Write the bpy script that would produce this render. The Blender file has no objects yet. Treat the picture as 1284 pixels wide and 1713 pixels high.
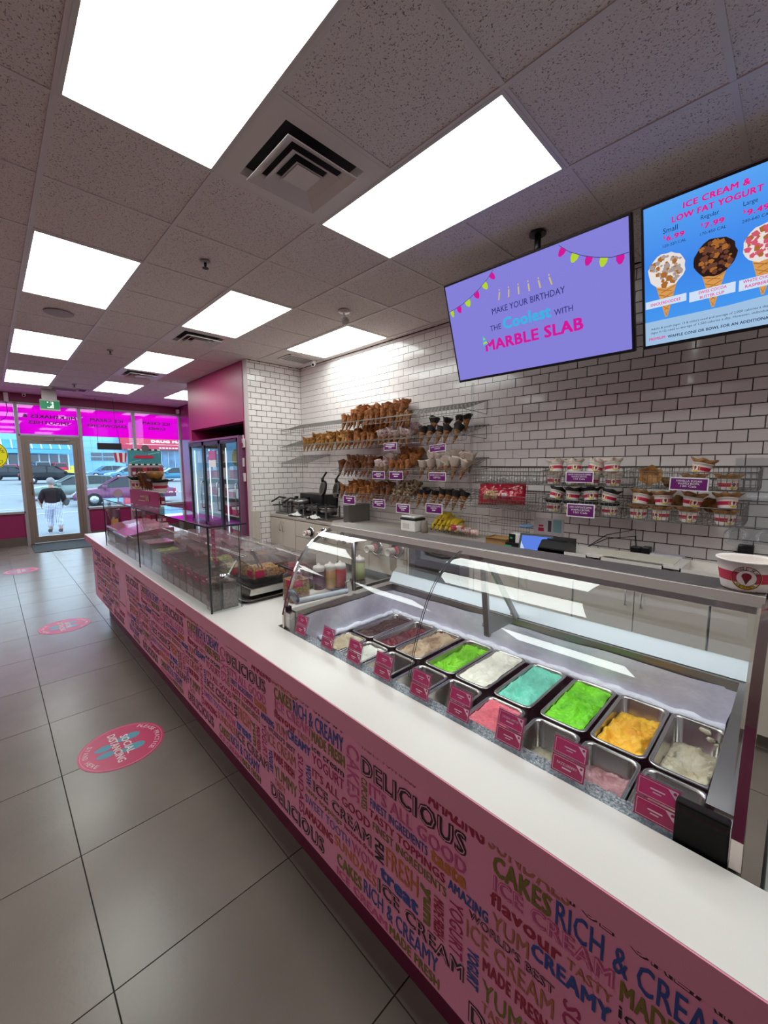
import bpy, bmesh, math, random
from mathutils import Vector, Matrix, noise

SC = bpy.context.scene
COL = SC.collection
random.seed(7)

# ------------------------------------------------------------------ camera
# world: +X runs down the shop to the storefront, +Y to the customer side, Z up (metres)
CAM = Vector((0.0, 0.0, 1.56))
F_PX, YAW, PITCH, ROLL = 676.364, -0.7725, -0.11392, -0.003986
_cy, _sy, _cp, _sp = math.cos(YAW), math.sin(YAW), math.cos(PITCH), math.sin(PITCH)
_f = Vector((_cy*_cp, _sy*_cp, _sp)); _r = Vector((_sy, -_cy, 0)); _u = _r.cross(_f)
_c, _s = math.cos(ROLL), math.sin(ROLL)
RV, UV = _c*_r + _s*_u, -_s*_r + _c*_u
cam_data = bpy.data.cameras.new('camera'); cam = bpy.data.objects.new('camera', cam_data); COL.objects.link(cam)
cam_data.sensor_fit = 'HORIZONTAL'; cam_data.sensor_width = 36.0; cam_data.lens = 36.0*F_PX/1284.0
cam_data.clip_start = 0.02; cam_data.clip_end = 600
cam.matrix_world = Matrix(((RV.x, UV.x, -_f.x, CAM.x), (RV.y, UV.y, -_f.y, CAM.y), (RV.z, UV.z, -_f.z, CAM.z), (0, 0, 0, 1)))
SC.camera = cam
def _d(px, py): return _f + RV*((px-642)/F_PX) - UV*((py-856.5)/F_PX)
def PX(px, py, v): d = _d(px, py); return CAM + d*((v-CAM.x)/d.x)      # survey: sight line meets a plane of known X / Y / Z
def PY(px, py, v): d = _d(px, py); return CAM + d*((v-CAM.y)/d.y)
def PZ(px, py, v): d = _d(px, py); return CAM + d*((v-CAM.z)/d.z)

# ------------------------------------------------------------------ world, exposure
SC.view_settings.view_transform = 'Standard'; SC.view_settings.look = 'None'
SC.view_settings.gamma = 1.0; SC.view_settings.use_curve_mapping = False
SC.view_settings.exposure = 0.0
SC.cycles.transparent_max_bounces = 24; SC.cycles.max_bounces = 8
SC.cycles.caustics_reflective = False; SC.cycles.caustics_refractive = False
W = bpy.data.worlds.new('sky'); SC.world = W; W.use_nodes = True
_n = W.node_tree; _bg = _n.nodes['Background']
_bg.inputs[0].default_value = (0.66, 0.84, 1.0, 1); _bg.inputs[1].default_value = 3.6
PANEL_LIGHT = 8.5          # radiance of the ceiling troffers

# ------------------------------------------------------------------ materials
def lin(c): return c/12.92 if c <= 0.04045 else ((c+0.055)/1.055)**2.4
def hexc(h):
    h = h.lstrip('#'); return tuple(lin(int(h[i:i+2], 16)/255) for i in (0, 2, 4)) + (1.0,)
MATS = {}
def mat(name, color='#888888', rough=0.5, metal=0.0, bump=0.0, bscale=30.0, var=0.0, vscale=8.0, color2=None,
        emit=None, estr=0.0, spec=0.5, coat=0.0, obj_var=0.0, detail=3.0, thr=None, trans=0.0, sss=0.0, stretch=None):
    if name in MATS: return MATS[name]
    m = bpy.data.materials.new(name); m.use_nodes = True; MATS[name] = m
    nt = m.node_tree; b = nt.nodes['Principled BSDF']; L = nt.links
    c = hexc(color) if isinstance(color, str) else tuple(color)+(1,)
    b.inputs['Base Color'].default_value = c; b.inputs['Roughness'].default_value = rough
    b.inputs['Metallic'].default_value = metal; b.inputs['Specular IOR Level'].default_value = spec
    b.inputs['Coat Weight'].default_value = coat; b.inputs['Transmission Weight'].default_value = trans
    if sss: b.inputs['Subsurface Weight'].default_value = sss; b.inputs['Subsurface Scale'].default_value = 0.01
    m.diffuse_color = c
    co = None
    def coord():
        nonlocal co
        if co is None:
            t = nt.nodes.new('ShaderNodeTexCoord'); co = t.outputs['Object']
            if stretch:
                mp = nt.nodes.new('ShaderNodeMapping'); mp.inputs['Scale'].default_value = stretch
                L.new(co, mp.inputs['Vector']); co = mp.outputs[0]
        return co
    src = None
    if color2 is not None or var:
        nz = nt.nodes.new('ShaderNodeTexNoise'); nz.inputs['Scale'].default_value = vscale; nz.inputs['Detail'].default_value = detail
        L.new(coord(), nz.inputs['Vector'])
        cr = nt.nodes.new('ShaderNodeValToRGB'); L.new(nz.outputs['Fac'], cr.inputs[0])
        lo, hi = thr or (0.3, 0.7)
        cr.color_ramp.elements[0].position = lo; cr.color_ramp.elements[1].position = hi
        c2 = hexc(color2) if color2 else tuple(max(0, x*(1-var)) for x in c[:3])+(1,)
        cr.color_ramp.elements[0].color = c; cr.color_ramp.elements[1].color = c2
        src = cr.outputs[0]
    if obj_var:
        oi = nt.nodes.new('ShaderNodeObjectInfo'); mr = nt.nodes.new('ShaderNodeMapRange')
        mr.inputs[3].default_value = 1-obj_var; mr.inputs[4].default_value = 1+obj_var
        L.new(oi.outputs['Random'], mr.inputs[0])
        mx = nt.nodes.new('ShaderNodeMix'); mx.data_type = 'RGBA'; mx.blend_type = 'MULTIPLY'; mx.inputs[0].default_value = 1
        if src: L.new(src, mx.inputs[6])
        else: mx.inputs[6].default_value = c
        L.new(mr.outputs[0], mx.inputs[7]); src = mx.outputs[2]
    if src: L.new(src, b.inputs['Base Color'])
    if bump:
        nb = nt.nodes.new('ShaderNodeTexNoise'); nb.inputs['Scale'].default_value = bscale; nb.inputs['Detail'].default_value = detail
        L.new(coord(), nb.inputs['Vector'])
        bp = nt.nodes.new('ShaderNodeBump'); bp.inputs['Strength'].default_value = min(1, bump); bp.inputs['Distance'].default_value = 0.01
        L.new(nb.outputs['Fac'], bp.inputs['Height']); L.new(bp.outputs[0], b.inputs['Normal'])
    if emit:
        b.inputs['Emission Color'].default_value = hexc(emit) if isinstance(emit, str) else tuple(emit)+(1,)
        b.inputs['Emission Strength'].default_value = estr
    return m
def schlick(nt, ior):
    lw = nt.nodes.new('ShaderNodeLayerWeight'); f0 = ((ior-1)/(ior+1))**2      # facing term is symmetric for both sides of a thin sheet
    pw = nt.nodes.new('ShaderNodeMath'); pw.operation = 'POWER'; pw.inputs[1].default_value = 5; lw.inputs[0].default_value = .5
    nt.links.new(lw.outputs['Facing'], pw.inputs[0]); ml = nt.nodes.new('ShaderNodeMath'); ml.operation = 'MULTIPLY_ADD'
    nt.links.new(pw.outputs[0], ml.inputs[0]); ml.inputs[1].default_value = 1-f0; ml.inputs[2].default_value = f0
    return ml
def glass(name, tint=(1, 1, 1), ior=1.45, rough=0.0, refl=1.0, haze=0.0, hazecol=(0.8, 0.8, 0.85), bump=0.0, bscale=40):
    """thin sheet: clear transmission plus a Fresnel mirror, optionally a little diffuse haze"""
    if name in MATS: return MATS[name]
    m = bpy.data.materials.new(name); m.use_nodes = True; MATS[name] = m
    nt = m.node_tree; L = nt.links; nt.nodes.clear()
    out = nt.nodes.new('ShaderNodeOutputMaterial'); tr = nt.nodes.new('ShaderNodeBsdfTransparent'); gl = nt.nodes.new('ShaderNodeBsdfGlossy')
    tr.inputs[0].default_value = tuple(tint)+(1,); gl.inputs['Roughness'].default_value = rough
    gl.inputs[0].default_value = (refl, refl, refl, 1)
    fr = schlick(nt, ior)
    mx = nt.nodes.new('ShaderNodeMixShader'); L.new(fr.outputs[0], mx.inputs[0]); L.new(tr.outputs[0], mx.inputs[1]); L.new(gl.outputs[0], mx.inputs[2])
    last = mx
    if haze:
        df = nt.nodes.new('ShaderNodeBsdfDiffuse'); df.inputs[0].default_value = tuple(hazecol)+(1,)
        tl = nt.nodes.new('ShaderNodeBsdfTranslucent'); tl.inputs[0].default_value = tuple(hazecol)+(1,)
        ad = nt.nodes.new('ShaderNodeMixShader'); ad.inputs[0].default_value = .5; L.new(df.outputs[0], ad.inputs[1]); L.new(tl.outputs[0], ad.inputs[2])
        m2 = nt.nodes.new('ShaderNodeMixShader'); m2.inputs[0].default_value = haze
        L.new(last.outputs[0], m2.inputs[1]); L.new(ad.outputs[0], m2.inputs[2]); last = m2
    if bump:
        t = nt.nodes.new('ShaderNodeTexCoord'); nb = nt.nodes.new('ShaderNodeTexVoronoi'); nb.inputs['Scale'].default_value = bscale
        L.new(t.outputs['Object'], nb.inputs['Vector']); bp = nt.nodes.new('ShaderNodeBump'); bp.inputs['Distance'].default_value = 0.01
        bp.inputs['Strength'].default_value = bump; L.new(nb.outputs['Distance'], bp.inputs['Height'])
        L.new(bp.outputs[0], gl.inputs['Normal'])
    L.new(last.outputs[0], out.inputs[0]); m.diffuse_color = (.8, .9, 1, .4)
    return m
def emis(name, color, strength):
    if name in MATS: return MATS[name]
    m = bpy.data.materials.new(name); m.use_nodes = True; MATS[name] = m
    nt = m.node_tree; nt.nodes.clear(); o = nt.nodes.new('ShaderNodeOutputMaterial'); e = nt.nodes.new('ShaderNodeEmission')
    e.inputs[0].default_value = hexc(color) if isinstance(color, str) else tuple(color)+(1,); e.inputs[1].default_value = strength
    nt.links.new(e.outputs[0], o.inputs[0]); return m

STEEL = mat('brushed_steel', '#c9c6c2', .28, 1.0, bump=.05, bscale=8, stretch=(1, 12, 12))
CHROME = mat('chrome', '#dddddd', .08, 1.0)
DSTEEL = mat('dull_steel', '#8d8b88', .38, 1.0)
BLACK = mat('black_plastic', '#101012', .35)
WHITEP = mat('white_plastic', '#e9e5e2', .35)
MAROON = mat('maroon_paint', '#8a1a52', .42)
WINE = mat('wine_paint', '#6d0f3c', .45)
ALU = mat('bronze_aluminium', '#8e8580', .4, .6)
CABINET = mat('cabinet_laminate', '#cdc0b4', .45)
CLEAR = glass('clear_glass')
ACRYL = glass('clear_acrylic', (.93, .95, .96), haze=.08)
PINKCARD = mat('pink_card', '#c2356f', .35, coat=.3)
PURPLE = mat('purple_card', '#6a1468', .35)
WPRINT = mat('white_print', '#f3eef0', .5)
RED = mat('band_red', '#c21f48', .4)
PAPERC = mat('cup_paper', '#f0e6e2', .5)

# ------------------------------------------------------------------ mesh building
class MB:
    def __init__(s): s.v, s.f, s.m, s.mi, s.mats, s.sm = [], [], [], 0, [], []
    def use(s, m):
        if m not in s.mats: s.mats.append(m)
        s.mi = s.mats.index(m); return s
    def add(s, vs, fs, smooth=False):
        o = len(s.v); s.v += [tuple(v) for v in vs]
        for f in fs: s.f.append(tuple(i+o for i in f)); s.m.append(s.mi); s.sm.append(smooth)
        return s
    def box(s, x0, x1, y0, y1, z0, z1, M=None):
        if x0 > x1: x0, x1 = x1, x0
        if y0 > y1: y0, y1 = y1, y0
        if z0 > z1: z0, z1 = z1, z0
        vs = [(x0, y0, z0), (x1, y0, z0), (x1, y1, z0), (x0, y1, z0), (x0, y0, z1), (x1, y0, z1), (x1, y1, z1), (x0, y1, z1)]
        if M: vs = [M @ Vector(v) for v in vs]
        return s.add(vs, [(0, 3, 2, 1), (4, 5, 6, 7), (0, 1, 5, 4), (1, 2, 6, 5), (2, 3, 7, 6), (3, 0, 4, 7)])
    def bbox(s, x0, x1, y0, y1, z0, z1, b=.004, M=None):
        """box with chamfered edges"""
        bm = bmesh.new(); bmesh.ops.create_cube(bm, size=1)
        for v in bm.verts: v.co = Vector(((x0+x1)/2+v.co.x*abs(x1-x0), (y0+y1)/2+v.co.y*abs(y1-y0), (z0+z1)/2+v.co.z*abs(z1-z0)))
        bmesh.ops.bevel(bm, geom=bm.edges[:], offset=b, segments=2, affect='EDGES', profile=.5)
        bm.verts.index_update()
        vs = [M @ v.co if M else v.co.copy() for v in bm.verts]; fs = [tuple(v.index for v in f.verts) for f in bm.faces]; bm.free()
        return s.add(vs, fs)
    def quad(s, a, b, c, d): return s.add([a, b, c, d], [(0, 1, 2, 3)])
    def prism(s, poly, axis, a0, a1, M=None, smooth=False):
        """closed outline extruded along an axis; poly given in the two other axes (in xyz order)"""
        n = len(poly); vs = []
        for a in (a0, a1):
            for (p, q) in poly: vs.append({'x': (a, p, q), 'y': (p, a, q), 'z': (p, q, a)}[axis])
        if M: vs = [M @ Vector(v) for v in vs]
        s.add(vs, [tuple(range(n))[::-1], tuple(range(n, 2*n))])
        o = len(s.v)-2*n
        for i in range(n): s.f.append((o+i, o+(i+1) % n, o+n+(i+1) % n, o+n+i)); s.m.append(s.mi); s.sm.append(smooth)
        return s
    def tube(s, pts, r, n=8, cap=True, smooth=True, rs=None):
        pts = [Vector(p) for p in pts]; base = len(s.v); up = None; k = len(pts)
        for i, p in enumerate(pts):
            t = ((pts[min(i+1, k-1)]-p).normalized() + (p-pts[max(i-1, 0)]).normalized())
            if t.length < 1e-6: t = pts[min(i+1, k-1)]-p
            t.normalize()
            if up is None: up = Vector((0, 0, 1)) if abs(t.z) < .9 else Vector((1, 0, 0))
            a = (up - t*up.dot(t)).normalized(); up = a; b = t.cross(a); rr = rs[i] if rs else r
            for j in range(n):
                w = 2*math.pi*j/n; s.v.append(tuple(p + a*(rr*math.cos(w)) + b*(rr*math.sin(w))))
        for i in range(k-1):
            for j in range(n):
                s.f.append((base+i*n+j, base+i*n+(j+1) % n, base+(i+1)*n+(j+1) % n, base+(i+1)*n+j)); s.m.append(s.mi); s.sm.append(smooth)
        if cap:
            s.f.append(tuple(base+j for j in range(n))[::-1]); s.m.append(s.mi); s.sm.append(False)
            s.f.append(tuple(base+(k-1)*n+j for j in range(n))); s.m.append(s.mi); s.sm.append(False)
        return s
    def bar(s, a, b, w, h=None):
        """straight rectangular bar"""
        a, b = Vector(a), Vector(b); t = (b-a).normalized(); up = Vector((0, 0, 1)) if abs(t.z) < .9 else Vector((1, 0, 0))
        p = t.cross(up).normalized(); q = p.cross(t); h = h or w
        vs = [c + p*(w/2*i) + q*(h/2*j) for c in (a, b) for i, j in ((-1, -1), (1, -1), (1, 1), (-1, 1))]
        return s.add(vs, [(3, 2, 1, 0), (4, 5, 6, 7), (0, 1, 5, 4), (1, 2, 6, 5), (2, 3, 7, 6), (3, 0, 4, 7)])
    def lathe(s, prof, c=(0, 0, 0), n=20, M=None, smooth=True, cap0=True, cap1=True, jit=None):
        """prof: (radius, z)"""
        b = len(s.v)
        for i, (r, z) in enumerate(prof):
            for j in range(n):
                w = 2*math.pi*j/n; p = Vector((c[0]+r*math.cos(w), c[1]+r*math.sin(w), c[2]+z))
                if jit: p += jit(i, j)
                s.v.append(tuple(M @ p if M else p))
        for i in range(len(prof)-1):
            for j in range(n):
                s.f.append((b+i*n+j, b+i*n+(j+1) % n, b+(i+1)*n+(j+1) % n, b+(i+1)*n+j)); s.m.append(s.mi); s.sm.append(smooth)
        if cap0: s.f.append(tuple(b+j for j in range(n))[::-1]); s.m.append(s.mi); s.sm.append(False)
        if cap1: s.f.append(tuple(b+(len(prof)-1)*n+j for j in range(n))); s.m.append(s.mi); s.sm.append(False)
        return s
    def cyl(s, c, r, h, n=16, M=None): return s.lathe([(r, 0), (r, h)], c, n, M)
    def ball(s, c, r, n=12, sq=(1, 1, 1), M=None, lump=0.0, seed=0):
        k = n//2; b = len(s.v); c = Vector(c)
        for i in range(1, k):
            for j in range(n):
                th = math.pi*i/k; w = 2*math.pi*j/n
                d = Vector((math.sin(th)*math.cos(w), math.sin(th)*math.sin(w), math.cos(th)))
                q = 1 + (lump*noise.noise(d*2.3+Vector((seed*7.1, seed*3.3, 0))) if lump else 0)
                p = Vector((d.x*sq[0], d.y*sq[1], d.z*sq[2]))*(r*q) + c; s.v.append(tuple(M @ p if M else p))
        for z in (1, -1):
            p = Vector((0, 0, z*r*sq[2]))+c; s.v.append(tuple(M @ p if M else p))
        t = b+(k-1)*n
        for i in range(k-2):
            for j in range(n): s.f.append((b+i*n+j, b+(i+1)*n+j, b+(i+1)*n+(j+1) % n, b+i*n+(j+1) % n)); s.m.append(s.mi); s.sm.append(True)
        for j in range(n):
            s.f.append((t, b+j, b+(j+1) % n)); s.m.append(s.mi); s.sm.append(True)
            s.f.append((t+1, b+(k-2)*n+(j+1) % n, b+(k-2)*n+j)); s.m.append(s.mi); s.sm.append(True)
        return s
    def text(s, txt, o, right, up, w, h, bold=0.0, off=.0):
        """lettering stretched to fill a w x h box whose lower left corner is o"""
        vs, fs = glyphs(txt, bold); o, right, up = Vector(o), Vector(right).normalized(), Vector(up).normalized()
        nrm = right.cross(up)
        q = len(vs)//4 if bold > .002 else len(vs)+1
        return s.add([o + right*(v[0]*w) + up*(v[1]*h) + nrm*(off+.00012*(i//q)) for i, v in enumerate(vs)], fs)
    def build(s, name, material=None, parent=None, label=None, cat=None, group=None, kind=None, origin=None):
        me = bpy.data.meshes.new(name)
        if origin is None:
            if parent is not None: origin = WORLD[parent.name]
            else:
                xs = [v[0] for v in s.v]; ys = [v[1] for v in s.v]; zs = [v[2] for v in s.v]
                origin = Vector(((min(xs)+max(xs))/2, (min(ys)+max(ys))/2, min(zs)))
        origin = Vector(origin)
        me.from_pydata([(v[0]-origin.x, v[1]-origin.y, v[2]-origin.z) for v in s.v], [], s.f)
        if s.mats and material is None:
            for m in s.mats: me.materials.append(m)
            me.polygons.foreach_set('material_index', s.m)
        else: me.materials.append(material)
        me.polygons.foreach_set('use_smooth', s.sm); me.update()
        o = bpy.data.objects.new(name, me); COL.objects.link(o)
        if parent is not None:
            o.parent = parent
            d = origin - WORLD[parent.name]
            o.location = d
        else: o.location = origin
        WORLD[o.name] = Vector(origin)
        return tag(o, label, cat, group, kind)
WORLD = {}
def tag(o, label=None, cat=None, group=None, kind=None):
    if label: o['label'] = label
    if cat: o['category'] = cat
    if group: o['group'] = group
    if kind: o['kind'] = kind
    return o
def thing(name, loc, label, cat, group=None):
    o = bpy.data.objects.new(name, None); COL.objects.link(o); o.location = loc; o.empty_display_size = .05
    WORLD[o.name] = Vector(loc); return tag(o, label, cat, group)
def clone(o, loc, rotz=None, label=None, group=None, parent=None, mats=None, rot=None, scale=None):
    c = o.copy(); COL.objects.link(c); c.parent = parent
    if loc is not None: c.location = loc
    if rotz is not None: c.rotation_euler = (0, 0, rotz)
    if rot is not None: c.rotation_euler = rot
    if scale is not None: c.scale = scale
    WORLD[c.name] = Vector(loc) if loc is not None else Vector(WORLD.get(o.name, (0, 0, 0)))
    if label: c['label'] = label
    if group: c['group'] = group
    for ch in list(o.children): clone(ch, None, parent=c)
    return c
_G = {}
def glyphs(txt, bold=0.0):
    k = (txt, bold)
    if k not in _G:
        cu = bpy.data.curves.new('t', 'FONT'); cu.body = txt; cu.size = 1; cu.resolution_u = 2; cu.offset = min(0, bold)
        cu.space_character = 1.0+max(0, bold)*1.5; cu.space_line = .95; cu.align_x = 'CENTER' if '\n' in txt else 'LEFT'
        ob = bpy.data.objects.new('t', cu); me = ob.to_mesh()
        vs = [(v.co.x, v.co.y) for v in me.vertices]; fs = [tuple(p.vertices) for p in me.polygons]
        ob.to_mesh_clear(); bpy.data.objects.remove(ob); bpy.data.curves.remove(cu)
        if bold > .002:          # heavier face: the outline printed four times, slightly apart
            n0 = len(vs); vs = [(x+dx*bold*.75, y+dy*bold*.5) for dx, dy in ((-1, -1), (1, -1), (1, 1), (-1, 1)) for x, y in vs]
            fs = [tuple(i+k*n0 for i in f) for k in range(4) for f in fs]
        x0, x1 = min(v[0] for v in vs), max(v[0] for v in vs); y0, y1 = min(v[1] for v in vs), max(v[1] for v in vs)
        _G[k] = ([((v[0]-x0)/(x1-x0), (v[1]-y0)/(y1-y0)) for v in vs], fs)
    return _G[k]
def rrect(w, h, r, n=4, cx=0, cy=0):
    pts = []
    for (sx, sy, a0) in ((1, 1, 0), (-1, 1, 90), (-1, -1, 180), (1, -1, 270)):
        for i in range(n+1):
            a = math.radians(a0+90*i/n); pts.append((cx+sx*(w/2-r)+r*math.cos(a), cy+sy*(h/2-r)+r*math.sin(a)))
    return pts
# ================================================================== STRUCTURE
ZC = 2.986; XB, XF, YR, YL = -3.0, 10.7, -3.44, 2.4
TX0, TY0, TP = 1.3113, -0.1431, 0.5929      # floor tile grid
GX0, GY0, GP = 2.1202, -0.3030, 0.6096      # ceiling grid
GROUT = mat('floor_grout', '#2c2422', .8)
FT = mat('porcelain_floor_tile', '#80756d', .26, var=.2, vscale=2.2, bump=.03, bscale=60, obj_var=.05, spec=.5, detail=6)
fl = MB().box(XB, XF, YR-.1, YL, -.05, -.004).build('floor', GROUT, kind='structure')
tmesh = {}
for i in range(-8, 17):
    for j in range(-5, 6):
        x0, x1 = TX0+i*TP, TX0+(i+1)*TP; y1, y0 = TY0-j*TP, TY0-(j+1)*TP
        x0, x1, y0, y1 = max(x0, XB), min(x1, XF), max(y0, YR), min(y1, YL)
        if x1-x0 < .03 or y1-y0 < .03: continue
        if y1 < -.95 and x0 < 5.0 and y0 > -2.7 and False: continue
        k = (round(x1-x0, 3), round(y1-y0, 3)); g = .0022
        if k not in tmesh:
            o = MB().box(-k[0]/2+g, k[0]/2-g, -k[1]/2+g, k[1]/2-g, -.004, 0).build('floor_tile', FT, fl, origin=(0, 0, 0)); tmesh[k] = o.data
        else:
            o = bpy.data.objects.new('floor_tile', tmesh[k]); COL.objects.link(o); o.parent = fl
        o.location = Vector(((x0+x1)/2, (y0+y1)/2, 0)) - WORLD[fl.name]
# ---- ceiling
CT = mat('mineral_ceiling_tile', '#e2d8d6', .95, color2='#8d7e7c', vscale=150, thr=(.60, .70), bump=.3, bscale=150, spec=.1, detail=1)
TB = mat('ceiling_tee_white', '#d8cfcd', .5)
ce = MB().box(XB, XF, YR-.1, YL, ZC+.05, ZC+.08).build('ceiling', mat('ceiling_void', '#555050', .9), kind='structure')
LIGHTS = [(0, -6, 'rear'), (2, -6, 'rear'), (0, -2, ''), (2, -2, ''), (0, 2, ''), (2, 2, ''), (4, 2, ''), (0, 6, ''), (2, 6, ''), (0, 10, ''), (2, 10, ''), (4, 10, ''), (-4, -2, 'r'), (-4, 2, 'r'), (-4, 6, 'r'), (-4, 10, 'r')]  # tagged entries are unseen panels, added to light the room
VENTS = [(1, -1), (2, 4), (2, 8)]
GRILLES = [(4, 4)]
taken = set()
for (j, i, _) in LIGHTS: taken |= {(i, j), (i+1, j)}
for (j, i) in VENTS: taken.add((i, j))
tm = {}
bars = MB()
for i in range(-9, 15):
    for j in range(-5, 6):
        x0, x1 = GX0+i*GP, GX0+(i+1)*GP; y1, y0 = GY0-j*GP, GY0-(j+1)*GP
        x0, x1, y0, y1 = max(x0, XB), min(x1, XF), max(y0, YR), min(y1, YL)
        if x1-x0 < .02 or y1-y0 < .02: continue
        if y1 < -2.6 and 5.36 < x0 < 7.0: continue
        if (i, j) in taken: continue
        k = (round(x1-x0, 3), round(y1-y0, 3)); g = .009
        if k not in tm:
            b = MB(); b.bbox(-k[0]/2+g, k[0]/2-g, -k[1]/2+g, k[1]/2-g, .004, .02, .003); o = b.build('ceiling_tile', CT, ce, origin=(0, 0, 0)); tm[k] = o.data
        else:
            o = bpy.data.objects.new('ceiling_tile', tm[k]); COL.objects.link(o); o.parent = ce
        o.location = Vector(((x0+x1)/2, (y0+y1)/2, ZC)) - WORLD[ce.name]
for j in range(-4, 6):
    y = GY0-j*GP
    if YR < y < YL: MB().box(XB, XF, y-.012, y+.012, ZC-.001, ZC+.012).build('grid_tee', TB, ce)
for j in range(-5, 6):                                   # cross tees, one per bay
    for i in range(-8, 15):
        x = GX0+i*GP; y1, y0 = min(GY0-j*GP, YL), max(GY0-(j+1)*GP, YR)
        if not (XB < x < XF) or y1-y0 < .05: continue
        if any(jj == j and ii+1 == i for (jj, ii, _) in LIGHTS): continue
        bars.box(x-.011, x+.011, y0+.012, y1-.012, ZC, ZC+.012)
tag(bars.build('cross_tee', TB, ce), kind='stuff')
# ---- side walls
def tiled_wall(name, axis, pos, a0, a1, z0, z1, zline, aline, sign, want, backing=None):
    """running-bond glazed tiles on a dark grout bed; axis: direction the wall runs"""
    GL = mat('wall_grout', '#0f0c0e', .9)
    WT = mat('glazed_wall_tile', '#f3ebe9', .14, obj_var=.03, spec=.5, coat=.2)
    b = MB(); t = .1
    if axis == 'x': b.box(a0, a1+.12, pos-t, pos, 0, z1+.08)
    else: b.box(pos, pos+t, a0-.01, a1, 0, z1+.08)
    w = b.build(name, GL, kind='structure')
    TW, TH, g, th = .1515, .0783, .0044, .005
    rest = MB(); cand = []
    r = int(math.floor((z0-zline)/TH)); 
    while zline+r*TH < z1:
        za, zb = max(zline+r*TH, z0), min(zline+(r+1)*TH, z1); off = 0 if r % 2 == 0 else TW/2
        c = math.floor((a0-aline-off)/TW)
        while aline+off+c*TW < a1:
            p, q = max(aline+off+c*TW, a0), min(aline+off+(c+1)*TW, a1)
            if q-p > .01 and zb-za > .01: cand.append((p, q, za, zb))
            c += 1
        r += 1
    def dist(k):
        u = (k[0]+k[1])/2; zz = (k[2]+k[3])/2
        v = Vector((u, pos, zz)) if axis == 'x' else Vector((pos, u, zz))
        d = v-CAM; dep = d.dot(_f)
        if dep < .1: return 1e9
        px, py = d.dot(RV)/dep*F_PX+642, 856.5-d.dot(UV)/dep*F_PX
        seen = -20 < px < 1304 and 380 < py < 930
        return dep if seen else 500+dep
    cand.sort(key=dist); tmw = {}
    for n, (p, q, za, zb) in enumerate(cand):
        if n < want:
            k = (round(q-p, 3), round(zb-za, 3))
            if k not in tmw:
                m_ = MB(); hx, hz = k[0]/2-g/2, k[1]/2-g/2; e = .0022
                if axis == 'x': vs = [(x*hx, 0, z*hz) for x, z in ((-1, -1), (1, -1), (1, 1), (-1, 1))] + [(x*(hx-e), sign*th, z*(hz-e)) for x, z in ((-1, -1), (1, -1), (1, 1), (-1, 1))]
                else: vs = [(0, x*hx, z*hz) for x, z in ((-1, -1), (1, -1), (1, 1), (-1, 1))] + [(sign*th, x*(hx-e), z*(hz-e)) for x, z in ((-1, -1), (1, -1), (1, 1), (-1, 1))]
                m_.add(vs, [(4, 5, 6, 7), (0, 1, 5, 4), (1, 2, 6, 5), (2, 3, 7, 6), (3, 0, 4, 7)]); o = m_.build('brick_tile', WT, w, origin=(0, 0, 0)); tmw[k] = o.data
            else:
                o = bpy.data.objects.new('brick_tile', tmw[k]); COL.objects.link(o); o.parent = w
            loc = Vector(((p+q)/2, pos, (za+zb)/2)) if axis == 'x' else Vector((pos, (p+q)/2, (za+zb)/2))
            o.location = loc - WORLD[w.name]
        else:
            if axis == 'x': rest.box(p+g/2, q-g/2, pos, pos+sign*th, za+g/2, zb-g/2)
            else: rest.box(pos, pos+sign*th, p+g/2, q-g/2, za+g/2, zb-g/2)
    if rest.v: tag(rest.build('distant_brick_tile', WT, w), kind='stuff')
    return w
wr = tiled_wall('wall_right', 'x', -3.44, XB, 5.30, .80, ZC, 1.5445, .7045, 1, 300)
wt = tiled_wall('wall_return', 'y', 5.30, -3.434, -2.60, 0, ZC, 1.5445, -3.40, -1, 220)
MB().box(5.285, 5.42, -2.60, -2.588, 0, ZC).build('trim_1', mat('white_corner_trim', '#d8cccb', .4), kind='structure')
# maroon bulkhead round the freezer alcove
AX0, AX1, AZ = 5.40, 7.40, 2.18
b = MB().box(5.40, 7.50, -2.72, -2.58, AZ, ZC).box(AX1, 7.50, -3.44, -2.58, 0, AZ).box(5.40, 5.41, -3.44, -2.58, 0, AZ)
b.build('wall_alcove', mat('bulkhead_pink', '#a3255f', .38, spec=.4), kind='structure')
MB().box(5.42, 7.40, -3.46, -3.40, 0, AZ+.1).box(5.42, 7.40, -3.4, -2.73, AZ, AZ+.02).build('wall_alcove_back', mat('alcove_dark', '#1c1216', .8), kind='structure')
MB().box(7.5, XF+.1, -3.6, -3.46, 0, ZC+.08).build('wall_right_front', mat('gloss_pink_wall', '#a03a72', .12, spec=.7), kind='structure')
MB().box(XB, XF+.1, YL, YL+.1, 0, ZC+.08).build('wall_left', mat('left_wall_pink', '#7d2a50', .5), kind='structure')
MB().box(XB-.1, XB, -3.5, YL+.1, 0, ZC+.08).build('wall_back', mat('back_wall', '#a07f86', .6), kind='structure')
MB().box(7.5, XF, -3.46, -3.445, 0, .17).build('baseboard_right', mat('base_tile', '#5e544d', .4), kind='structure')
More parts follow.
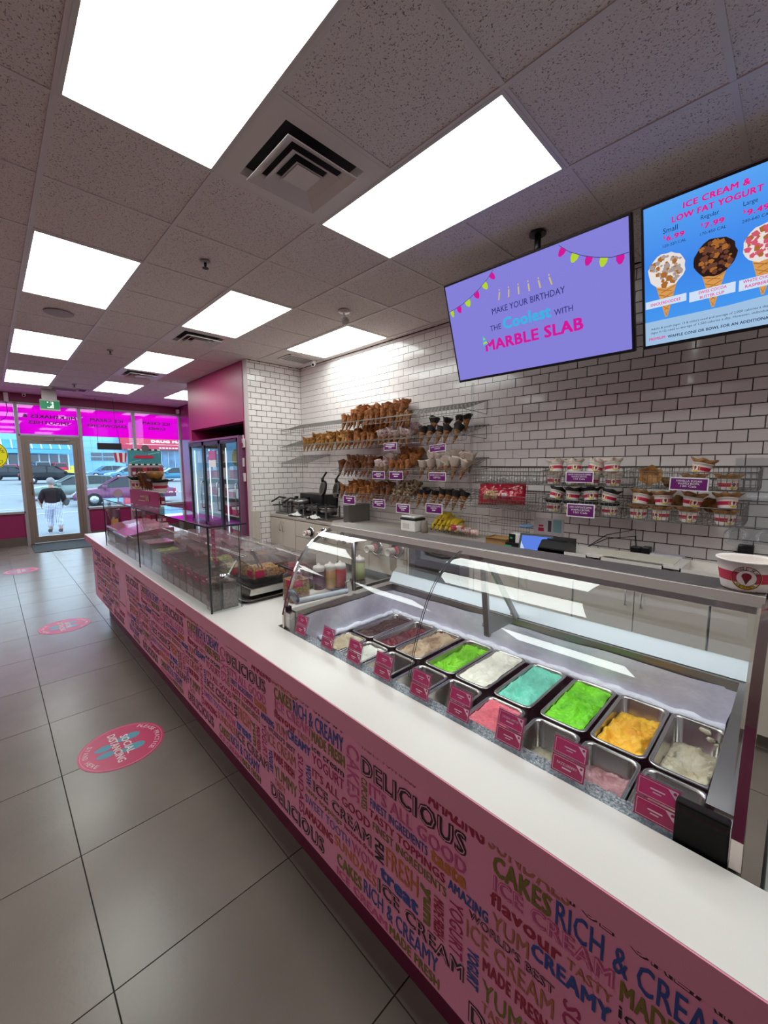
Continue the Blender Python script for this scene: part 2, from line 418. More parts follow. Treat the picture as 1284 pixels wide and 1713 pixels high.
# ---- storefront
WF = XF
b = MB()
b.box(WF, WF+.14, -3.46, YL, 2.80, ZC+.09)
b.box(WF, WF+.14, 1.446, YL, .64, 2.80).build('wall_front', MAROON, kind='structure')  # unseen left bay closed off so the guard glass mirrors something dark
mull = [YL, 1.42, .47, -.485, -1.475, -2.47, -3.46]
b = MB().box(WF, WF+.14, -.463, YL, .17, .645).box(WF, WF+.14, -3.46, -1.50, .17, .645)
b.build('wall_front_low', MAROON, kind='structure')
b = MB().box(WF-.012, WF+.14, -.463, YL, 0, .17).box(WF-.012, WF+.14, -3.46, -1.52, 0, .17)
b.build('baseboard_front', mat('base_tile'), kind='structure')
MUL = mat('storefront_mullion', '#a3989c', .45, .3)
b = MB()
for y in mull: b.box(WF-.03, WF+.1, y-.026, y+.026, 0 if y in (-.485, -1.475) else .64, 2.80)
b.box(WF-.03, WF+.1, -.48, YL, .645, .69).box(WF-.03, WF+.1, -3.46, -1.48, .645, .69)
b.box(WF-.03, WF+.1, -3.46, YL, 2.785, 2.815).box(WF-.03, WF+.1, -1.46, -.49, 2.165, 2.205)
b.build('trim_2', MUL, kind='structure')
WG = glass('window_glass', (.93, .98, 1.0), refl=.9)
FILM = bpy.data.materials.new('magenta_film'); FILM.use_nodes = True
_t = FILM.node_tree; _t.nodes.clear(); _o = _t.nodes.new('ShaderNodeOutputMaterial')
_a = _t.nodes.new('ShaderNodeBsdfTransparent'); _a.inputs[0].default_value = (.98, .006, .66, 1)
_b = _t.nodes.new('ShaderNodeBsdfTranslucent'); _b.inputs[0].default_value = (1.0, .014, .72, 1)
_g = _t.nodes.new('ShaderNodeBsdfGlossy'); _g.inputs['Roughness'].default_value = .02
_m = _t.nodes.new('ShaderNodeMixShader'); _m.inputs[0].default_value = .62
_m2 = _t.nodes.new('ShaderNodeMixShader'); _fr = schlick(_t, 1.5)
_t.links.new(_a.outputs[0], _m.inputs[1]); _t.links.new(_b.outputs[0], _m.inputs[2]); _t.links.new(_fr.outputs[0], _m2.inputs[0])
_t.links.new(_m.outputs[0], _m2.inputs[1]); _t.links.new(_g.outputs[0], _m2.inputs[2]); _t.links.new(_m2.outputs[0], _o.inputs[0])
FTXT = mat('film_lettering', '#5a0550', .5)
words = {3: ('ICE CREAM', 'CONES', -.0), 2: ('ICE CREAM', 'SANDWICHES', 0), 1: ('MILKSHAKES &', 'SMOOTHIES', 0)}
panes = [(-3.434, -2.496, .69, 'CONES', (-2.66, -3.24), (-2.77, -3.14)), (-2.444, -1.501, .69, 'SAND', (-1.665, -2.27), (-1.60, -2.34)),
         (-1.449, -.511, 2.205, 'SHAKE', (-.575, -1.42), (-.655, -1.305)), (-.459, .444, .69, None, None, None), (.496, 1.394, .69, None, None, None)]
for n, (y0, y1, z0, wd, l1, l2) in enumerate(panes):
    w = MB().box(WF+.035, WF+.043, y0, y1, z0, 2.785).build('window_%d' % (n+1), WG, kind='structure')
    f = MB().box(WF+.026, WF+.030, y0+.004, y1-.004, 2.212, 2.78).build('window_film', FILM, w)
    if wd:
        t = MB(); A, B = {'CONES': ('ICE CREAM', 'CONES'), 'SAND': ('ICE CREAM', 'SANDWICHES'), 'SHAKE': ('MILKSHAKES &', 'SMOOTHIES')}[wd]
        # reads from the street, so it is mirrored inside
        t.text(A, (WF+.02, l1[1], 2.535), (0, 1, 0), (0, 0, 1), l1[0]-l1[1], .068, .045)
        t.text(B, (WF+.02, l2[1], 2.415), (0, 1, 0), (0, 0, 1), l2[0]-l2[1], .068, .045)
        t.build('lettering', FTXT, w)
# door
FR = mat('door_frame_bronze', '#85756a', .42, .35)
d = MB().box(WF-.02, WF+.08, -.571, -.511, .02, 2.16).box(WF-.02, WF+.08, -1.449, -1.392, .02, 2.16).box(WF-.02, WF+.08, -1.392, -.571, 2.085, 2.16)
d.box(WF-.012, WF+.05, -.64, -.575, .03, 2.08).box(WF-.012, WF+.05, -1.39, -1.318, .03, 2.08).box(WF-.012, WF+.05, -1.32, -.64, 2.02, 2.08).box(WF-.012, WF+.05, -1.32, -.64, .03, .155)
d = d.build('door_1', FR, kind='structure')
MB().box(WF+.015, WF+.023, -1.32, -.64, .155, 2.02).build('pane', WG, d)
MB().bbox(WF-.075, WF-.02, -1.26, -1.02, 2.09, 2.14, .006).box(WF-.06, WF-.04, -1.05, -.85, 2.085, 2.095).build('door_closer', mat('closer_grey', '#8f8784', .4, .5), d)
MB().tube([(WF-.015, -.61, 1.02), (WF-.055, -.61, 1.02), (WF-.055, -.61, 1.25), (WF-.015, -.61, 1.25)], .01).build('door_handle', ALU, d)
MB().box(WF-.01, WF+.1, -1.45, -.51, 0, .02).build('threshold', ALU, d)
# ================================================================== COUNTER
CTZ = .86
QZ = mat('white_quartz', '#ded8d3', .28, var=.03, vscale=3)
PK = mat('wrap_pink', '#f49dbb', .42)
APK = mat('apron_pink', '#e090a6', .4)
sc_ = thing('service_counter', (2.2, -1.05, 0), 'long white topped service counter wrapped in pink word print', 'counter')
MB().box(1.54, 4.98, -1.46, -.80, 0, .30).box(-.9, 1.54, -.83, -.80, 0, .30).build('toe_kick', WINE, sc_)
MB().box(1.54, 5.08, -1.50, -.75, .30, .80).box(-.9, 1.5, -.83, -.75, .30, .80).build('carcass', mat('carcass_grey', '#8d8580', .6), sc_)
# worktop: full depth past the display case, a narrow ledge in front of it; the seam shows at x ~ 1.98
MB().bbox(1.982, 5.21, -1.52, -.675, .822, CTZ, .003).build('worktop', QZ, sc_)
b = MB(); b.prism([(1.98, -.675), (1.98, -1.52), (1.56, -1.52), (1.56, -.862), (-.9, -.862), (-.9, -.675)][::-1], 'z', .822, CTZ); b.build('worktop', QZ, sc_)
b = MB().box(1.943, 5.205, -.684, -.672, .797, .859).box(5.195, 5.208, -1.5, -.68, .797, .859); b.build('apron', APK, sc_)
MB().box(-.9, 1.941, -.684, -.672, .797, .859).build('apron', APK, sc_)
TIN = {'blk': '#1d1419', 'pk': '#d45a94', 'red': '#a8163f', 'olv': '#7d7424', 'blu': '#2f4f9d', 'tan': '#b9734f', 'org': '#cc7630', 'lil': '#7c68b0', 'mag': '#b52a6a'}
INK = {k: mat('ink_'+k, v, .45) for k, v in TIN.items()}
PER = .9475
# word, colour, u0, u1, z0, z1, bold, style ('' flat, 'o' outline, 'v' vertical)
WORDS = [('DELICIOUS', 'blk', 0, .37, .655, .714, .055, 'o'), ('TASTY TOPPINGS', 'tan', 0, .215, .736, .764, 0, ''), ('AMAZING', 'red', .255, .415, .722, .765, .03, ''),
 ('SUNDAES', 'tan', .425, .60, .728, .768, .0, ''), ('ICE CREAM', 'blk', .60, .86, .737, .790, .05, 'o'), ('IT\'S ALL GOOD', 'pk', .035, .37, .607, .648, .01, ''),
 ('FINEST INGREDIENTS', 'blu', .04, .255, .574, .601, 0, ''), ('TASTY TOPPINGS', 'red', .035, .31, .540, .565, .012, ''), ('taste', 'org', .265, .37, .572, .606, .05, ''),
 ('CUPCAKES', 'olv', 0, .026, .545, .645, .02, 'v'), ('AMAZING', 'blu', .32, .43, .538, .566, .03, ''), ('FINEST INGREDIENTS', 'olv', .05, .315, .506, .532, 0, ''),
 ('IT\'S ALL GOOD', 'red', .69, .985, .494, .526, .005, ''), ('ICE CREAM', 'blk', .69, .99, .438, .480, .05, 'o'), ('YOGURT', 'mag', .69, .865, .545, .582, 0, ''),
 ('ice cream', 'blk', .69, .865, .590, .614, .0, ''), ('MADE FRESH', 'olv', .69, .87, .624, .666, .03, ''), ('RICH & CREAMY', 'blu', .575, .865, .672, .726, 0, ''),
 ('CAKES', 'pk', .88, .938, .545, .720, -.005, 'v'), ('CAKES', 'olv', .438, .566, .674, .722, .035, ''), ('ICE CREAM', 'pk', .44, .68, .634, .672, .045, 'o'),
 ('flavour', 'red', .434, .59, .594, .630, .02, ''), ('TASTY', 'tan', .60, .68, .600, .622, 0, ''), ('YUM', 'tan', .44, .525, .540, .580, -.005, ''), ('CREAMY', 'blu', .53, .68, .556, .592, .035, ''),
 ('WORLD\'S BEST', 'blk', .38, .58, .511, .534, .03, 'o'), ('ICE CREAM', 'tan', .375, .58, .456, .503, -.006, ''), ('MADE FRESH', 'red', .42, .57, .408, .444, .03, ''),
 ('YUMMY', 'olv', .42, .585, .336, .388, -.002, ''), ('YOGURT', 'blu', .378, .410, .336, .434, .04, 'v'), ('TASTY', 'tan', .42, .5, .300, .328, 0, ''), ('SUNDAES', 'mag', .597, .630, .300, .530, 0, 'v'),
 ('WOW', 'blu', .648, .680, .440, .520, .02, 'v'), ('tasty toppings', 'olv', .645, .85, .408, .432, 0, ''), ('SWEET TOOTH', 'lil', .64, .89, .366, .398, 0, ''),
 ('AMAZING', 'red', .635, .80, .310, .346, .035, ''), ('lactose-free', 'red', .865, 1.0, .416, .433, .02, ''), ('WOW', 'pk', .90, 1.015, .364, .402, 0, ''),
 ('SUNDAES', 'org', .81, 1.01, .322, .358, 0, ''), ('CAKES', 'olv', .822, .945, .256, .302, .035, ''), ('RICH & CREAMY', 'blu', .955, 1.240, .262, .312, 0, ''),
 ('MADE FRESH', 'olv', 1.065, 1.245, .222, .254, .03, ''), ('ICE CREAM', 'pk', .82, 1.055, .220, .248, .03, ''), ('DELICIOUS', 'blk', .385, .75, .232, .292, .055, 'o'),
 ('treat', 'blu', .08, .225, .374, .412, .05, ''), ('FRESH', 'org', .105, .225, .428, .492, -.004, ''), ('FUN', 'blk', .058, .096, .422, .486, .04, 'v'),
 ('ICE CREAM', 'blk', .07, .37, .320, .366, .05, 'o'), ('yum', 'olv', .232, .266, .375, .484, .05, 'v'), ('MADE FRESH', 'red', .277, .309, .375, .484, .03, 'v'), ('YOGURT', 'mag', .325, .365, .373, .520, -.004, 'v')]
PYF = -.720
WMESH = {}
seg = [(5.125, 3.757), (3.753, -.9)]
for si, (xa, xb) in enumerate(seg):
    pb = MB().box(xb, xa, PYF-.018, PYF, .212, .80)
    if si == 0: pb.box(5.108, 5.125, -1.48, PYF, .212, .80)
    pan = pb.build('wrap_panel', PK, sc_)
    far = MB()
    for kx in range(-1, 7):
        for wi, (wd, cc, u0, u1, z0, z1, bold, st) in enumerate(WORDS):
            X0 = .84+kx*PER-u0; X1 = .84+kx*PER-u1
            if not (xb+.02 < X1 and X0 < xa-.02): continue
            t = far if kx >= 4 else MB()
            if kx < 4 and wi in WMESH:
                o = bpy.data.objects.new('printed_word', WMESH[wi]); COL.objects.link(o); o.parent = pan; o.location = Vector((X0, PYF, z0))-WORLD[pan.name]; continue
            bo = bold+.014
            if st == 'v': t.use(INK[cc]).text(wd, (X0, PYF, z1), (0, 0, -1), (-1, 0, 0), z1-z0, X0-X1, bo, .0012)
            else: t.use(INK[cc]).text(wd, (X0, PYF, z0), (-1, 0, 0), (0, 0, 1), X0-X1, z1-z0, bo, .0012)
            if st == 'o':
                e = (z1-z0)*.05
                t.use(PK).text(wd, (X0-e*1.2, PYF, z0+e), (-1, 0, 0), (0, 0, 1), X0-X1-2.4*e, z1-z0-2*e, -.022, .002)
            if kx < 4:
                o = t.build('printed_word', None, pan, origin=(X0, PYF, z0)); WMESH[wi] = o.data
    if far.v: far.build('distant_printed_words', None, pan, kind='stuff')
# ================================================================== DISPLAY CASE
CX0, CX1 = .03, 1.52
case = thing('ice_cream_display_case', (.77, -1.2, 0), 'curved glass ice cream display case sunk into the white counter', 'display case')
FROST = mat('frosted_liner', '#e6e2ee', .6, color2='#bdb9ca', vscale=7, thr=(.35, .75), bump=.45, bscale=22, detail=5)
FROSTW = mat('frost_snow', '#f2f1fb', .7, bump=.6, bscale=70)
RZ = .938
MB().box(CX0, CX1, -1.56, -.90, .02, .50).build('base', DSTEEL, case)
lw = MB()
def frost_sheet(p, q, z0, z1, n=14, m=6, inward=(0, 1, 0)):
    vs, fs = [], []; p, q, iv = Vector(p), Vector(q), Vector(inward)
    for i in range(n+1):
        for j in range(m+1):
            c = p.lerp(q, i/n); c = Vector((c.x, c.y, z0+(z1-z0)*j/m)); w = noise.noise(c*9)*.007
            edge = noise.noise(Vector((c.x*7, c.y*7, 3)))*.012 if j == m else 0
            vs.append(c + iv*(.004+w) + Vector((0, 0, edge)))
    for i in range(n):
        for j in range(m): fs.append((i*(m+1)+j, (i+1)*(m+1)+j, (i+1)*(m+1)+j+1, i*(m+1)+j+1))
    return vs, fs
for a_, b_, iv in (((.075, -1.492, 0), (1.465, -1.492, 0), (0, 1, 0)), ((1.465, -1.492, 0), (1.465, -.90, 0), (-1, 0, 0)), ((.075, -.90, 0), (.075, -1.492, 0), (1, 0, 0))):
    v, f = frost_sheet(a_, b_, .785, .912, 60, 10, iv); lw.add(v, f, True)
lw.build('frosted_wall', FROST, case)
b = MB().use(mat('basin_steel', '#b9b6b8', .4, .5)).box(.055, 1.478, -1.51, -1.498, .5, RZ-.03).box(1.472, 1.485, -1.51, -.87, .5, RZ-.03).box(.055, .068, -1.51, -.87, .5, RZ-.03).box(.055, 1.485, -1.51, -.87, .5, .51).box(.055, 1.485, -.878, -.868, .5, .84)
b.build('basin', None, case)
# snow ridge round the tubs
sn = MB()
for (p, q, w) in (((.08, -1.482), (1.46, -1.482), .022), ((1.452, -1.48), (1.452, -1.0), .018)):
    n = 60; pts = []; rs = []
    for i in range(n+1):
        x = p[0]+(q[0]-p[0])*i/n; y = p[1]+(q[1]-p[1])*i/n
        pts.append((x, y, .788+.006*noise.noise(Vector((x*30, y*30, 0))))); rs.append(w*(.75+.35*noise.noise(Vector((x*20, y*20, 5)))))
    sn.tube(pts, w, 8, rs=rs)
sn.build('frost_ridge', FROSTW, case)
# rim frame
RIM = mat('rim_steel', '#9b9692', .35, .9)
b = MB().box(.035, 1.515, -1.555, -1.492, RZ-.03, RZ).box(1.468, 1.515, -1.492, -.90, RZ-.028, RZ).box(.035, .075, -1.492, -.90, RZ-.028, RZ)
b.box(.035, 1.515, -1.555, -1.51, .80, RZ-.03)
b.build('rim', RIM, case)
# end frames: inner cheek plates
for xa, xb in ((1.475, 1.515), (.035, .062)):
    MB().box(xa, xb, -.925, -.872, .84, RZ-.005).build('cheek_plate', STEEL, case)
MB().bbox(1.503, 1.52, -.902, -.878, .845, .955, .003).build('end_cap', mat('cap_black', '#060607', .5, spec=.2), case, label='black plastic end cap')
MB().bbox(.036, .115, -.890, -.868, .845, .938, .004).build('end_cap', mat('cap_black', '#060607', .5, spec=.2), case, label='black plastic end cap')
PROF = [(-.866, .855), (-.864, .92), (-.880, .98), (-.893, 1.018), (-.910, 1.065), (-.925, 1.10), (-.948, 1.142), (-.972, 1.175), (-1.0, 1.205), (-1.03, 1.230), (-1.065, 1.250), (-1.105, 1.266), (-1.15, 1.278)]
def offs(prof, d):
    out = []
    for i, p in enumerate(prof):
        a = prof[max(i-1, 0)]; c = prof[min(i+1, len(prof)-1)]; tx, tz = c[0]-a[0], c[1]-a[1]; l = math.hypot(tx, tz)
        out.append((p[0]+d*tz/l, p[1]-d*tx/l))
    return out
def curved(x0, x1, prof, th, M_, name, par, **k):
    o_ = offs(prof, -th); n = len(prof); b = MB(); vs = []
    for x in (x0, x1):
        vs += [(x, p[0], p[1]) for p in prof] + [(x, p[0], p[1]) for p in o_]
    fs = []
    for i in range(n-1):
        fs += [(i, i+1, 2*n+i+1, 2*n+i), (n+i+1, n+i, 3*n+i, 3*n+i+1), (i+1, i, n+i, n+i+1), (2*n+i, 2*n+i+1, 3*n+i+1, 3*n+i)]
    fs += [(0, 2*n, 3*n, n), (n-1, 2*n-1, 4*n-1, 3*n-1)]
    b.add(vs, fs, False); return b.build(name, M_, par, **k)
PROF2 = PROF + [(-1.2, 1.286), (-1.24, 1.288)]
MIR = mat('mirror_trim', '#cfc4c2', .12, 1.0)
curved(1.512, 1.524, PROF2, .014, MIR, 'end_trim', case)
curved(.018, .034, PROF2, .05, MIR, 'end_trim', case)
G2 = glass('case_glass', (.97, .985, .98), refl=1.0, ior=1.75)
for xa, xb in ((.036, .775), (.785, 1.511)):
    # single-surface bent pane with real thickness at its edges
    g_ = MB(); vs = [(x, p[0]-.002, p[1]) for x in (xa, xb) for p in PROF[1:]]; n = len(PROF)-1
    g_.add(vs, [(i, i+1, n+i+1, n+i) for i in range(n-1)], True); g_.build('front_glass', G2, case)
for x in (.779, .786):
    MB().tube([(x, p[0]-.003, p[1]) for p in PROF[1:]], .0012, 5).build('pane_edge', mat('glass_edge_dark', '#20262a', .3), case)
# end glasses
for x in (1.506, .04):
    poly = [(p[0]-.012, p[1]) for p in PROF[2:]] + [(-1.25, 1.27), (-1.50, .965), (-.90, .965)]
    g_ = MB(); g_.add([(x, p[0], p[1]) for p in poly], [tuple(range(len(poly)))]); g_.build('end_glass', G2, case)
# top plate, under-lip and back track
MB().bbox(.03, 1.52, -1.243, -1.135, 1.272, 1.288, .002).build('top_plate', mat('dark_brushed_top', '#8f8b88', .3, .9), case)
MB().box(.03, 1.52, -1.139, -1.128, 1.262, 1.286).build('top_edge_strip', mat('light_edge', '#e9e3dc', .25, .3), case)
MB().box(.04, 1.51, -1.243, -1.205, 1.235, 1.262).box(.04, 1.51, -1.208, -1.203, 1.226, 1.262).build('under_top_channel', mat('pale_channel', '#dfe6e6', .3), case)  # pale channel; its lip screens the added emitter from view
MB().box(.05, 1.50, -1.240, -1.210, 1.231, 1.2345).build('added_glow_strip', emis('added_case_glow', '#eef6ff', 13.0), case)  # added emitter, not a visible fitting; brightens the ice cream below
b = MB().use(WHITEP).prism([(-1.505, .94), (-1.545, .94), (-1.55, .985), (-1.535, .99)], 'x', .04, 1.505); b.build('back_track', mat('pale_track', '#dfe7ee', .25), case)
b = MB()
for xa, xb, yo in ((.04, .80, 0), (.77, 1.505, .006)): b.add([(xa, -1.535+yo, .985), (xb, -1.535+yo, .985), (xb, -1.24+yo, 1.262), (xa, -1.24+yo, 1.262)], [(0, 1, 2, 3)])
b.build('rear_door_glass', G2, case)
# centre support
b = MB().bar((.765, -1.50, .94), (.765, -1.235, 1.26), .012, .02).bar((.765, -1.28, .93), (.765, -1.235, 1.25), .012, .022)
b.add([(.765, -1.50, .93), (.765, -1.27, .93), (.765, -1.262, 1.03)], [(0, 1, 2)]).box(.745, .785, -1.25, -1.18, 1.236, 1.275)
b.build('centre_bracket', mat('bracket_grey', '#a5a2a1', .35, .6), case)
b = MB().tube([(.765, -1.29, .965), (.79, -1.29, .965)], .009).tube([(.765, -1.50, .955), (.79, -1.5, .955)], .009); b.build('bracket_screw', CHROME, case)
# side tube and clamp on the far end
MB().tube([(1.492, -.915, .972), (1.492, -1.20, .958)], .013, 12).build('side_tube', mat('milky_tube', '#c9ced6', .25), case)
MB().lathe([(.034, -.004), (.034, .004)], (0, 0, 0), 20, Matrix.Translation((1.49, -.905, 1.0)) @ Matrix.Rotation(math.radians(70), 4, 'X')).build('round_latch', mat('latch_blue_grey', '#6c7785', .2, .6), case)
b = MB().tube([(1.492, -1.195, .95), (1.492, -1.195, 1.0), (1.492, -1.225, 1.01), (1.492, -1.24, .955)], .005).tube([(1.492, -1.245, .95), (1.492, -1.245, 1.262)], .011); b.build('end_post', DSTEEL, case)
# frosted front lip glass with beaded frost
BEAD = mat('beaded_frost', '#eaf2fa', .10, bump=.6, bscale=210, coat=1.0, detail=1, color2='#a9bccb', vscale=170, thr=(.42, .62))
b = MB(); n = 90
vs, fs = [], []
for i in range(n+1):
    x = .07+(1.46-.07)*i/n
    for j in range(5):
        z = .812+.056*j/4; wv = .004*noise.noise(Vector((x*60, z*60, 0))); vs.append((x, -.870-.022*j/4+wv, z))
for i in range(n):
    for j in range(4): fs.append((i*5+j, (i+1)*5+j, (i+1)*5+j+1, i*5+j+1))
b.add(vs, fs, True).build('beaded_front_lip', BEAD, case)

# ================================================================== TUBS
PAN = mat('pan_steel', '#b4b0ab', .24, 1.0, bump=.03, bscale=20)
def pan_mesh(w, l, d):
    """gastronorm pan: rolled rim, rounded corners, tapering walls"""
    b = MB().use(PAN); rings = [(w-.004, l-.004, .022, -.006), (w, l, .024, 0), (w-.004, l-.004, .022, .002), (w-.016, l-.016, .02, .002), (w-.022, l-.022, .022, -.004), (w-.036, l-.036, .02, -d), (w-.06, l-.06, .015, -d-.003)]
    vs = []; N = None
    for (a, c, r, z) in rings:
        p = rrect(a, c, r, 4); N = len(p); vs += [(x, y, z) for x, y in p]
    fs = []
    for i in range(len(rings)-1):
        for j in range(N): fs.append((i*N+j, i*N+(j+1) % N, (i+1)*N+(j+1) % N, (i+1)*N+j))
    fs.append(tuple((len(rings)-1)*N+j for j in range(N)))
    b.add(vs, fs, True); return b
def cream_mesh(w, l, seed, level, amp, lowside=0.0, hole=0.0, ny=72, scoop=1.0):
    """scooped surface filling a rounded pan: swirled ridges, carved troughs, climbing the walls"""
    b = MB(); nx = int(ny*w/l)+2; vs, fs = [], []; o = Vector((seed*3.17, seed*1.91, seed*.7))
    for i in range(nx+1):
        for j in range(ny+1):
            u, v = i/nx*2-1, j/ny*2-1
            x, y = u*w/2, v*l/2
            q = 1-min(1, max(abs(u), abs(v)))           # distance from wall
            warp = noise.noise(Vector((u*1.3, v*2.1, 0))+o)*1.2
            h = noise.noise(Vector((u*1.6+warp, v*2.8, 1))+o)*.9*scoop
            h += (1-abs(noise.noise(Vector((u*2.2+warp*.7, v*4.5+warp, 4))+o))*2)*.42*scoop
            rg = 1-abs(noise.noise(Vector((u*4.2+warp, v*8+warp*.8, 9))+o))*2.4
            h += max(0, rg)**2*.34*(1 if noise.noise(Vector((u*2, v*3, 12))+o) > -.15 else .2)
            h += noise.noise(Vector((u*9, v*17, 2))+o)*.20 + noise.noise(Vector((u*20, v*36, 7))+o)*.11
            h = h*amp*min(1, q*5+.35)
            z = level + h + lowside*(v) - hole*math.exp(-((u-.15)**2+(v-.35)**2)*4)
            m_ = min(w, l)*.13; cx, cy = max(abs(x)-(w/2-m_), 0), max(abs(y)-(l/2-m_), 0)
            if cx > 0 and cy > 0:
                dd = math.hypot(cx, cy)
                if dd > m_: x -= math.copysign(cx*(1-m_/dd), x); y -= math.copysign(cy*(1-m_/dd), y)
            # pan walls lean inwards with depth
            k = 1+min(0, z)*.32
            vs.append((x*k, y*k, min(z, .012)))
    for i in range(nx):
        for j in range(ny): fs.append((i*(ny+1)+j, (i+1)*(ny+1)+j, (i+1)*(ny+1)+j+1, i*(ny+1)+j+1))
    return b.add(vs, fs, True)
def tub(xa, xb, ya, yb, z, color, label, level=-.02, amp=.018, seed=1, lowside=0, hole=0, group=None, smear=None, color2=None, vs_=18, scoop=1.0, rough=.42):
    w, l = xb-xa, yb-ya; c = ((xa+xb)/2, (ya+yb)/2, z)
    t = thing('ice_cream_tub', c, label, 'tub', group)
    b = pan_mesh(w, l, .15); b.v = [(v[0]+c[0], v[1]+c[1], v[2]+c[2]) for v in b.v]; b.build('pan', None, t)
    if color:
        m = mat('ice_cream_%s' % seed, color, rough, color2=color2 or None, var=0 if color2 else .12, vscale=vs_, bump=.35, bscale=160, sss=.03, detail=5)
        b = cream_mesh(w-.026, l-.026, seed, level, amp, lowside, hole, scoop=scoop); b.v = [(v[0]+c[0], v[1]+c[1], v[2]+c[2]) for v in b.v]; b.build('ice_cream', m, t)
        if smear:      # residue left on the back wall of the pan
            s_ = MB()
            for q_ in range(4):
                s_.ball((c[0]+random.uniform(-.4, .4)*w, yb*0+ya+.017+random.uniform(0, .002) if random.random() < .75 else yb-.017, z-random.uniform(.012, .05)), random.uniform(.005, .012), 8, (1.6, .12, .9), lump=.8, seed=q_)
            s_.build('smear', m, t)
    return t
TZ = .800
Y0, Y1 = -1.455, -1.150
R = [(1.272, 1.405, '#3a1f1c', 'steel tub of very dark brown ice cream, farthest in the back row', -.018, .012, '#52302a', .0, 0),
     (1.136, 1.268, '#7b2430', 'tub of dark berry red ice cream beside the dark brown one', -.028, .014, '#4b1420', .0, .01),
     (.988, 1.130, '#cdb294', 'tub of mixed beige and tan ice cream in the back row', -.014, .022, '#9a7a5c', .0, 0),
     (.829, .968, '#8ee310', 'farther of the two lime green ice cream tubs, ridged', -.022, .022, '#6fc00a', .0, 0),
     (.688, .825, '#faf5e6', 'full tub of plain white ice cream between green and mint', -.002, .010, '#ddd6c2', .0, 0),
     (.533, .668, '#86e6cb', 'tub of mint turquoise ice cream in the back row', -.008, .016, '#69c4aa', .0, .018),
     (.370, .508, '#84ea14', 'nearer of the two lime green ice cream tubs, crumbly', -.008, .018, '#64c008', .0, 0),
     (.222, .362, '#ffc93a', 'tub of mango yellow ice cream in the back row', -.030, .020, '#f0a51c', .018, .01),
     (.083, .219, '#f6ecd2', 'deep half empty tub of cream coloured ice cream, nearest in the back row', -.062, .020, '#dccca8', .02, .012)]
for i, (xa, xb, cc, lb, lev, amp, c2, ls, ho) in enumerate(R):
    tub(xa, xb, Y0, Y1, TZ, cc, lb, lev, amp, i+1, ls, ho, color2=c2, smear=i == 8, vs_=14)
F = [(1.272, 1.405, '#ddcdb2', 'front row tub heaped with pale cream ice cream', -.002, .014, '#cdb894'),
     (1.136, 1.268, '#eeeae0', 'front row tub of white ice cream before the red one', -.010, .012, '#e2ddd0'),
     (.988, 1.130, '#4b443b', 'nearly empty front row tub with a grey brown smear', -.105, .008, '#5d5a52'),
     (.829, .968, '#503328', 'front row tub with chocolate brown ice cream before the lime green', -.050, .014, '#6d4c3b'),
     (.688, .825, '#443027', 'front row tub with dark brown remains before the white one', -.085, .010, '#6a5140'),
     (.533, .668, '#ff8996', 'front row tub heaped with bright pink ice cream', -.006, .016, '#f26e7c'),
     (.370, .508, '#cfc5ae', 'front row tub scraped down to a pale cream remainder', -.085, .016, '#b7aa90'),
     (.222, .362, '#cf9fa2', 'front row tub with dusty pink ice cream below the rim', -.060, .020, '#b98086'),
     (.083, .219, '#d8cdae', 'front row tub of pale beige ice cream, nearest the black end cap', -.070, .018, '#a5937a')]
for i, (xa, xb, cc, lb, lev, amp, c2) in enumerate(F):
    tub(xa, xb, -1.143, -.893, TZ-.004, cc, lb, lev, amp, i+21, 0, 0, color2=c2, smear=False, vs_=14)
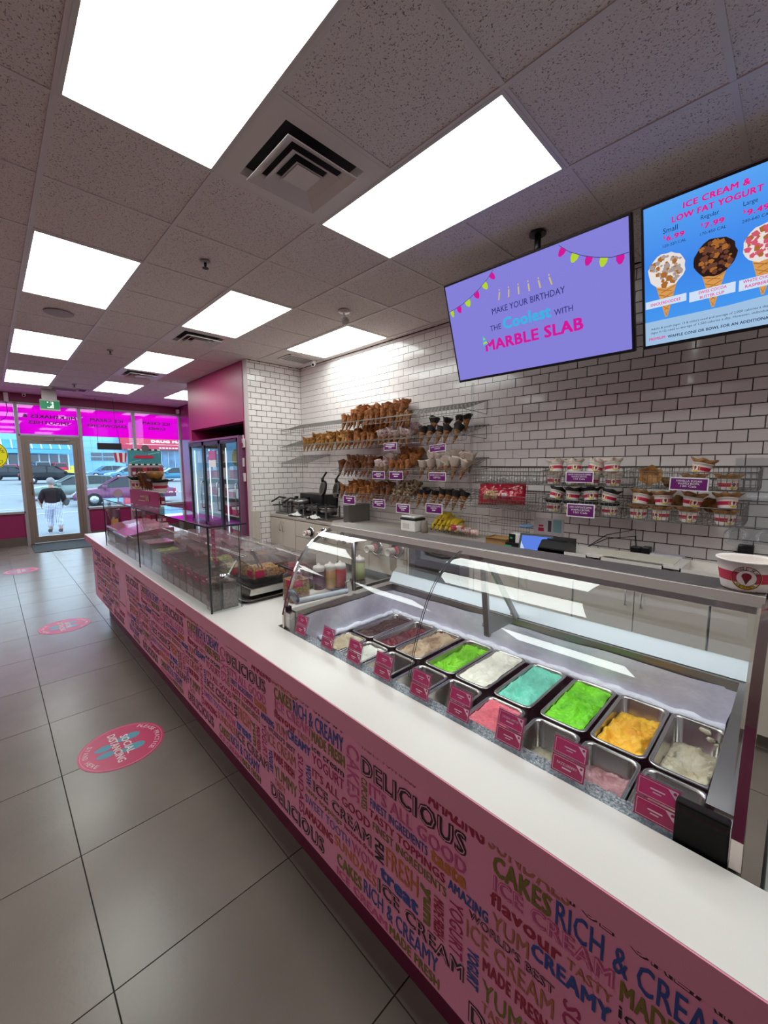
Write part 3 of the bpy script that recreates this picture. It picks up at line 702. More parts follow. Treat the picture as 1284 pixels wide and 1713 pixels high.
# ================================================================== FLAVOUR CARDS
cards = [(1.444, 1.363), (1.259, 1.182), (1.10, 1.023), (.956, .873), (.792, .716), (.650, .573), (.497, .422), (.353, .275), (.185, .108)]
clab = ['farthest flavour card, before the far end of the case', 'flavour card before the heaped pale cream tub', 'flavour card before the front row white tub', 'flavour card before the grey smeared empty tub',
        'flavour card before the chocolate brown front tub', 'flavour card before the dark brown remains', 'flavour card headed GREEN APPLE before the bright pink tub', 'flavour card reading RAZZLEBERRY on its lower half', 'nearest and largest looking flavour card, beside the black end cap']
GREYL = mat('card_grey_line', '#e2c3d4', .4)
DKP = mat('pink_card_deep', '#a81d58', .35, coat=.3)
for i, (xa, xb) in enumerate(cards):
    c = ((xa+xb)/2, -.876, .862); w = xa-xb; lean = math.radians(15)
    t = thing('flavour_card', c, 'pink two label acrylic ' + clab[i], 'card', 'flavour cards along the front of the case')
    M = Matrix.Translation(c) @ Matrix.Rotation(lean, 4, 'X')
    h = .082
    b = MB(); b.box(-w/2, w/2, -.003, 0, -.012, h, M); b.box(-w/2, w/2, -.02, -.003, -.012, -.008, M); b.build('acrylic_holder', ACRYL, t)
    for k, (z0, z1, mm) in enumerate(((.042, .079, PINKCARD), (.002, .039, DKP))):
        b = MB().use(mm).box(-w/2+.003, w/2-.003, .0004, .0012, z0, z1, M)
        X_ = Matrix(M)
        def fr(a0, a1, b0, b1, mm2, y=.0018):
            b.use(mm2).add([M @ Vector(p) for p in ((a1, y, b0), (a0, y, b0), (a0, y, b1), (a1, y, b1))], [(0, 1, 2, 3)])
        e = .0009; A0, A1, B0, B1 = -w/2+.006, w/2-.006, z0+.003, z1-.003
        fr(A0, A1, B0, B0+e, GREYL); fr(A0, A1, B1-e, B1, GREYL); fr(A0, A0+e, B0, B1, GREYL); fr(A1-e, A1, B0, B1, GREYL)
        # corner flash with the small round seal
        b.use(GREYL).add([M @ Vector(p) for p in ((A0+.018, .0019, B1), (A0, .0019, B1), (A0, .0019, B1-.018), (A0+.004, .0019, B1-.015))], [(0, 1, 2, 3)])
        s_ = [(A0+.005+.003*math.cos(q*math.pi/5), .0022, B1-.005+.003*math.sin(q*math.pi/5)) for q in range(10)]
        b.use(DKP).add([M @ Vector(p) for p in s_], [tuple(range(10))[::-1]])
        wd = {(6, 0): 'GREEN APPLE', (7, 1): 'RAZZLEBERRY'}.get((i, k))
        if wd:
            o_ = M @ Vector((.024, .002, (B0+B1)/2+.001)); b.use(GREYL).text(wd, o_, (-1, 0, 0), M.to_3x3() @ Vector((0, 0, 1)), .044, .0055)
            fr(-.008, .012, (B0+B1)/2-.006, (B0+B1)/2-.003, GREYL)
        else:
            zz = (B0+B1)/2
            fr(-.012, .013, zz+.0005, zz+.003, GREYL); fr(-.006, .008, zz-.005, zz-.003, GREYL)
        b.build('label_card', None, t)
# ================================================================== SNEEZE GUARD
gd = thing('glass_sneeze_guard', (3.1, -.78, CTZ), 'clear glass guard standing in front of the toppings on the counter', 'glass guard')
GG = glass('guard_glass', (.95, .97, .97), ior=1.5)
GT = glass('guard_top_glass', (.86, .90, .90), ior=1.62)
EDG = mat('glass_edge_dark', '#14191c', .25)
MB().quad((1.90, -.707, .862), (3.16, -.707, .862), (3.16, -.707, 1.276), (1.90, -.707, 1.276)).build('front_pane', GG, gd)
MB().quad((3.164, -.707, .862), (4.27, -.707, .862), (4.27, -.707, 1.276), (3.164, -.707, 1.276)).build('front_pane', GG, gd)
MB().box(1.90, 1.905, -.856, -.711, .862, 1.276).build('end_pane', GG, gd)
MB().box(4.265, 4.27, -.765, -.711, .862, 1.276).build('end_pane', GG, gd)
MB().box(1.885, 4.28, -.888, -.702, 1.277, 1.283).build('top_pane', GT, gd)
b = MB().box(1.885, 4.28, -.7025, -.7005, 1.276, 1.284).box(1.8835, 1.8855, -.888, -.702, 1.276, 1.284).box(1.899, 1.9035, -.7125, -.7045, .862, 1.276).box(1.899, 1.903, -.8575, -.8555, .862, 1.276)
b.box(3.160, 3.164, -.711, -.704, .862, 1.276).box(4.268, 4.272, -.712, -.704, .862, 1.276).build('edge_line', EDG, gd)
for x in (2.785, 3.23, 3.68):
    MB().bbox(x-.009, x+.009, -.885, -.865, .861, 1.276, .003).build('acrylic_post', ACRYL, gd)

# ================================================================== TOPPINGS
BINP = glass('bin_plastic', (.86, .84, .85), haze=.05, hazecol=(.7, .62, .62), rough=.05)
LIDP = glass('lid_plastic', (.90, .90, .92), haze=.05, hazecol=(.85, .8, .85), rough=.05)
def topping_bin(x0, x1, y0, y1, h, fill, color, label, lid='#b27f9a', group=None, c2=None, z=CTZ, tagc=True):
    t = thing('topping_bin', ((x0+x1)/2, (y0+y1)/2, z), label, 'bin', group)
    b = MB(); e = .003
    b.box(x0, x1, y0, y0+e, z+.001, z+h).box(x0, x1, y1-e, y1, z+.001, z+h).box(x0, x0+e, y0, y1, z+.001, z+h).box(x1-e, x1, y0, y1, z+.001, z+h).box(x0, x1, y0, y1, z+.001, z+.004)
    b.build('clear_body', BINP, t)
    n = 8; vs, fs = [], []
    for i in range(n+1):
        for j in range(n+1): vs.append((x0+.006+(x1-x0-.012)*i/n, y0+.006+(y1-y0-.012)*j/n, z+h*fill+.006*noise.noise(Vector((i*1.3+x0*50, j*1.3, 0)))))
    for i in range(n):
        for j in range(n): fs.append((i*(n+1)+j, (i+1)*(n+1)+j, (i+1)*(n+1)+j+1, i*(n+1)+j+1))
    b = MB().add(vs, fs, True).box(x0+.005, x1-.005, y0+.005, y1-.005, z+.005, z+h*fill-.006)
    b.build('topping', mat('topping_'+color.strip('#'), color, .8, color2=c2 or '#3b2a26', vscale=120, thr=(.35, .62), bump=.6, bscale=160), t)
    if lid: MB().bbox(x0-.002, x1+.002, y0-.002, y1+.002, z+h, z+h+.012, .004).build('lid', mat('lid_'+lid.strip('#'), lid, .22, coat=.3), t)
    if tagc:
        MB().box(x0+.015, x1-.015, y1, y1+.0015, z+h*.58, z+h*.86).use(PINKCARD).build('label', mat('bin_label', '#9e2c5e', .4), t)
        MB().box(x0+.035, x1-.035, y1+.0015, y1+.0022, z+h*.71, z+h*.73).build('print', GREYL, t)
    return t
cols = [('#a98f86', 'crushed grey biscuit pieces'), ('#6d4a3d', 'dark brown crumbs'), ('#cdbcb2', 'pale crumbs'), ('#7c4e36', 'reddish brown pieces'), ('#a5744c', 'tan chips'), ('#5b4a4a', 'dark grey pieces'), ('#8a4f40', 'rust brown pieces')]
for i, (cc, nm) in enumerate(cols):
    x0 = 2.015+i*.108
    topping_bin(x0, x0+.102, -.862, -.738, .172, .72, cc, 'clear topping bin of %s behind the guard glass, %s' % (nm, ['nearest of the row', 'second from the near end', 'third from the near end', 'middle of the row', 'third from the far end', 'second from the far end', 'farthest of the row'][i]), lid=None, group='topping bins behind the guard glass')
topping_bin(1.925, 1.998, -.768, -.722, .150, .93, '#8d6a55', 'narrow bin of brown crumbs at the near end of the guard', lid=None, tagc=False)
topping_bin(1.925, 1.998, -.851, -.774, .150, .90, '#c2a9a2', 'clear bin of pinkish grey crumbs beside the end glass', lid=None, tagc=False, c2='#8f7d7a')
s = thing('metal_scoop', (1.965, -.81, 1.0), 'round steel scoop resting in the pinkish crumb bin', 'scoop')
b = MB().lathe([(.004, -.022), (.016, -.018), (.023, -.008), (.025, .004), (.024, .004), (.02, -.006), (.004, -.018)], (1.955, -.80, 1.022), 14).build('bowl', CHROME, s)
MB().bar((1.96, -.82, 1.02), (2.04, -.90, 1.065), .007).build('handle', STEEL, s)
for x0, x1, cc, lb, h in ((2.80, 3.02, '#a5a95c', 'clear bin of lime green sweets mid way along the guard', .16), (3.04, 3.22, '#5a1f33', 'dark wine coloured box of sweets behind the guard', .17), (3.24, 3.44, '#4a2127', 'dark brown bin beside the wine coloured box', .17), (3.46, 3.66, '#7b3038', 'dark red bin next to the tall grey bins', .165)):
    topping_bin(x0, x1, -.90, -.745, h, .9, cc, lb, lid='#8f3d52' if cc == '#5a1f33' else None, tagc=False)
# large grey bins with curved white lids
for i, (x0, x1) in enumerate(((3.70, 4.13), (4.15, 4.55))):
    t = thing('lidded_storage_bin', ((x0+x1)/2, -.90, CTZ), ['grey translucent storage bin with pink curved lid, nearer of two', 'grey translucent storage bin with pink curved lid, at the far end'][i], 'bin', 'large lidded bins at the end of the counter')
    yf = -.745-.03*i
    b = MB().bbox(x0, x1, -1.10, yf, CTZ+.001, CTZ+.125, .01); b.build('body', mat('grey_translucent_bin', '#6f7280', .25, var=.3, vscale=9, coat=.3), t)
    pr = [(yf+.004, .985), (yf+.004, 1.0), (yf-.03, 1.012), (yf-.10, 1.03), (yf-.22, 1.045), (-1.10, 1.05), (-1.10, .985)]
    MB().prism(pr, 'x', x0-.004, x1+.004).build('lid', mat('pink_curved_lid', '#b46a80', .18, coat=.5), t)
    MB().tube([(x0, yf+.004, 1.0), (x1, yf+.004, 1.0)], .008, 8).build('lid_rim', mat('lid_rim_white', '#d5cfe4', .25), t)
# lidded clear trays with tongs, two rows behind
TRC = [('#c9bfae', 'pale flakes'), ('#a68a5e', 'tan pieces'), ('#d6c96b', 'yellow sweets'), ('#7c4a35', 'brown chunks'), ('#8f3040', 'red sweets'), ('#5a3c33', 'dark chunks'), ('#b0763a', 'amber pieces'), ('#93555c', 'dusky pink pieces'), ('#70504a', 'cocoa pieces'), ('#b59b8c', 'beige pieces')]
k = 0
def clear_tray(x0, x1, y0, y1, z, h, cc, label, group=None, tongs=True, lid=True, fill=.55):
    t = thing('clear_topping_tray', ((x0+x1)/2, (y0+y1)/2, z), label, 'tray', group); e = .003; hb = h*.62
    b = MB().box(x0, x1, y0, y0+e, z, z+h).prism([(x0, z), (x1, z), (x1, z+h), (x0, z+hb+.02)], 'y', y1-e, y1)
    b.prism([(x0, z), (x1, z), (x1, z+h), (x0, z+hb+.02)], 'y', y0, y0+e).box(x0, x0+e, y0, y1, z, z+hb).box(x1-e, x1, y0, y1, z, z+h).box(x0, x1, y0, y1, z, z+e)
    b.build('clear_body', BINP, t)
    vs, fs = [], []; n = 12; rnd = random.random()*50
    for i in range(n+1):
        for j in range(n+1):
            u, v = i/n, j/n; edge = min(1, 5*min(u, v, 1-u, 1-v)+.3)
            vs.append((x0+.006+(x1-x0-.012)*u, y0+.006+(y1-y0-.012)*v, z+.006+h*fill*edge*(.8+.3*noise.noise(Vector((u*3, v*3, rnd))))+.006*noise.noise(Vector((u*12, v*12, rnd)))))
    for i in range(n):
        for j in range(n): fs.append((i*(n+1)+j, (i+1)*(n+1)+j, (i+1)*(n+1)+j+1, i*(n+1)+j+1))
    MB().add(vs, fs, True).build('topping', mat('tray_'+cc.strip('#'), cc, .6, color2='#4a3226', vscale=70, thr=(.42, .62), bump=.8, bscale=90), t)
    if lid:
        MB().add([(x0, y0, z+hb+.022), (x0, y1, z+hb+.022), (x1, y1, z+h+.003), (x1, y0, z+h+.003)], [(0, 1, 2, 3)]).build('lid', LIDP, t)
    MB().box(x0-.0015, x0, y1-.065, y1-.012, z+hb*.45, z+hb*.95).build('label', mat('tray_label', '#b32753', .4), t)
    MB().box(x0+.012, x0+.065, y1, y1+.0015, z+hb*.5, z+hb*.95).build('label', mat('tray_label'), t)
    return t
def tongs(p, q, label, group='steel tongs lying on the toppings'):
    p, q = Vector(p), Vector(q); b = MB(); dd = (q-p).normalized(); sd = dd.cross(Vector((0, 0, 1))).normalized()
    for s_ in (-1, 1): b.bar(p+sd*.016*s_, q+sd*.004*s_, .009, .003)
    b.ball(q, .007, 8)
    o = b.build('tongs', STEEL, label=label, cat='tongs', group=group); return o
pos = ['nearest', 'second', 'third', 'fourth', 'fifth', 'sixth', 'seventh', 'farthest']
for r_, (ya, yb) in enumerate(((-1.16, -.955), (-1.42, -1.20))):
    for i in range(7):
        if r_ == 0 and i == 0: continue
        x0 = 2.065+i*.232; cc, nm = TRC[(i+r_*4) % 10]
        clear_tray(x0, x0+.205, ya, yb, CTZ+.03, .125, cc, 'clear lidded tray of %s, %s in the %s row of trays' % (nm, pos[i], ('front', 'rear')[r_]), 'clear topping trays behind the guard')
        if (i+r_) % 2 == 0 or i < 3:
            tongs((x0+.02, (ya+yb)/2-.02, CTZ+.155), (x0+.15, yb-.03, CTZ+.20), 'steel tongs lying on the %s %s row topping tray' % (pos[i], ('front', 'rear')[r_]))
t = thing('prep_rail', (2.9, -1.2, CTZ), 'steel rail tray under the clear topping trays', 'tray')
MB().bbox(2.28, 3.70, -1.44, -.94, CTZ+.001, CTZ+.028, .004).build('tray', DSTEEL, t)
# granola box on its pans
t = thing('sheet_pan', (2.1, -1.1, CTZ), 'shallow steel baking sheet on the white counter', 'pan')
b = MB(); pts = rrect(.34, .52, .035, 4, 2.09, -1.15); n = len(pts)
b.add([(x, y, CTZ+.002) for x, y in pts]+[(x, y, CTZ+.018) for x, y in rrect(.36, .54, .04, 4, 2.09, -1.15)]+[(x, y, CTZ+.018) for x, y in rrect(.375, .555, .045, 4, 2.09, -1.15)], [tuple(range(n))]+[(i, (i+1) % n, n+(i+1) % n, n+i) for i in range(n)]+[(n+i, n+(i+1) % n, 2*n+(i+1) % n, 2*n+i) for i in range(n)])
b.build('pan', PAN, t)
t = thing('black_tray', (2.1, -1.08, CTZ+.01), 'black tray inside a steel pan under the granola box', 'tray')
MB().prism([(1.975, .878), (2.235, .878), (2.25, .916), (1.96, .916)], 'y', -1.27, -.935).build('steel_tray', PAN, t)
MB().box(1.985, 2.235, -1.255, -.95, .9165, .921).build('black_insert', BLACK, t)
clear_tray(2.03, 2.22, -1.20, -.985, .922, .115, '#b07c34', 'clear box of brown granola clusters at the near end of the trays', fill=.66)
tongs((2.07, -1.06, .975), (2.12, -1.03, 1.085), 'steel tongs standing in the granola box')
# crushed nut jar
jc = PZ(496, 1003, CTZ); t = thing('nut_jar', jc, 'clear square jar of crushed nuts beside the case glass', 'jar')
b = MB(); w = .112
for (a, z) in ((w, 0), (w, .12), (w-.004, .135), (w-.03, .15), (w-.03, .168)): b.v += [(x+jc.x, y+jc.y, CTZ+z+.001) for x, y in rrect(a, a, .02 if a > .1 else .03, 4)]
n = 20
for i in range(4): b.f += [(i*n+j, i*n+(j+1) % n, (i+1)*n+(j+1) % n, (i+1)*n+j) for j in range(n)]
b.f.append(tuple(range(n))); b.m = [0]*len(b.f); b.sm = [True]*len(b.f); b.build('clear_body', BINP, t)
b = MB(); b.prism([(x+jc.x, y+jc.y) for x, y in rrect(w-.008, w-.008, .018, 4)], 'z', CTZ+.004, CTZ+.115)
b.ball((jc.x, jc.y, CTZ+.113), .04, 12, (1, 1, .25), lump=.5); b.build('crushed_nuts', mat('nuts', '#c39a72', .8, color2='#8d6845', vscale=110, thr=(.4, .6), bump=.8, bscale=120), t)
MB().box(jc.x-.05, jc.x-.0, jc.y+w/2, jc.y+w/2+.002, CTZ+.085, CTZ+.12).box(jc.x-w/2-.002, jc.x-w/2, jc.y+.0, jc.y+.05, CTZ+.085, CTZ+.12).build('label', mat('tray_label'), t)
t = thing('nut_scoop', (jc.x, jc.y-.02, CTZ+.14), 'steel ladle sticking out of the crushed nut jar', 'ladle')
MB().ball((jc.x-.01, jc.y-.01, CTZ+.145), .022, 12).build('bowl', CHROME, t)
MB().bar((jc.x, jc.y-.0, CTZ+.15), (jc.x+.06, jc.y+.06, CTZ+.185), .008).ball((jc.x+.06, jc.y+.06, CTZ+.185), .009, 8).build('handle', mat('dark_handle', '#26262a', .4), t)
# sauce bottles in their steel rail
bz = .89
BT = [(533.5, 985, '#4a2236', 'squeeze bottle of dark purple sauce in the steel rail'), (552, 982, '#c8925a', 'squeeze bottle of caramel sauce with a printed label'), (569, 980, '#b5414a', 'squeeze bottle of red berry sauce in the steel rail'), (601, 968, '#b9bd7c', 'squeeze bottle of pale green sauce behind the case post')]
BCAP = mat('bottle_cap', '#dcd2cc', .3)
for i, (px, py, cc, lb) in enumerate(BT):
    p = PZ(px, py, bz); t = thing('sauce_bottle', p, lb, 'bottle', 'sauce bottles in the steel rail')
    MB().lathe([(.030, 0), (.034, .005), (.034, .095), (.031, .105), (.022, .115)], p, 18).build('bottle', mat('sauce_'+cc.strip('#'), cc, .3, coat=.4), t)
    MB().lathe([(.032, .1), (.033, .118), (.029, .128), (.012, .131), (.006, .142), (.003, .145)], p, 18).build('cap', BCAP, t)
    if i == 1: MB().lathe([(.0346, .02), (.0346, .06)], p, 18, cap0=False, cap1=False).build('label', mat('caramel_label', '#a88a4c', .5), t)
t = thing('steel_rail', (1.85, -1.5, .80), 'steel bottle rail holding the sauce bottles', 'rail')
b = MB().box(1.60, 2.12, -1.62, -1.33, .80, .888).box(1.585, 1.60, -1.62, -1.33, .80, .925).box(1.60, 2.12, -1.63, -1.62, .80, .93); b.build('rail_body', DSTEEL, t)
# coffee bag at the far end, allergen strip, menu stand, paddle
p = Vector((4.74, -.86, CTZ)); t = thing('coffee_bag', p, 'black glossy bag with gold print at the far end of the counter', 'bag')
b = MB()
for z, w_, d_ in ((0, .10, .07), (.03, .125, .09), (.14, .125, .085), (.22, .12, .05), (.27, .12, .012), (.285, .12, .008)):
    b.v += [(p.x+y, p.y+x, p.z+z+.001) for x, y in rrect(w_, d_, d_*.3, 3)]
for i in range(5): b.f += [(i*16+j, i*16+(j+1) % 16, (i+1)*16+(j+1) % 16, (i+1)*16+j) for j in range(16)]
b.f += [tuple(range(16)), tuple(range(80, 96))]; b.m = [0]*len(b.f); b.sm = [True]*len(b.f)
b.build('bag', mat('black_foil', '#0f0d0e', .2, coat=.5), t)
b = MB().use(mat('gold_print', '#c29a3c', .4)).box(p.x-.0475, p.x-.046, p.y-.03, p.y+.03, p.z+.12, p.z+.19).use(WPRINT).box(p.x-.0475, p.x-.046, p.y-.055, p.y+.055, p.z+.05, p.z+.057); b.build('print', None, t)
t = thing('allergen_strip', (2.26, -.872, 1.0), 'tall narrow pink list card hanging inside the guard', 'card')
b = MB().use(PINKCARD).box(2.235, 2.285, -.872, -.870, 1.0, 1.272).use(GREYL)
for i in range(9):
    b.box(2.244, 2.276, -.8700, -.8694, 1.02+i*.028, 1.024+i*.028).box(2.250, 2.270, -.8700, -.8694, 1.029+i*.028, 1.031+i*.028)
b.build('card', None, t)
# cone display stand on the guard top
a_, c_ = PZ(216, 843, 1.286), PZ(274, 849, 1.286)
dv = Vector((-.62, -.10, 0)).normalized(); a_ = Vector((3.30, -.735, 1.285)); wS = .42
t = thing('menu_stand', (3.1, -.78, 1.284), 'pink menu card in a clear stand on top of the guard glass', 'stand')
q0, q1 = Vector((3.52, -.755, 1.286)), Vector((2.96, -.80, 1.286))
b = MB().add([q0, q1, q1+Vector((0, 0, .105)), q0+Vector((0, 0, .105))], [(0, 1, 2, 3)]); b.build('card', PINKCARD, t)
rt = (q1-q0).normalized()
b = MB()
for (u0, u1, z0, z1) in ((.22, .31, .058, .070), (.18, .31, .030, .038), (.33, .35, .035, .075), (.365, .385, .035, .075)):
    e_ = Vector((0, .003, 0)); b.add([q0+rt*u0+e_+Vector((0, 0, z0)), q0+rt*u1+e_+Vector((0, 0, z0)), q0+rt*u1+e_+Vector((0, 0, z1)), q0+rt*u0+e_+Vector((0, 0, z1))], [(0, 1, 2, 3)])
b.build('print', mat('pale_print', '#c9b58c', .5), t)
bk = Vector((0, -.085, 0)); e2 = Vector((-.16, -.02, 0))
b = MB().add([q0+bk, q1+bk+e2, q1+e2, q0], [(0, 1, 2, 3)]).add([q0+Vector((0, 0, .11)), q1+e2+Vector((0, 0, .11)), q1+e2+bk+Vector((0, 0, .11)), q0+bk+Vector((0, 0, .11))], [(0, 1, 2, 3)]).add([q1+e2, q1+e2+bk, q1+e2+bk+Vector((0, 0, .11)), q1+e2+Vector((0, 0, .11))], [(0, 1, 2, 3)]).add([q0, q0+bk, q0+bk+Vector((0, 0, .11)), q0+Vector((0, 0, .11))], [(0, 1, 2, 3)])
b.build('acrylic_box', ACRYL, t)

# ---- cones and cups ------------------------------------------------------------------
WAF = mat('waffle', '#a8703c', .6, color2='#6f421f', vscale=60, thr=(.4, .6), bump=.5, bscale=90)
def cone_mesh(name, body, top=None, seed=0, h=.15, r=.034, dip=.4, flare=.012):
    rn = random.Random(seed); b = MB(); n = 14; prof = [(.003, 0), (.010, .03), (.019, .07), (r*.82, .11), (r, h*.86), (r+flare*.4, h*.95), (r+flare, h)]
    ph = rn.uniform(0, 6)
    def jit(i, j):
        if i < 4: return Vector((0, 0, 0))
        w = 2*math.pi*j/n; k = (i-3)/3
        return Vector((rn.uniform(-1, 1)*.002*k, rn.uniform(-1, 1)*.002*k, k*(.014*math.sin(w+ph)+.006*math.sin(3*w+ph)+rn.uniform(-.004, .004))))
    b.use(body).lathe(prof, n=n, jit=jit, cap0=True, cap1=False)
    base = len(b.v)-n
    inner = [(b.v[base+j][0]*.86, b.v[base+j][1]*.86, b.v[base+j][2]-.006) for j in range(n)]; bot = [(b.v[base+j][0]*.35, b.v[base+j][1]*.35, h*.55) for j in range(n)]
    o_ = len(b.v); b.v += inner+bot
    for j in range(n):
        for q in ((base+j, base+(j+1) % n, o_+(j+1) % n, o_+j), (o_+j, o_+(j+1) % n, o_+n+(j+1) % n, o_+n+j)): b.f.append(q); b.m.append(0); b.sm.append(True)
    b.f.append(tuple(o_+n+j for j in range(n))); b.m.append(0); b.sm.append(False)
    if top:
        b.use(top); ti = b.mi
        for i, f in enumerate(b.f):
            if min(b.v[v][2] for v in f) > h*(1-dip)-.001: b.m[i] = ti
    me = bpy.data.meshes.new(name); me.from_pydata(b.v, [], b.f)
    for m in b.mats: me.materials.append(m)
    me.polygons.foreach_set('material_index', b.m); me.polygons.foreach_set('use_smooth', b.sm); me.update(); return me
SPECK = mat('speckled_white_dip', '#d8c4bf', .5, color2='#a05a6c', vscale=70, thr=(.55, .62), bump=.4, bscale=80)
NUT = mat('nut_dip', '#b59a7c', .6, color2='#40281c', vscale=60, thr=(.42, .6), bump=1, bscale=60)
DARKC = mat('dark_chocolate_dip', '#170c0c', .65, bump=.4, bscale=60)
WHC = mat('white_chocolate_dip', '#dbc9be', .45, bump=.3, bscale=50)
CONES = {
 'caramel': [cone_mesh('waffle_cone', mat('caramel_waffle', '#b06c30', .5, color2='#6d3a16', vscale=45, thr=(.4, .65), bump=.6, bscale=80), None, i) for i in range(3)],
 'gold': [cone_mesh('waffle_cone', mat('golden_waffle', '#b98237', .5, color2='#80501e', vscale=45, thr=(.4, .65), bump=.6, bscale=80), None, i+5) for i in range(3)],
 'plain': [cone_mesh('waffle_cone', WAF, None, i+9, r=.028, flare=.004) for i in range(2)],
 'brown': [cone_mesh('waffle_cone', mat('brown_waffle', '#87502a', .5, color2='#4c2812', vscale=45, thr=(.4, .65), bump=.6, bscale=80), None, i+12) for i in range(3)],
 'speck': [cone_mesh('waffle_cone', WAF, SPECK, i+15, dip=.45, flare=.02) for i in range(3)],
 'dark': [cone_mesh('waffle_cone', WAF, DARKC, i+18, dip=.5, flare=.012) for i in range(3)],
 'white': [cone_mesh('waffle_cone', WAF, WHC, i+21, dip=.5, flare=.022) for i in range(3)],
 'nut': [cone_mesh('waffle_cone', WAF, NUT, i+24, dip=.55, flare=.014) for i in range(3)]}
def cone(kind, x, y, z, label, group, lean=None, k=1.0):
    me = random.choice(CONES[kind]); o = bpy.data.objects.new('waffle_cone', me); COL.objects.link(o)
    o.location = (x, y, z); l = lean or (random.uniform(-.10, .16), random.uniform(-.25, .1))
    o.rotation_euler = (-.28+l[0], l[1], random.uniform(0, 6.28)); o.rotation_mode = 'XYZ'
    R_ = Matrix.Rotation(l[1], 3, 'Y') @ Matrix.Rotation(.26+l[0], 3, 'X') @ Matrix.Rotation(random.uniform(0, 6.28), 3, 'Z')
    o.rotation_euler = R_.to_euler(); o.scale = (k, k, k)
    tag(o, label, 'cone', group); return o
# ================================================================== WALL RACKS
WIRE = mat('zinc_wire', '#86827f', .4, .8)
YW = -3.434
YF = -3.06
def rack(x0, x1, zf, zb, label, yf=YF):
    t = thing('wire_cone_rack', ((x0+x1)/2, (YW+yf)/2, zf), label, 'wire rack', 'wire cone racks on the tiled wall')
    b = MB(); r = .0026
    P = lambda x, q: (x, YW+(yf-YW)*q+.004, zb+(zf-zb)*q)
    for q in (0, .18, .36, .54, .70, .85, 1): b.tube([P(x0, q), P(x1, q)], r, 5, cap=False)
    n = int((x1-x0)/.045)
    for i in range(n+1):
        x = x0+(x1-x0)*i/n; b.tube([P(x, 0), P(x, 1)], r*.8, 4, cap=False)
        b.tube([P(x, 1), (x, yf+.006, zf-.05)], r*.8, 4, cap=False)
    b.tube([(x0, yf+.006, zf-.05), (x1, yf+.006, zf-.05)], r, 5, cap=False)
    b.build('wire_grid', WIRE, t)
    for x in (x0+.03, x1-.03):
        MB().tube([(x, YW+.004, zb), (x, YW+.004, zb-.13), (x, yf+.08, zf)], .0032, 6).build('side_bracket', WIRE, t)
    return t
rack(2.09, 5.26, 2.063, 2.172, 'topmost long wire rack, running into the tiled corner')
rack(2.09, 5.26, 1.835, 1.943, 'second long wire rack, with the golden cones')
rack(4.58, 5.26, 1.601, 1.718, 'short empty wire rack in the corner under the two long racks')
rack(2.08, 4.02, 1.509, 1.635, 'third wire rack, holding brown and white dipped cones')
rack(2.08, 4.02, 1.2225, 1.326, 'lowest wire rack, just above the waffle irons')
ORD = ['nearest the corner', 'second from the corner', 'third from the corner', 'fourth from the corner', 'fifth from the corner', 'sixth from the corner', 'seventh from the corner', 'eighth from the corner', 'ninth from the corner', 'tenth from the corner', 'eleventh from the corner', 'twelfth from the corner', 'thirteenth from the corner', 'fourteenth from the corner', 'fifteenth from the corner', 'sixteenth from the corner']
def row(kind, xa, xb, zf, zb, what, rows=(0,), step=.066, dz=0, k=1.22):
    for r_ in rows:
        x = xa - (.03 if r_ % 2 else 0); c = 0
        while x > xb:
            q = (.07, .34, .62)[r_]; y = YF-(YF-YW)*q-.035; z = zf+(zb-zf)*q
            cone(kind, x+random.uniform(-.008, .008), y, z-.088+dz+random.uniform(-.008, .010)+r_*.03, '%s, %s line, %s' % (what, ('front', 'middle', 'wall side')[r_], ORD[c]), what.replace('cone', 'cones'), k=k)
            x -= step; c += 1
T1, T2, T3, T4 = (2.063, 2.172), (1.835, 1.943), (1.509, 1.635), (1.2225, 1.326)
row('caramel', 3.93, 3.08, *T1, 'caramel waffle cone on the topmost rack', (0, 1, 2), .074)
row('plain', 3.02, 2.80, *T1, 'slim plain cone on the topmost rack', (0,), .046, dz=-.03, k=1.1)
row('gold', 4.76, 3.82, *T2, 'golden waffle cone on the second rack', (0, 1), .078)
row('caramel', 3.80, 3.36, *T2, 'toasted waffle cone on the second rack', (0, 1, 2), .074)
row('speck', 3.30, 2.84, *T2, 'pink specked white dipped cone on the second rack', (0, 1), .085)
row('dark', 2.70, 2.20, *T2, 'dark chocolate dipped cone on the second rack', (0,), .105)
row('dark', 2.64, 2.20, *T2, 'dark chocolate dipped cone on the second rack', (1,), .13, dz=.04)
row('brown', 3.98, 3.42, *T3, 'dark brown waffle cone on the third rack', (0, 1), .072)
row('speck', 3.36, 3.16, *T3, 'speckled white dipped cone on the third rack', (0, 1), .075)
row('caramel', 3.12, 2.82, *T3, 'brown crumb coated cone on the third rack', (0, 1, 2), .075)
row('white', 2.68, 2.14, *T3, 'white chocolate dipped cone on the third rack', (0, 1), .098, k=1.3)
row('caramel', 3.97, 3.46, *T4, 'orange brown waffle cone on the lowest rack', (0, 1), .078)
row('brown', 3.42, 3.16, *T4, 'dark brown waffle cone on the lowest rack', (0, 1), .078)
row('nut', 3.10, 2.82, *T4, 'nut coated cone on the lowest rack', (0, 1), .078)
row('dark', 2.72, 2.18, *T4, 'dark chocolate dipped cone on the lowest rack', (0,), .090)
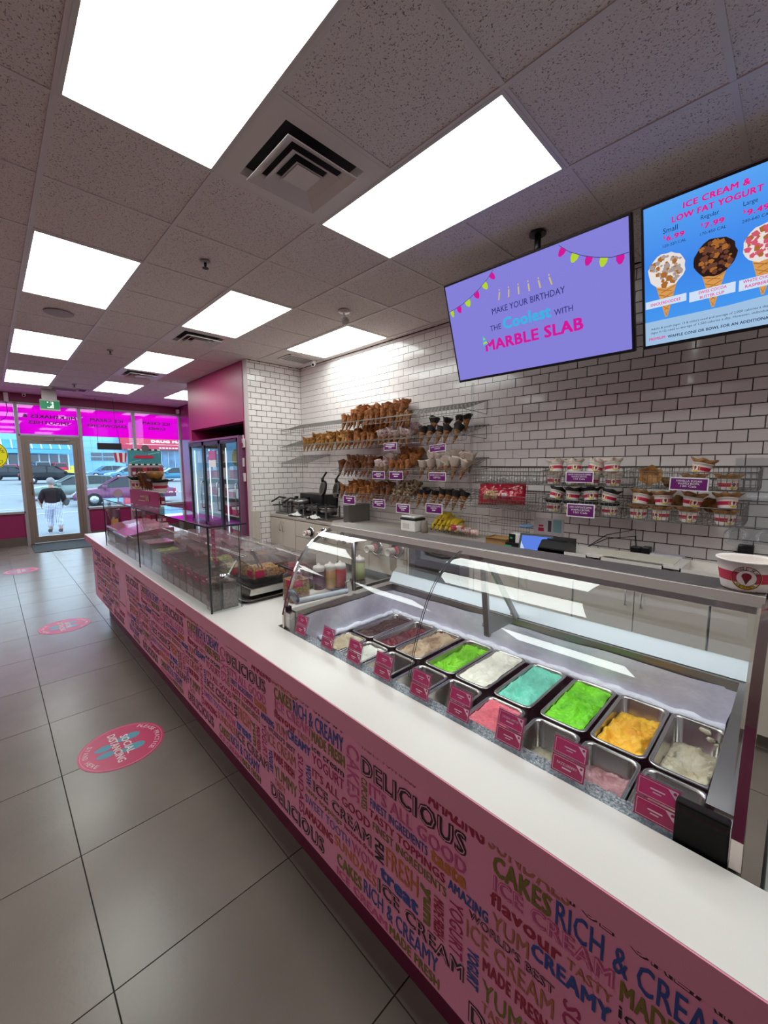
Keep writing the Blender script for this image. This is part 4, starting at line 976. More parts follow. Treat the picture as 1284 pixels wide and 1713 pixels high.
# ---- price cards
def price(px0, py0, px1, py1, lines, label, tilt=0, Y=-3.045):
    a, c = PY(px0, py1, Y), PY(px1, py0, Y); w, h = a.x-c.x, c.z-a.z
    w0 = ((px1-px0)); t = thing('price_card', ((a.x+c.x)/2, Y, a.z), label, 'card', 'purple price cards on the racks')
    M = Matrix.Translation(((a.x+c.x)/2, Y, (a.z+c.z)/2)) @ Matrix.Rotation(tilt, 4, 'Y')
    MB().box(-w/2, w/2, 0, .003, -h/2, h/2, M).build('white_border', WPRINT, t)
    e = h*.08; b = MB().use(PURPLE).box(-w/2+e, w/2-e, .003, .0042, -h/2+e, h/2-e, M).use(WPRINT)
    n = len(lines); lh = (h-2*e)/(n+1.2)
    for i, s_ in enumerate(lines):
        zz = h/2-e-lh*(i+1.25); ww = min(w-5*e, len(s_)*lh*.62)
        if s_.startswith('#'):
            ww = float(s_[1:])*w; b.add([M @ Vector(p) for p in ((ww/2, .0048, zz+lh*.15), (-ww/2, .0048, zz+lh*.15), (-ww/2, .0048, zz+lh*.6), (ww/2, .0048, zz+lh*.6))], [(0, 1, 2, 3)])
        else: b.text(s_, M @ Vector((ww/2, .0048, zz)), M.to_3x3() @ Vector((-1, 0, 0)), M.to_3x3() @ Vector((0, 0, 1)), ww, lh*.72, .01)
    b.build('print', None, t); return t
price(642, 740, 663.5, 753.8, ['#.7', '#.7', '#.25'], 'purple card under the speckled cones of the second rack')
price(718.5, 742.5, 745, 756, ['DARK CHOCOLATE', 'DIPPED'], 'slightly crooked purple card under the dark cones of the second rack', tilt=.07)
price(623, 788.6, 643.5, 801, ['#.4', '#.7', '#.3'], 'purple card under the speckled cones of the third rack')
price(651, 789, 674, 802.3, ['#.5', '#.3'], 'purple card under the crumb coated cones of the third rack')
price(717, 790.5, 745.7, 804.6, ['WHITE CHOCOLATE', 'DIPPED'], 'purple card under the white dipped cones of the third rack')
price(574.5, 829.8, 593.7, 842.5, ['#.55', '#.25'], 'purple card nearest the corner, on the lowest rack')
price(623.7, 836, 644, 848.6, ['#.7', '#.7', '#.3'], 'purple card below the dark brown cones of the lowest rack')
price(662.7, 844, 685.2, 857.2, ['#.7', '#.5', '#.25'], 'purple card below the nut coated cones of the lowest rack')
price(712, 843.4, 739.8, 858, ['DARK CHOCOLATE', 'DIPPED', '#.2'], 'purple card below the dark dipped cones of the lowest rack')
# ================================================================== WALL BASKETS
def basket(x0, x1, zb, h, label, yf=-3.08):
    x0 *= .966; x1 *= .966; zb = 1.56+(zb-1.56)*.966
    t = thing('wire_basket', ((x0+x1)/2, (YW+yf)/2, zb), label, 'wire basket', 'wire baskets on the tiled wall')
    b = MB(); r = .0021; y0 = YW+.006; zt = zb+h; zbk = zt+.03
    n = int((x1-x0)/.026)
    for i in range(n+1):
        x = x0+(x1-x0)*i/n; b.tube([(x, y0, zbk), (x, y0, zb+.01), (x, yf, zb), (x, yf, zt)], r*.75, 4, cap=False)
    for q in range(6): y = y0+(yf-y0)*q/5; b.tube([(x0, y, zb+.01-.01*q/5), (x1, y, zb+.01-.01*q/5)], r*.8, 4, cap=False)
    for z in (zb+h*.35, zb+h*.7): b.tube([(x0, yf, z), (x1, yf, z)], r*.8, 4, cap=False); b.tube([(x0, y0, z+.02), (x1, y0, z+.02)], r*.8, 4, cap=False)
    for x in (x0, x1):
        for q in range(1, 5): y = y0+(yf-y0)*q/5; b.tube([(x, y, zb), (x, y, zbk+(zt-zbk)*q/5)], r*.75, 4, cap=False)
    b.build('wire_mesh', WIRE, t)
    MB().tube([(x0, y0, zbk), (x0, yf, zt), (x1, yf, zt), (x1, y0, zbk), (x0, y0, zbk)], .0028, 6).build('top_rail', WIRE, t)
    return t
basket(1.47, 2.12, 1.405, .10, 'wire basket of clear plastic lids beside the cone racks')
basket(.86, 1.44, 1.402, .105, 'upper wire basket with the white chocolate waffle bowls')
basket(.17, .83, 1.398, .11, 'upper wire basket with the vanilla sugar waffle bowls')
basket(1.47, 2.12, 1.190, .10, 'wire basket holding the red bag of nuts')
basket(.87, 1.44, 1.186, .10, 'lower wire basket with the dark chocolate waffle bowls')
basket(.22, .84, 1.182, .105, 'lower wire basket with the brown waffle bowls in paper cups')
# straight wall rails behind the baskets
for i, z in enumerate((1.548, 1.33)):
    MB().tube([(.0, YW+.004, z), (2.17, YW+.004, z)], .003, 6).build('wall_rail', WIRE, label=['upper', 'lower'][i]+' thin wire rail on the wall behind the baskets', cat='rail')
# paper cups with waffle bowls
YEL = mat('emblem_yellow', '#e0c52a', .4); BRN = mat('emblem_brown', '#5a2a1a', .5)
def cup_parts(t, c, k=1.0, flip=False, M0=None, emblem=True, detail=False, band=True):
    M = (M0 or Matrix.Translation(c)) @ Matrix.Scale(k, 4)
    if flip: M = M @ Matrix.Translation((0, 0, .058)) @ Matrix.Rotation(math.pi, 4, 'X')
    n = 28 if detail else 18
    b = MB().use(PAPERC).lathe([(.036, 0), (.0375, .003), (.0405, .018)], n=n, M=M, cap1=False)
    b.use(RED if band else PAPERC).lathe([(.0405, .018), (.0440, .038)], n=n, M=M, cap0=False, cap1=False)
    b.use(PAPERC).lathe([(.0440, .038), (.0472, .056), (.0492, .0565), (.0492, .0595), (.0460, .0595), (.0452, .054), (.0375, .006)], n=n, M=M, cap0=False)
    b.build('paper_cup', None, t)
    if emblem:
        e = MB(); nn = 24 if detail else 12
        def disc(r0, r1, off, mm, a=0, sq=1.0):
            e.use(mm); pts = []
            for rr in (r0, r1):
                for j in range(nn):
                    w = 2*math.pi*j/nn; x = rr*math.cos(w); z = .028+rr*math.sin(w)*1.0; R_ = .0372+z*.158+off
                    ang = a+x/R_; pts.append(M @ Vector((R_*math.cos(ang), R_*math.sin(ang), z)))
            fs = [(j, (j+1) % nn, nn+(j+1) % nn, nn+j) for j in range(nn)]
            e.add(pts, fs)
        ea = emblem if not isinstance(emblem, bool) else math.radians(110)
        disc(.0, .0235, .0006, YEL, ea)
        if detail: disc(.0215, .0228, .0010, BRN, ea)
        disc(.0, .015, .0012, PAPERC, ea)
        if detail: disc(.0148, .0155, .0014, BRN, ea)
        def tri(pts, mm, off=.0018):
            v = []
            for (x, z) in pts:
                R_ = .0372+z*.158+off; ang = ea+x/R_; v.append(M @ Vector((R_*math.cos(ang), R_*math.sin(ang), z)))
            e.use(mm).add(v, [tuple(range(len(v)))])
        tri([(-.0068, .030), (.0068, .030), (.0, .0155)], BRN)
        tri([(.0075*math.cos(a*.524), .032+.0065*math.sin(a*.524)) for a in range(12)], mat('scoop_wine', '#8a1530', .4))
        if detail:
            for word, a0, a1, top in (('MARBLE SLAB', 158, 22, True), ('CREAMERY', 205, 335, False)):
                for q, ch in enumerate(word):
                    if ch == ' ': continue
                    aa = math.radians(a0+(a1-a0)*(q+.5)/len(word)); rr = .0185
                    x, z = -rr*math.cos(aa), .028+rr*math.sin(aa)
                    # +x of the ring is the viewer's left on the cup, so mirror it back
                    vs, fs = glyphs(ch, 0); rot = (aa-math.pi/2) if top else (aa+math.pi/2); pv = []
                    for (u, v) in vs:
                        lx, lz = (u-.5)*.0042, (v-.5)*.0048; gx = lx*math.cos(rot)-lz*math.sin(rot); gz = lx*math.sin(rot)+lz*math.cos(rot)
                        X = rr*math.cos(aa)+gx; Zz = .028+rr*math.sin(aa)+gz; R_ = .0372+Zz*.158+.0020; ang = ea+X/R_
                        pv.append(M @ Vector((R_*math.cos(ang), R_*math.sin(ang), Zz)))
                    e.use(BRN).add(pv, fs)
            b2 = MB().use(BRN)
            vs, fs = glyphs('WWW.MARBLESLAB.COM', 0); pv = []
            for (u, v) in vs:
                X = (u-.5)*.036; Zz = .0015+v*.0022; R_ = .0372+Zz*.158+.0012; ang = ea+X/R_; pv.append(M @ Vector((R_*math.cos(ang), R_*math.sin(ang), Zz)))
            e.use(BRN).add(pv, fs)
        e.build('emblem', None, t)
def bowl_mesh(M, seed, r=.062, h=.05, n=36, wav=.010):
    rn = random.Random(seed); b = MB(); ph = rn.uniform(0, 6); k = rn.choice((5, 6, 7))
    def jit(i, j):
        w = 2*math.pi*j/n; q = max(0, (i-1)/3)
        return Vector((math.cos(w), math.sin(w), .7))*(wav*q*(math.sin(k*w+ph)+.5*math.sin(2*w+ph*2)+rn.uniform(-.25, .25)))
    b.lathe([(.025, 0), (.040, .010), (.050, .028), (r, h), (r-.004, h-.002), (.046, .028), (.035, .012), (.01, .006)], n=n, M=M, jit=lambda i, j: jit(min(i, 7-i) if i > 3 else i, j) if i < 5 else Vector((0, 0, 0)), cap0=True, cap1=True)
    return b
BOWLM = {'white': mat('white_dipped_bowl', '#cdb8ab', .5, color2='#8a624a', vscale=22, thr=(.5, .7), bump=.4, bscale=50), 'dark': mat('dark_dipped_bowl', '#0e0a0b', .6, bump=.4, bscale=60),
         'gold': mat('golden_bowl', '#a8743a', .5, color2='#70441c', vscale=25, thr=(.4, .65), bump=.6, bscale=70)}
def bowl_cup(x, y, z, kind, label, group, stacked=False, tilt=(0, 0), ea=110):
    t = thing('waffle_bowl_cup', (x, y, z), label, 'cup', group)
    M = Matrix.Translation((x, y, z)) @ Matrix.Rotation(tilt[0], 4, 'X') @ Matrix.Rotation(tilt[1], 4, 'Y')
    cup_parts(t, None, 1.12, M0=M, emblem=math.radians(ea) if ea else False)
    bowl_mesh(M @ Matrix.Translation((0, 0, .04)), int(x*1000)+int(z*100), r=.072, h=.052).build('waffle_bowl', BOWLM[kind], t)
    return t
def pile(xs, z, kind, noun, where, y=-3.165, second=None):
    words_ = ['leftmost', 'second from left', 'third from left', 'fourth from left', 'rightmost']
    z = 1.56+(z-1.56)*.966
    for i, x in enumerate(xs):
        w_ = words_[i] if i < len(xs)-1 else words_[4]
        bowl_cup(x*.975, y+random.uniform(-.006, .006), z+.004, kind, 'paper cup with %s bowl, bottom layer, %s, %s' % (noun, where, w_), noun+' bowl cups, '+where, tilt=(0, 0), ea=random.choice((70, 110, 130)))
    for i, x in enumerate(second or []):
        w_ = words_[i] if i < len(second)-1 else words_[4]
        bowl_cup(x*.975, y+.004, z+.098, kind, 'paper cup with %s bowl, top layer, %s, %s' % (noun, where, w_), noun+' bowl cups, '+where, tilt=(random.uniform(.05, .25), random.uniform(-.3, .3)), ea=random.choice((60, 115, 135)))
pile([1.375, 1.235, 1.09, .945], 1.402, 'white', 'white dipped', 'upper basket', second=[1.36, 1.22, 1.08, .955])
pile([.475, .305], 1.398, 'gold', 'crisp golden', 'upper right basket', second=[.45])
pile([1.37, 1.235, 1.10, .96], 1.186, 'dark', 'black chocolate', 'lower basket', second=[1.36, 1.225, 1.09, .975])
pile([.775, .64, .49, .305], 1.182, 'gold', 'brown waffle', 'lower right basket', second=[.77, .63, .48, .30])
for i, (x, ry, lb) in enumerate(((.715, 1.15, 'open waffle bowl facing out at the left end of the upper right basket'), (.60, 0, 'loose waffle bowl half hidden behind the vanilla sugar card'))):
    M = Matrix.Translation((x*.97, -3.19, 1.412+.055*(1-i))) @ Matrix.Rotation(-ry, 4, 'X')
    bowl_mesh(M, 77+i, r=.068, h=.055).build('waffle_bowl', BOWLM['gold'], label=lb, cat='bowl')
for i, (x, z, rx) in enumerate(((.56, 1.275, .9), (.38, 1.27, -.8), (.70, 1.262, .6))):
    bowl_mesh(Matrix.Translation((x, -3.345, z)) @ Matrix.Rotation(rx, 4, 'X'), 90+i).build('waffle_bowl', BOWLM['gold'], label='loose brown waffle bowl behind the lower right cups, %s' % ['in the middle', 'towards the right', 'towards the left'][i], cat='bowl', group='loose waffle bowls in the lower right basket')
price(945.6, 789.2, 993, 807, ['WHITE CHOCOLATE DIPPED', 'WAFFLE BOWL', '150 Cals'], 'purple card WHITE CHOCOLATE DIPPED WAFFLE BOWL on the upper basket')
price(947.2, 844.3, 995, 863.3, ['DARK CHOCOLATE DIPPED', 'WAFFLE BOWL', '150 Cals'], 'purple card DARK CHOCOLATE DIPPED WAFFLE BOWL on the lower basket')
price(1118.5, 799.5, 1186, 820, ['VANILLA SUGAR', 'WAFFLE BOWL', '120 Cals'], 'purple card VANILLA SUGAR WAFFLE BOWL on the right basket', tilt=-.03)
# clear lids in the upper left basket
CLR = glass('clear_cup_plastic', (.90, .92, .93), haze=.14, rough=.06, hazecol=(.9, .9, .93))
for i in range(7):
    x = 2.04-.082*i
    MB().lathe([(.040, 0), (.043, .004), (.043, .010), (.040, .012), (.036, .036), (.024, .05), (.01, .052)], (x*.97, -3.17, 1.418), 18, Matrix.Scale(1.0, 4)).build('plastic_dome', CLR, label='clear plastic dome in the basket above the red bag, %s' % ('leftmost', 'second from left', 'third from left', 'middle', 'third from right', 'second from right', 'rightmost')[i], cat='lid', group='clear domes in the basket')
# red bag of nuts
t = thing('nut_bag', (1.83, -3.28, 1.2), 'crinkled red plastic bag with a clear window of nuts', 'bag')
def pillow(cx, cy, cz, w, h, d, M=None, nx=18, ny=12, seed=0):
    vs, fs = [], []
    for sd in (1, -1):
        o_ = len(vs)
        for i in range(nx+1):
            for j in range(ny+1):
                u, v = i/nx*2-1, j/ny*2-1; q = ((1-abs(u)**2.6)*(1-abs(v)**2.6))**.5
                wr = noise.noise(Vector((u*4+seed, v*4, sd)))*.22+(.5-abs(noise.noise(Vector((u*7+seed, v*6, sd)))))*.28-.1
                pin = 1-.06*(1-abs(v))*(abs(u) > .9)
                vs.append(Vector((cx+u*w/2*(1+wr*.1), cy+sd*d/2*q*(1+wr), cz+v*h/2*(1+wr*.18)*pin)))
        for i in range(nx):
            for j in range(ny):
                a = o_+i*(ny+1)+j; f = (a, a+ny+1, a+ny+2, a+1); fs.append(f if sd < 0 else f[::-1])
    if M: vs = [M @ v for v in vs]
    return vs, fs
M = Matrix.Translation((1.80, -3.18, 1.312)) @ Matrix.Rotation(math.radians(12), 4, 'X') @ Matrix.Rotation(math.radians(3), 4, 'Y')
v, f = pillow(0, 0, 0, .44, .19, .15, M, 30, 16, seed=3); MB().add(v, f, True).build('bag_film', mat('red_bag', '#c01a34', .18, coat=.6, color2='#8f1028', vscale=14), t)
v, f = pillow(.055, .022, -.01, .20, .105, .125, M, seed=3); MB().add(v, f, True).build('clear_window', mat('nuts_window', '#c9a678', .3, color2='#8a6238', vscale=70, thr=(.42, .58), coat=.6), t)
v, f = pillow(-.065, .026, -.02, .07, .06, .115, M, seed=4); MB().add(v, f, True).build('printed_patch', mat('pinkish_patch', '#e3c9d0', .3), t)
# ================================================================== CEILING FITTINGS
LP = bpy.data.materials.new('light_diffuser'); LP.use_nodes = True
nt = LP.node_tree; nt.nodes.clear(); o_ = nt.nodes.new('ShaderNodeOutputMaterial'); e_ = nt.nodes.new('ShaderNodeEmission')
e_.inputs[0].default_value = (.93, 1.0, .955, 1); e_.inputs[1].default_value = PANEL_LIGHT; nt.links.new(e_.outputs[0], o_.inputs[0])
TROF = mat('troffer_frame', '#cfc9c6', .4)
lbl = {(0, -2): 'large ceiling light panel overhead at the near left, beside the big vent', (2, -2): 'ceiling light panel between the big vent and the screens', (0, 2): 'second ceiling light of the left column', (2, 2): 'second ceiling light of the middle column, before the second vent',
       (4, 2): 'ceiling light panel nearest the tiled wall', (0, 6): 'third ceiling light of the left column, past the round speaker', (2, 6): 'third ceiling light of the middle column, between two vents', (0, 10): 'farthest ceiling light of the left column, by the windows',
       (2, 10): 'farthest ceiling light of the middle column', (4, 10): 'ceiling light half hidden by the pink bulkhead'}
for (j, i, q) in LIGHTS:
    x0, x1 = GX0+i*GP, GX0+(i+2)*GP; y1, y0 = GY0-j*GP, GY0-(j+1)*GP
    if y0 < YR+.0: continue
    t = thing('ceiling_light', ((x0+x1)/2, (y0+y1)/2, ZC), lbl.get((j, i), 'unseen added ceiling light panel %s' % {(0, -6): 'behind the camera, over the aisle', (2, -6): 'behind the camera, over the counter', (-4, -2): 'on the far left side, level with the camera', (-4, 2): 'on the far left side, second row', (-4, 6): 'on the far left side, third row', (-4, 10): 'on the far left side, by the windows'}.get((j, i))), 'light', 'recessed ceiling light panels')
    f = .022; b = MB()
    b.box(x0+.004, x1-.004, y0+.004, y0+f, ZC-.002, ZC+.012).box(x0+.004, x1-.004, y1-f, y1-.004, ZC-.002, ZC+.012).box(x0+.004, x0+f, y0+f, y1-f, ZC-.002, ZC+.012).box(x1-f, x1-.004, y0+f, y1-f, ZC-.002, ZC+.012)
    b.build('frame', TROF, t)
    MB().box(x0+f, x1-f, y0+f, y1-f, ZC+.002, ZC+.008).build('diffuser', LP, t)
VM = mat('vent_white', '#dcd2d0', .4); VD = mat('vent_dark', '#1c191b', .8)
vl = ['large square ceiling vent between the two nearest lights', 'second ceiling vent past the middle column light', 'farthest of the three square ceiling vents']
for n, (j, i) in enumerate(VENTS):
    cx, cy = GX0+(i+.5)*GP, GY0-(j+.5)*GP; h = GP/2-.01
    t = thing('ceiling_vent', (cx, cy, ZC), vl[n], 'vent', 'square ceiling vents')
    def ring(b, a, c, z0, z1):     # sloping square collar: outer half size a at z0, inner half size c at z1
        vs = []
        for (s_, z) in ((a, z0), (c, z1), (c, z1+.004), (a, z0+.004)): vs += [(cx-s_, cy-s_, z), (cx+s_, cy-s_, z), (cx+s_, cy+s_, z), (cx-s_, cy+s_, z)]
        fs = []
        for k in range(4):
            for q in range(4): fs.append((k*4+q, k*4+(q+1) % 4, ((k+1) % 4)*4+(q+1) % 4, ((k+1) % 4)*4+q))
        b.add(vs, fs)
    b = MB(); ring(b, h, .215, ZC-.001, ZC-.002); b.build('panel', VM, t)
    MB().box(cx-.215, cx+.215, cy-.215, cy+.215, ZC+.030, ZC+.034).build('duct', VD, t)
    b = MB(); ring(b, .215, .20, ZC-.002, ZC+.03); b.build('throat', VM, t)
    for (a, c, z) in ((.192, .140, ZC-.034), (.132, .090, ZC-.034), (.078, .04, ZC-.032)):
        b = MB(); ring(b, a, c, z, z+.028); b.build('louvre', VM, t)
    MB().prism([(cx-.066, cy-.066), (cx+.066, cy-.066), (cx+.066, cy+.066), (cx-.066, cy+.066)], 'z', ZC-.030, ZC-.026).build('centre_plate', VM, t)
def sprinkler(px, py, label, s=1.0):
    p = PZ(px, py, ZC); t = thing('sprinkler_head', (p.x, p.y, ZC), label, 'sprinkler', 'ceiling sprinkler heads')
    MB().lathe([(.035*s, -.002), (.033*s, -.008), (.012, -.012)], p, 16).build('escutcheon', mat('brushed_ring', '#9a9290', .35, .7), t)
    MB().lathe([(.010, -.012), (.010, -.03), (.005, -.032), (.005, -.045)], p, 8).lathe([(.022, -.045), (.022, -.048)], p, 10).bar((p.x-.015, p.y, ZC-.03), (p.x-.004, p.y, ZC-.046), .004).bar((p.x+.015, p.y, ZC-.03), (p.x+.004, p.y, ZC-.046), .004).build('head', mat('sprinkler_dark', '#3a3537', .4, .8), t)
sprinkler(343, 437, 'dark sprinkler head nearest the camera, left of the middle light'); sprinkler(184, 586, 'sprinkler head between the left and middle light columns'); sprinkler(124, 643, 'farthest sprinkler head near the storefront')
p = PZ(98, 523, ZC); b = MB().lathe([(.115, -.001), (.112, -.008), (.10, -.010), (.02, -.012)], p, 28).build('ceiling_speaker', mat('speaker_grille', '#a5989a', .6), label='round flush ceiling speaker past the second left light', cat='speaker')
p = PZ(575, 520, ZC); t = thing('emergency_spotlight', (p.x, p.y, ZC), 'small twin emergency spotlight hanging from the ceiling tile', 'lamp')
MB().lathe([(.055, 0), (.055, -.012), (.02, -.02)], p, 20).build('base', WHITEP, t)
MB().tube([(p.x, p.y, ZC-.018), (p.x, p.y, ZC-.05)], .009).ball((p.x, p.y, ZC-.055), .018, 10).build('stem', WHITEP, t)
MB().lathe([(.012, -.0), (.034, -.03), (.036, -.055), (.03, -.058)], (0, 0, 0), 18, Matrix.Translation((p.x, p.y, ZC-.058)) @ Matrix.Rotation(.5, 4, 'Y')).build('lamp_head', mat('lamp_grey', '#b8b0ae', .3), t)
def flat_grille(px, py, w, d, label, name='ceiling_grille', dark=False, n=8):
    p = PZ(px, py, ZC); t = thing(name, (p.x, p.y, ZC), label, 'grille')
    b = MB().box(p.x-d/2, p.x+d/2, p.y-w/2, p.y-w/2+.02, ZC-.006, ZC).box(p.x-d/2, p.x+d/2, p.y+w/2-.02, p.y+w/2, ZC-.006, ZC).box(p.x-d/2, p.x-d/2+.02, p.y-w/2, p.y+w/2, ZC-.006, ZC).box(p.x+d/2-.02, p.x+d/2, p.y-w/2, p.y+w/2, ZC-.006, ZC)
    b.build('frame', VM, t); MB().box(p.x-d/2+.02, p.x+d/2-.02, p.y-w/2+.02, p.y+w/2-.02, ZC-.001, ZC).build('backing', VD, t)
    for k in range(n):
        x = p.x-d/2+.03+(d-.06)*k/(n-1); MB().bar((x, p.y-w/2+.02, ZC-.004), (x, p.y+w/2-.02, ZC-.004), .009, .003).build('slat', VM if not dark else DSTEEL, t)
flat_grille(497, 601, .42, .30, 'white return air grille in the ceiling by the tiled corner')
flat_grille(108, 651, .40, .36, 'flat return grille in the ceiling near the storefront', n=6)
flat_grille(137, 653, .16, .30, 'small dark grille in the ceiling beside the flat return grille', dark=True, n=5)
flat_grille(165, 664, .55, .16, 'slim ceiling grille right above the storefront header', n=4)
# cameras
def camdome(p, d, label):
    t = thing('security_camera', p, label, 'camera'); MB().lathe([(.03, 0), (.03, -.02), (.012, -.03)], p, 14).build('base', WHITEP, t)
    M = Matrix.Translation((p[0], p[1], p[2]-.045)) @ Vector(d).to_track_quat('Z', 'Y').to_matrix().to_4x4()
    MB().lathe([(.02, -.05), (.028, -.045), (.028, .04), (.024, .045)], (0, 0, 0), 16, M).build('housing', WHITEP, t); MB().lathe([(.018, .045), (.016, .048)], (0, 0, 0), 14, M).build('lens', BLACK, t)
q = PY(524, 612, -3.30); camdome((q.x, -3.30, ZC), (-.6, .6, -.35), 'small white security camera in the tiled ceiling corner')
camdome((10.55, -.62, ZC), (-1, .1, -.3), 'dark eyed security camera on the header left of the exit sign')
MB().bbox(10.62, 10.69, -.40, -.33, 2.80, 2.97, .008).build('wall_sensor', WHITEP, label='white box sensor on the maroon header, far left', cat='sensor')
MB().bbox(10.60, 10.69, -3.44, -3.38, 2.83, 2.93, .008).build('wall_sensor', WHITEP, label='small white sensor on the header by the right wall', cat='sensor')
MB().tube([(10.66, -.36, 2.80), (10.66, -.37, 2.62), (10.66, -.33, 2.50), (10.66, -.25, 2.44)], .006, 6).build('loose_cable', BLACK, label='loose black cable hanging from the sensor over the window', cat='cable')
# exit sign
X_ = 9.8; t = thing('exit_sign', (X_, -.93, 2.61), 'green running man exit sign hung from the ceiling before the door', 'exit sign')
MB().bbox(X_, X_+.05, -1.075, -.785, 2.60, 2.80, .006).build('housing', mat('sign_housing', '#a99fa0', .5), t)
MB().box(X_+.01, X_+.04, -1.04, -.82, 2.80, ZC).build('canopy_bracket', mat('sign_housing'), t)
GRN = mat('exit_green', '#0f6b45', .4, emit='#0f6b45', estr=.5); GW = mat('exit_white', '#e8f5ee', .4, emit='#e8f5ee', estr=.7)
MB().box(X_-.003, X_, -1.068, -.79, 2.63, 2.775).build('green_face', GRN, t)
b = MB(); yy = -.935
def ex(pts): b.add([(X_-.0045, yy-y, 2.645+z) for y, z in pts], [tuple(range(len(pts)))])
ex([(.045*1, 0), (.0, 0), (.0, .115), (.045, .115)])                      # doorway
b.build('doorway', GW, t); b = MB()
def ex2(pts): b.add([(X_-.0055, yy-y, 2.645+z) for y, z in pts], [tuple(range(len(pts)))])
ex2([(.012+.012*math.cos(k), .098+.012*math.sin(k)) for k in [i*.628 for i in range(10)]])
ex2([(-.008, .05), (.016, .045), (.020, .082), (.002, .086)]); ex2([(.016, .08), (.042, .066), (.040, .058), (.014, .068)]); ex2([(.002, .085), (-.026, .066), (-.022, .058), (.004, .072)])
ex2([(.014, .05), (.036, .028), (.030, .0), (.022, .002), (.026, .026), (.002, .046)]); ex2([(-.006, .05), (-.020, .022), (-.040, .010), (-.036, .003), (-.012, .014), (.006, .046)])
b.build('running_man', GRN, t); b = MB()
for pts in ([(-.045, .0), (-.0, .0), (-.0, .02), (-.045, .02)], [(-.045, .095), (-.03, .095), (-.03, .115), (-.045, .115)]): b.add([(X_-.0045, yy-y, 2.645+z) for y, z in pts], [(0, 1, 2, 3)])
b.build('white_marks', GW, t)
# ================================================================== SCREENS
def screen(xl, label, name='menu_screen'):
    """55 inch panel hung from the ceiling, top tipped towards the customers; xl = x of its customer-left edge"""
    W_, H_ = 1.203, .686; ang = math.radians(18.5); c = Vector((xl-W_/2, -2.47, 2.849))
    M = Matrix.Translation(c) @ Matrix.Rotation(-ang, 4, 'X')      # local: x right(-), z up, origin top centre
    t = thing(name, c, label, 'screen', None)
    b = MB().bbox(-W_/2, W_/2, -.035, -.002, -H_, 0, .004, M).bbox(-W_/4, W_/4, -.07, -.034, -H_*.75, -H_*.25, .01, M); b.build('housing', mat('screen_black', '#0c0c0e', .3), t)
    return t, M, W_, H_
def scr(b, M, W_, H_, pts, y=.0012): return b.add([M @ Vector((W_/2-u*W_, y, -v*H_)) for u, v in pts], [tuple(range(len(pts)))])
LAV = bpy.data.materials.new('screen_lavender'); LAV.use_nodes = True
LAV.node_tree.nodes.clear(); o_ = LAV.node_tree.nodes.new('ShaderNodeOutputMaterial'); e_ = LAV.node_tree.nodes.new('ShaderNodeEmission'); g_ = LAV.node_tree.nodes.new('ShaderNodeBsdfGlossy'); a_ = LAV.node_tree.nodes.new('ShaderNodeAddShader')
e_.inputs[0].default_value = hexc('#8682dc'); e_.inputs[1].default_value = .95; g_.inputs[0].default_value = (.03, .03, .03, 1); g_.inputs[1].default_value = .25
LAV.node_tree.links.new(e_.outputs[0], a_.inputs[0]); LAV.node_tree.links.new(g_.outputs[0], a_.inputs[1]); LAV.node_tree.links.new(a_.outputs[0], o_.inputs[0])
EM = {k: emis('glow_'+k, v, 1.0) for k, v in {'mag': '#d01b98', 'lime': '#b5d334', 'navy': '#343a7a', 'cyan': '#38b4e4', 'gold': '#c9b878', 'white': '#dfe8f8', 'sky': '#b9d4f4', 'pink': '#e0208c', 'slab': '#9fc0e0', 'choc': '#2e1c1a', 'choc2': '#6b4030', 'waf': '#d79a55', 'wafd': '#a86a30', 'cream': '#e6dfdc', 'creamd': '#a99a94', 'rasp': '#d25a72', 'dark': '#1d2c55', 'box': '#cfe0f4'}.items()}
t1, M, SW, SH = screen(1.913, 'hanging screen reading MAKE YOUR BIRTHDAY THE Coolest WITH MARBLE SLAB')
b = MB(); scr(b, M, SW, SH, [(.012, .02), (.988, .02), (.988, .975), (.012, .975)], .0004); b.build('display', LAV, t1)
b = MB()
def st(b, M, W_, H_, s_, u, v, w, h, m, bold=0, rot=0): # left, baseline v, size in screen fractions
    R3 = M.to_3x3(); rt = R3 @ Vector((-math.cos(rot), 0, math.sin(rot))); up = R3 @ Vector((math.sin(rot), 0, math.cos(rot)))
    b.use(m).text(s_, M @ Vector((W_/2-u*W_, .0014, -v*H_)), rt, up, w*W_, h*H_, bold)
st(b, M, SW, SH, 'MAKE YOUR BIRTHDAY', .297, .408, .407, .055, EM['navy'], .01)
st(b, M, SW, SH, 'THE', .271, .556, .070, .050, EM['navy'], .01); st(b, M, SW, SH, 'WITH', .642, .568, .093, .050, EM['navy'], .01)
st(b, M, SW, SH, 'Coolest', .353, .570, .272, .105, EM['cyan'], .045)
st(b, M, SW, SH, 'MARBLE SLAB', .225, .737, .554, .105, EM['mag'], .05)
for i in range(6):
    u = .353+i*.055; v = .232+.003*i; b.use(EM['gold']); scr(b, M, SW, SH, [(u, v), (u+.008, v), (u+.008-(.004*(2.5-i)), v+.065), (u-(.004*(2.5-i)), v+.065)]); scr(b, M, SW, SH, [(u+.001, v-.026), (u+.007, v-.024), (u+.006, v-.010), (u+.001, v-.010)])
b.use(EM['cyan']); scr(b, M, SW, SH, [(.216, .57), (.246, .665), (.214, .68)], .002); b.use(EM['lime']); scr(b, M, SW, SH, [(.224, .595), (.232, .615), (.215, .62)], .0024); scr(b, M, SW, SH, [(.236, .635), (.243, .655), (.214, .662), (.215, .645)], .0024)
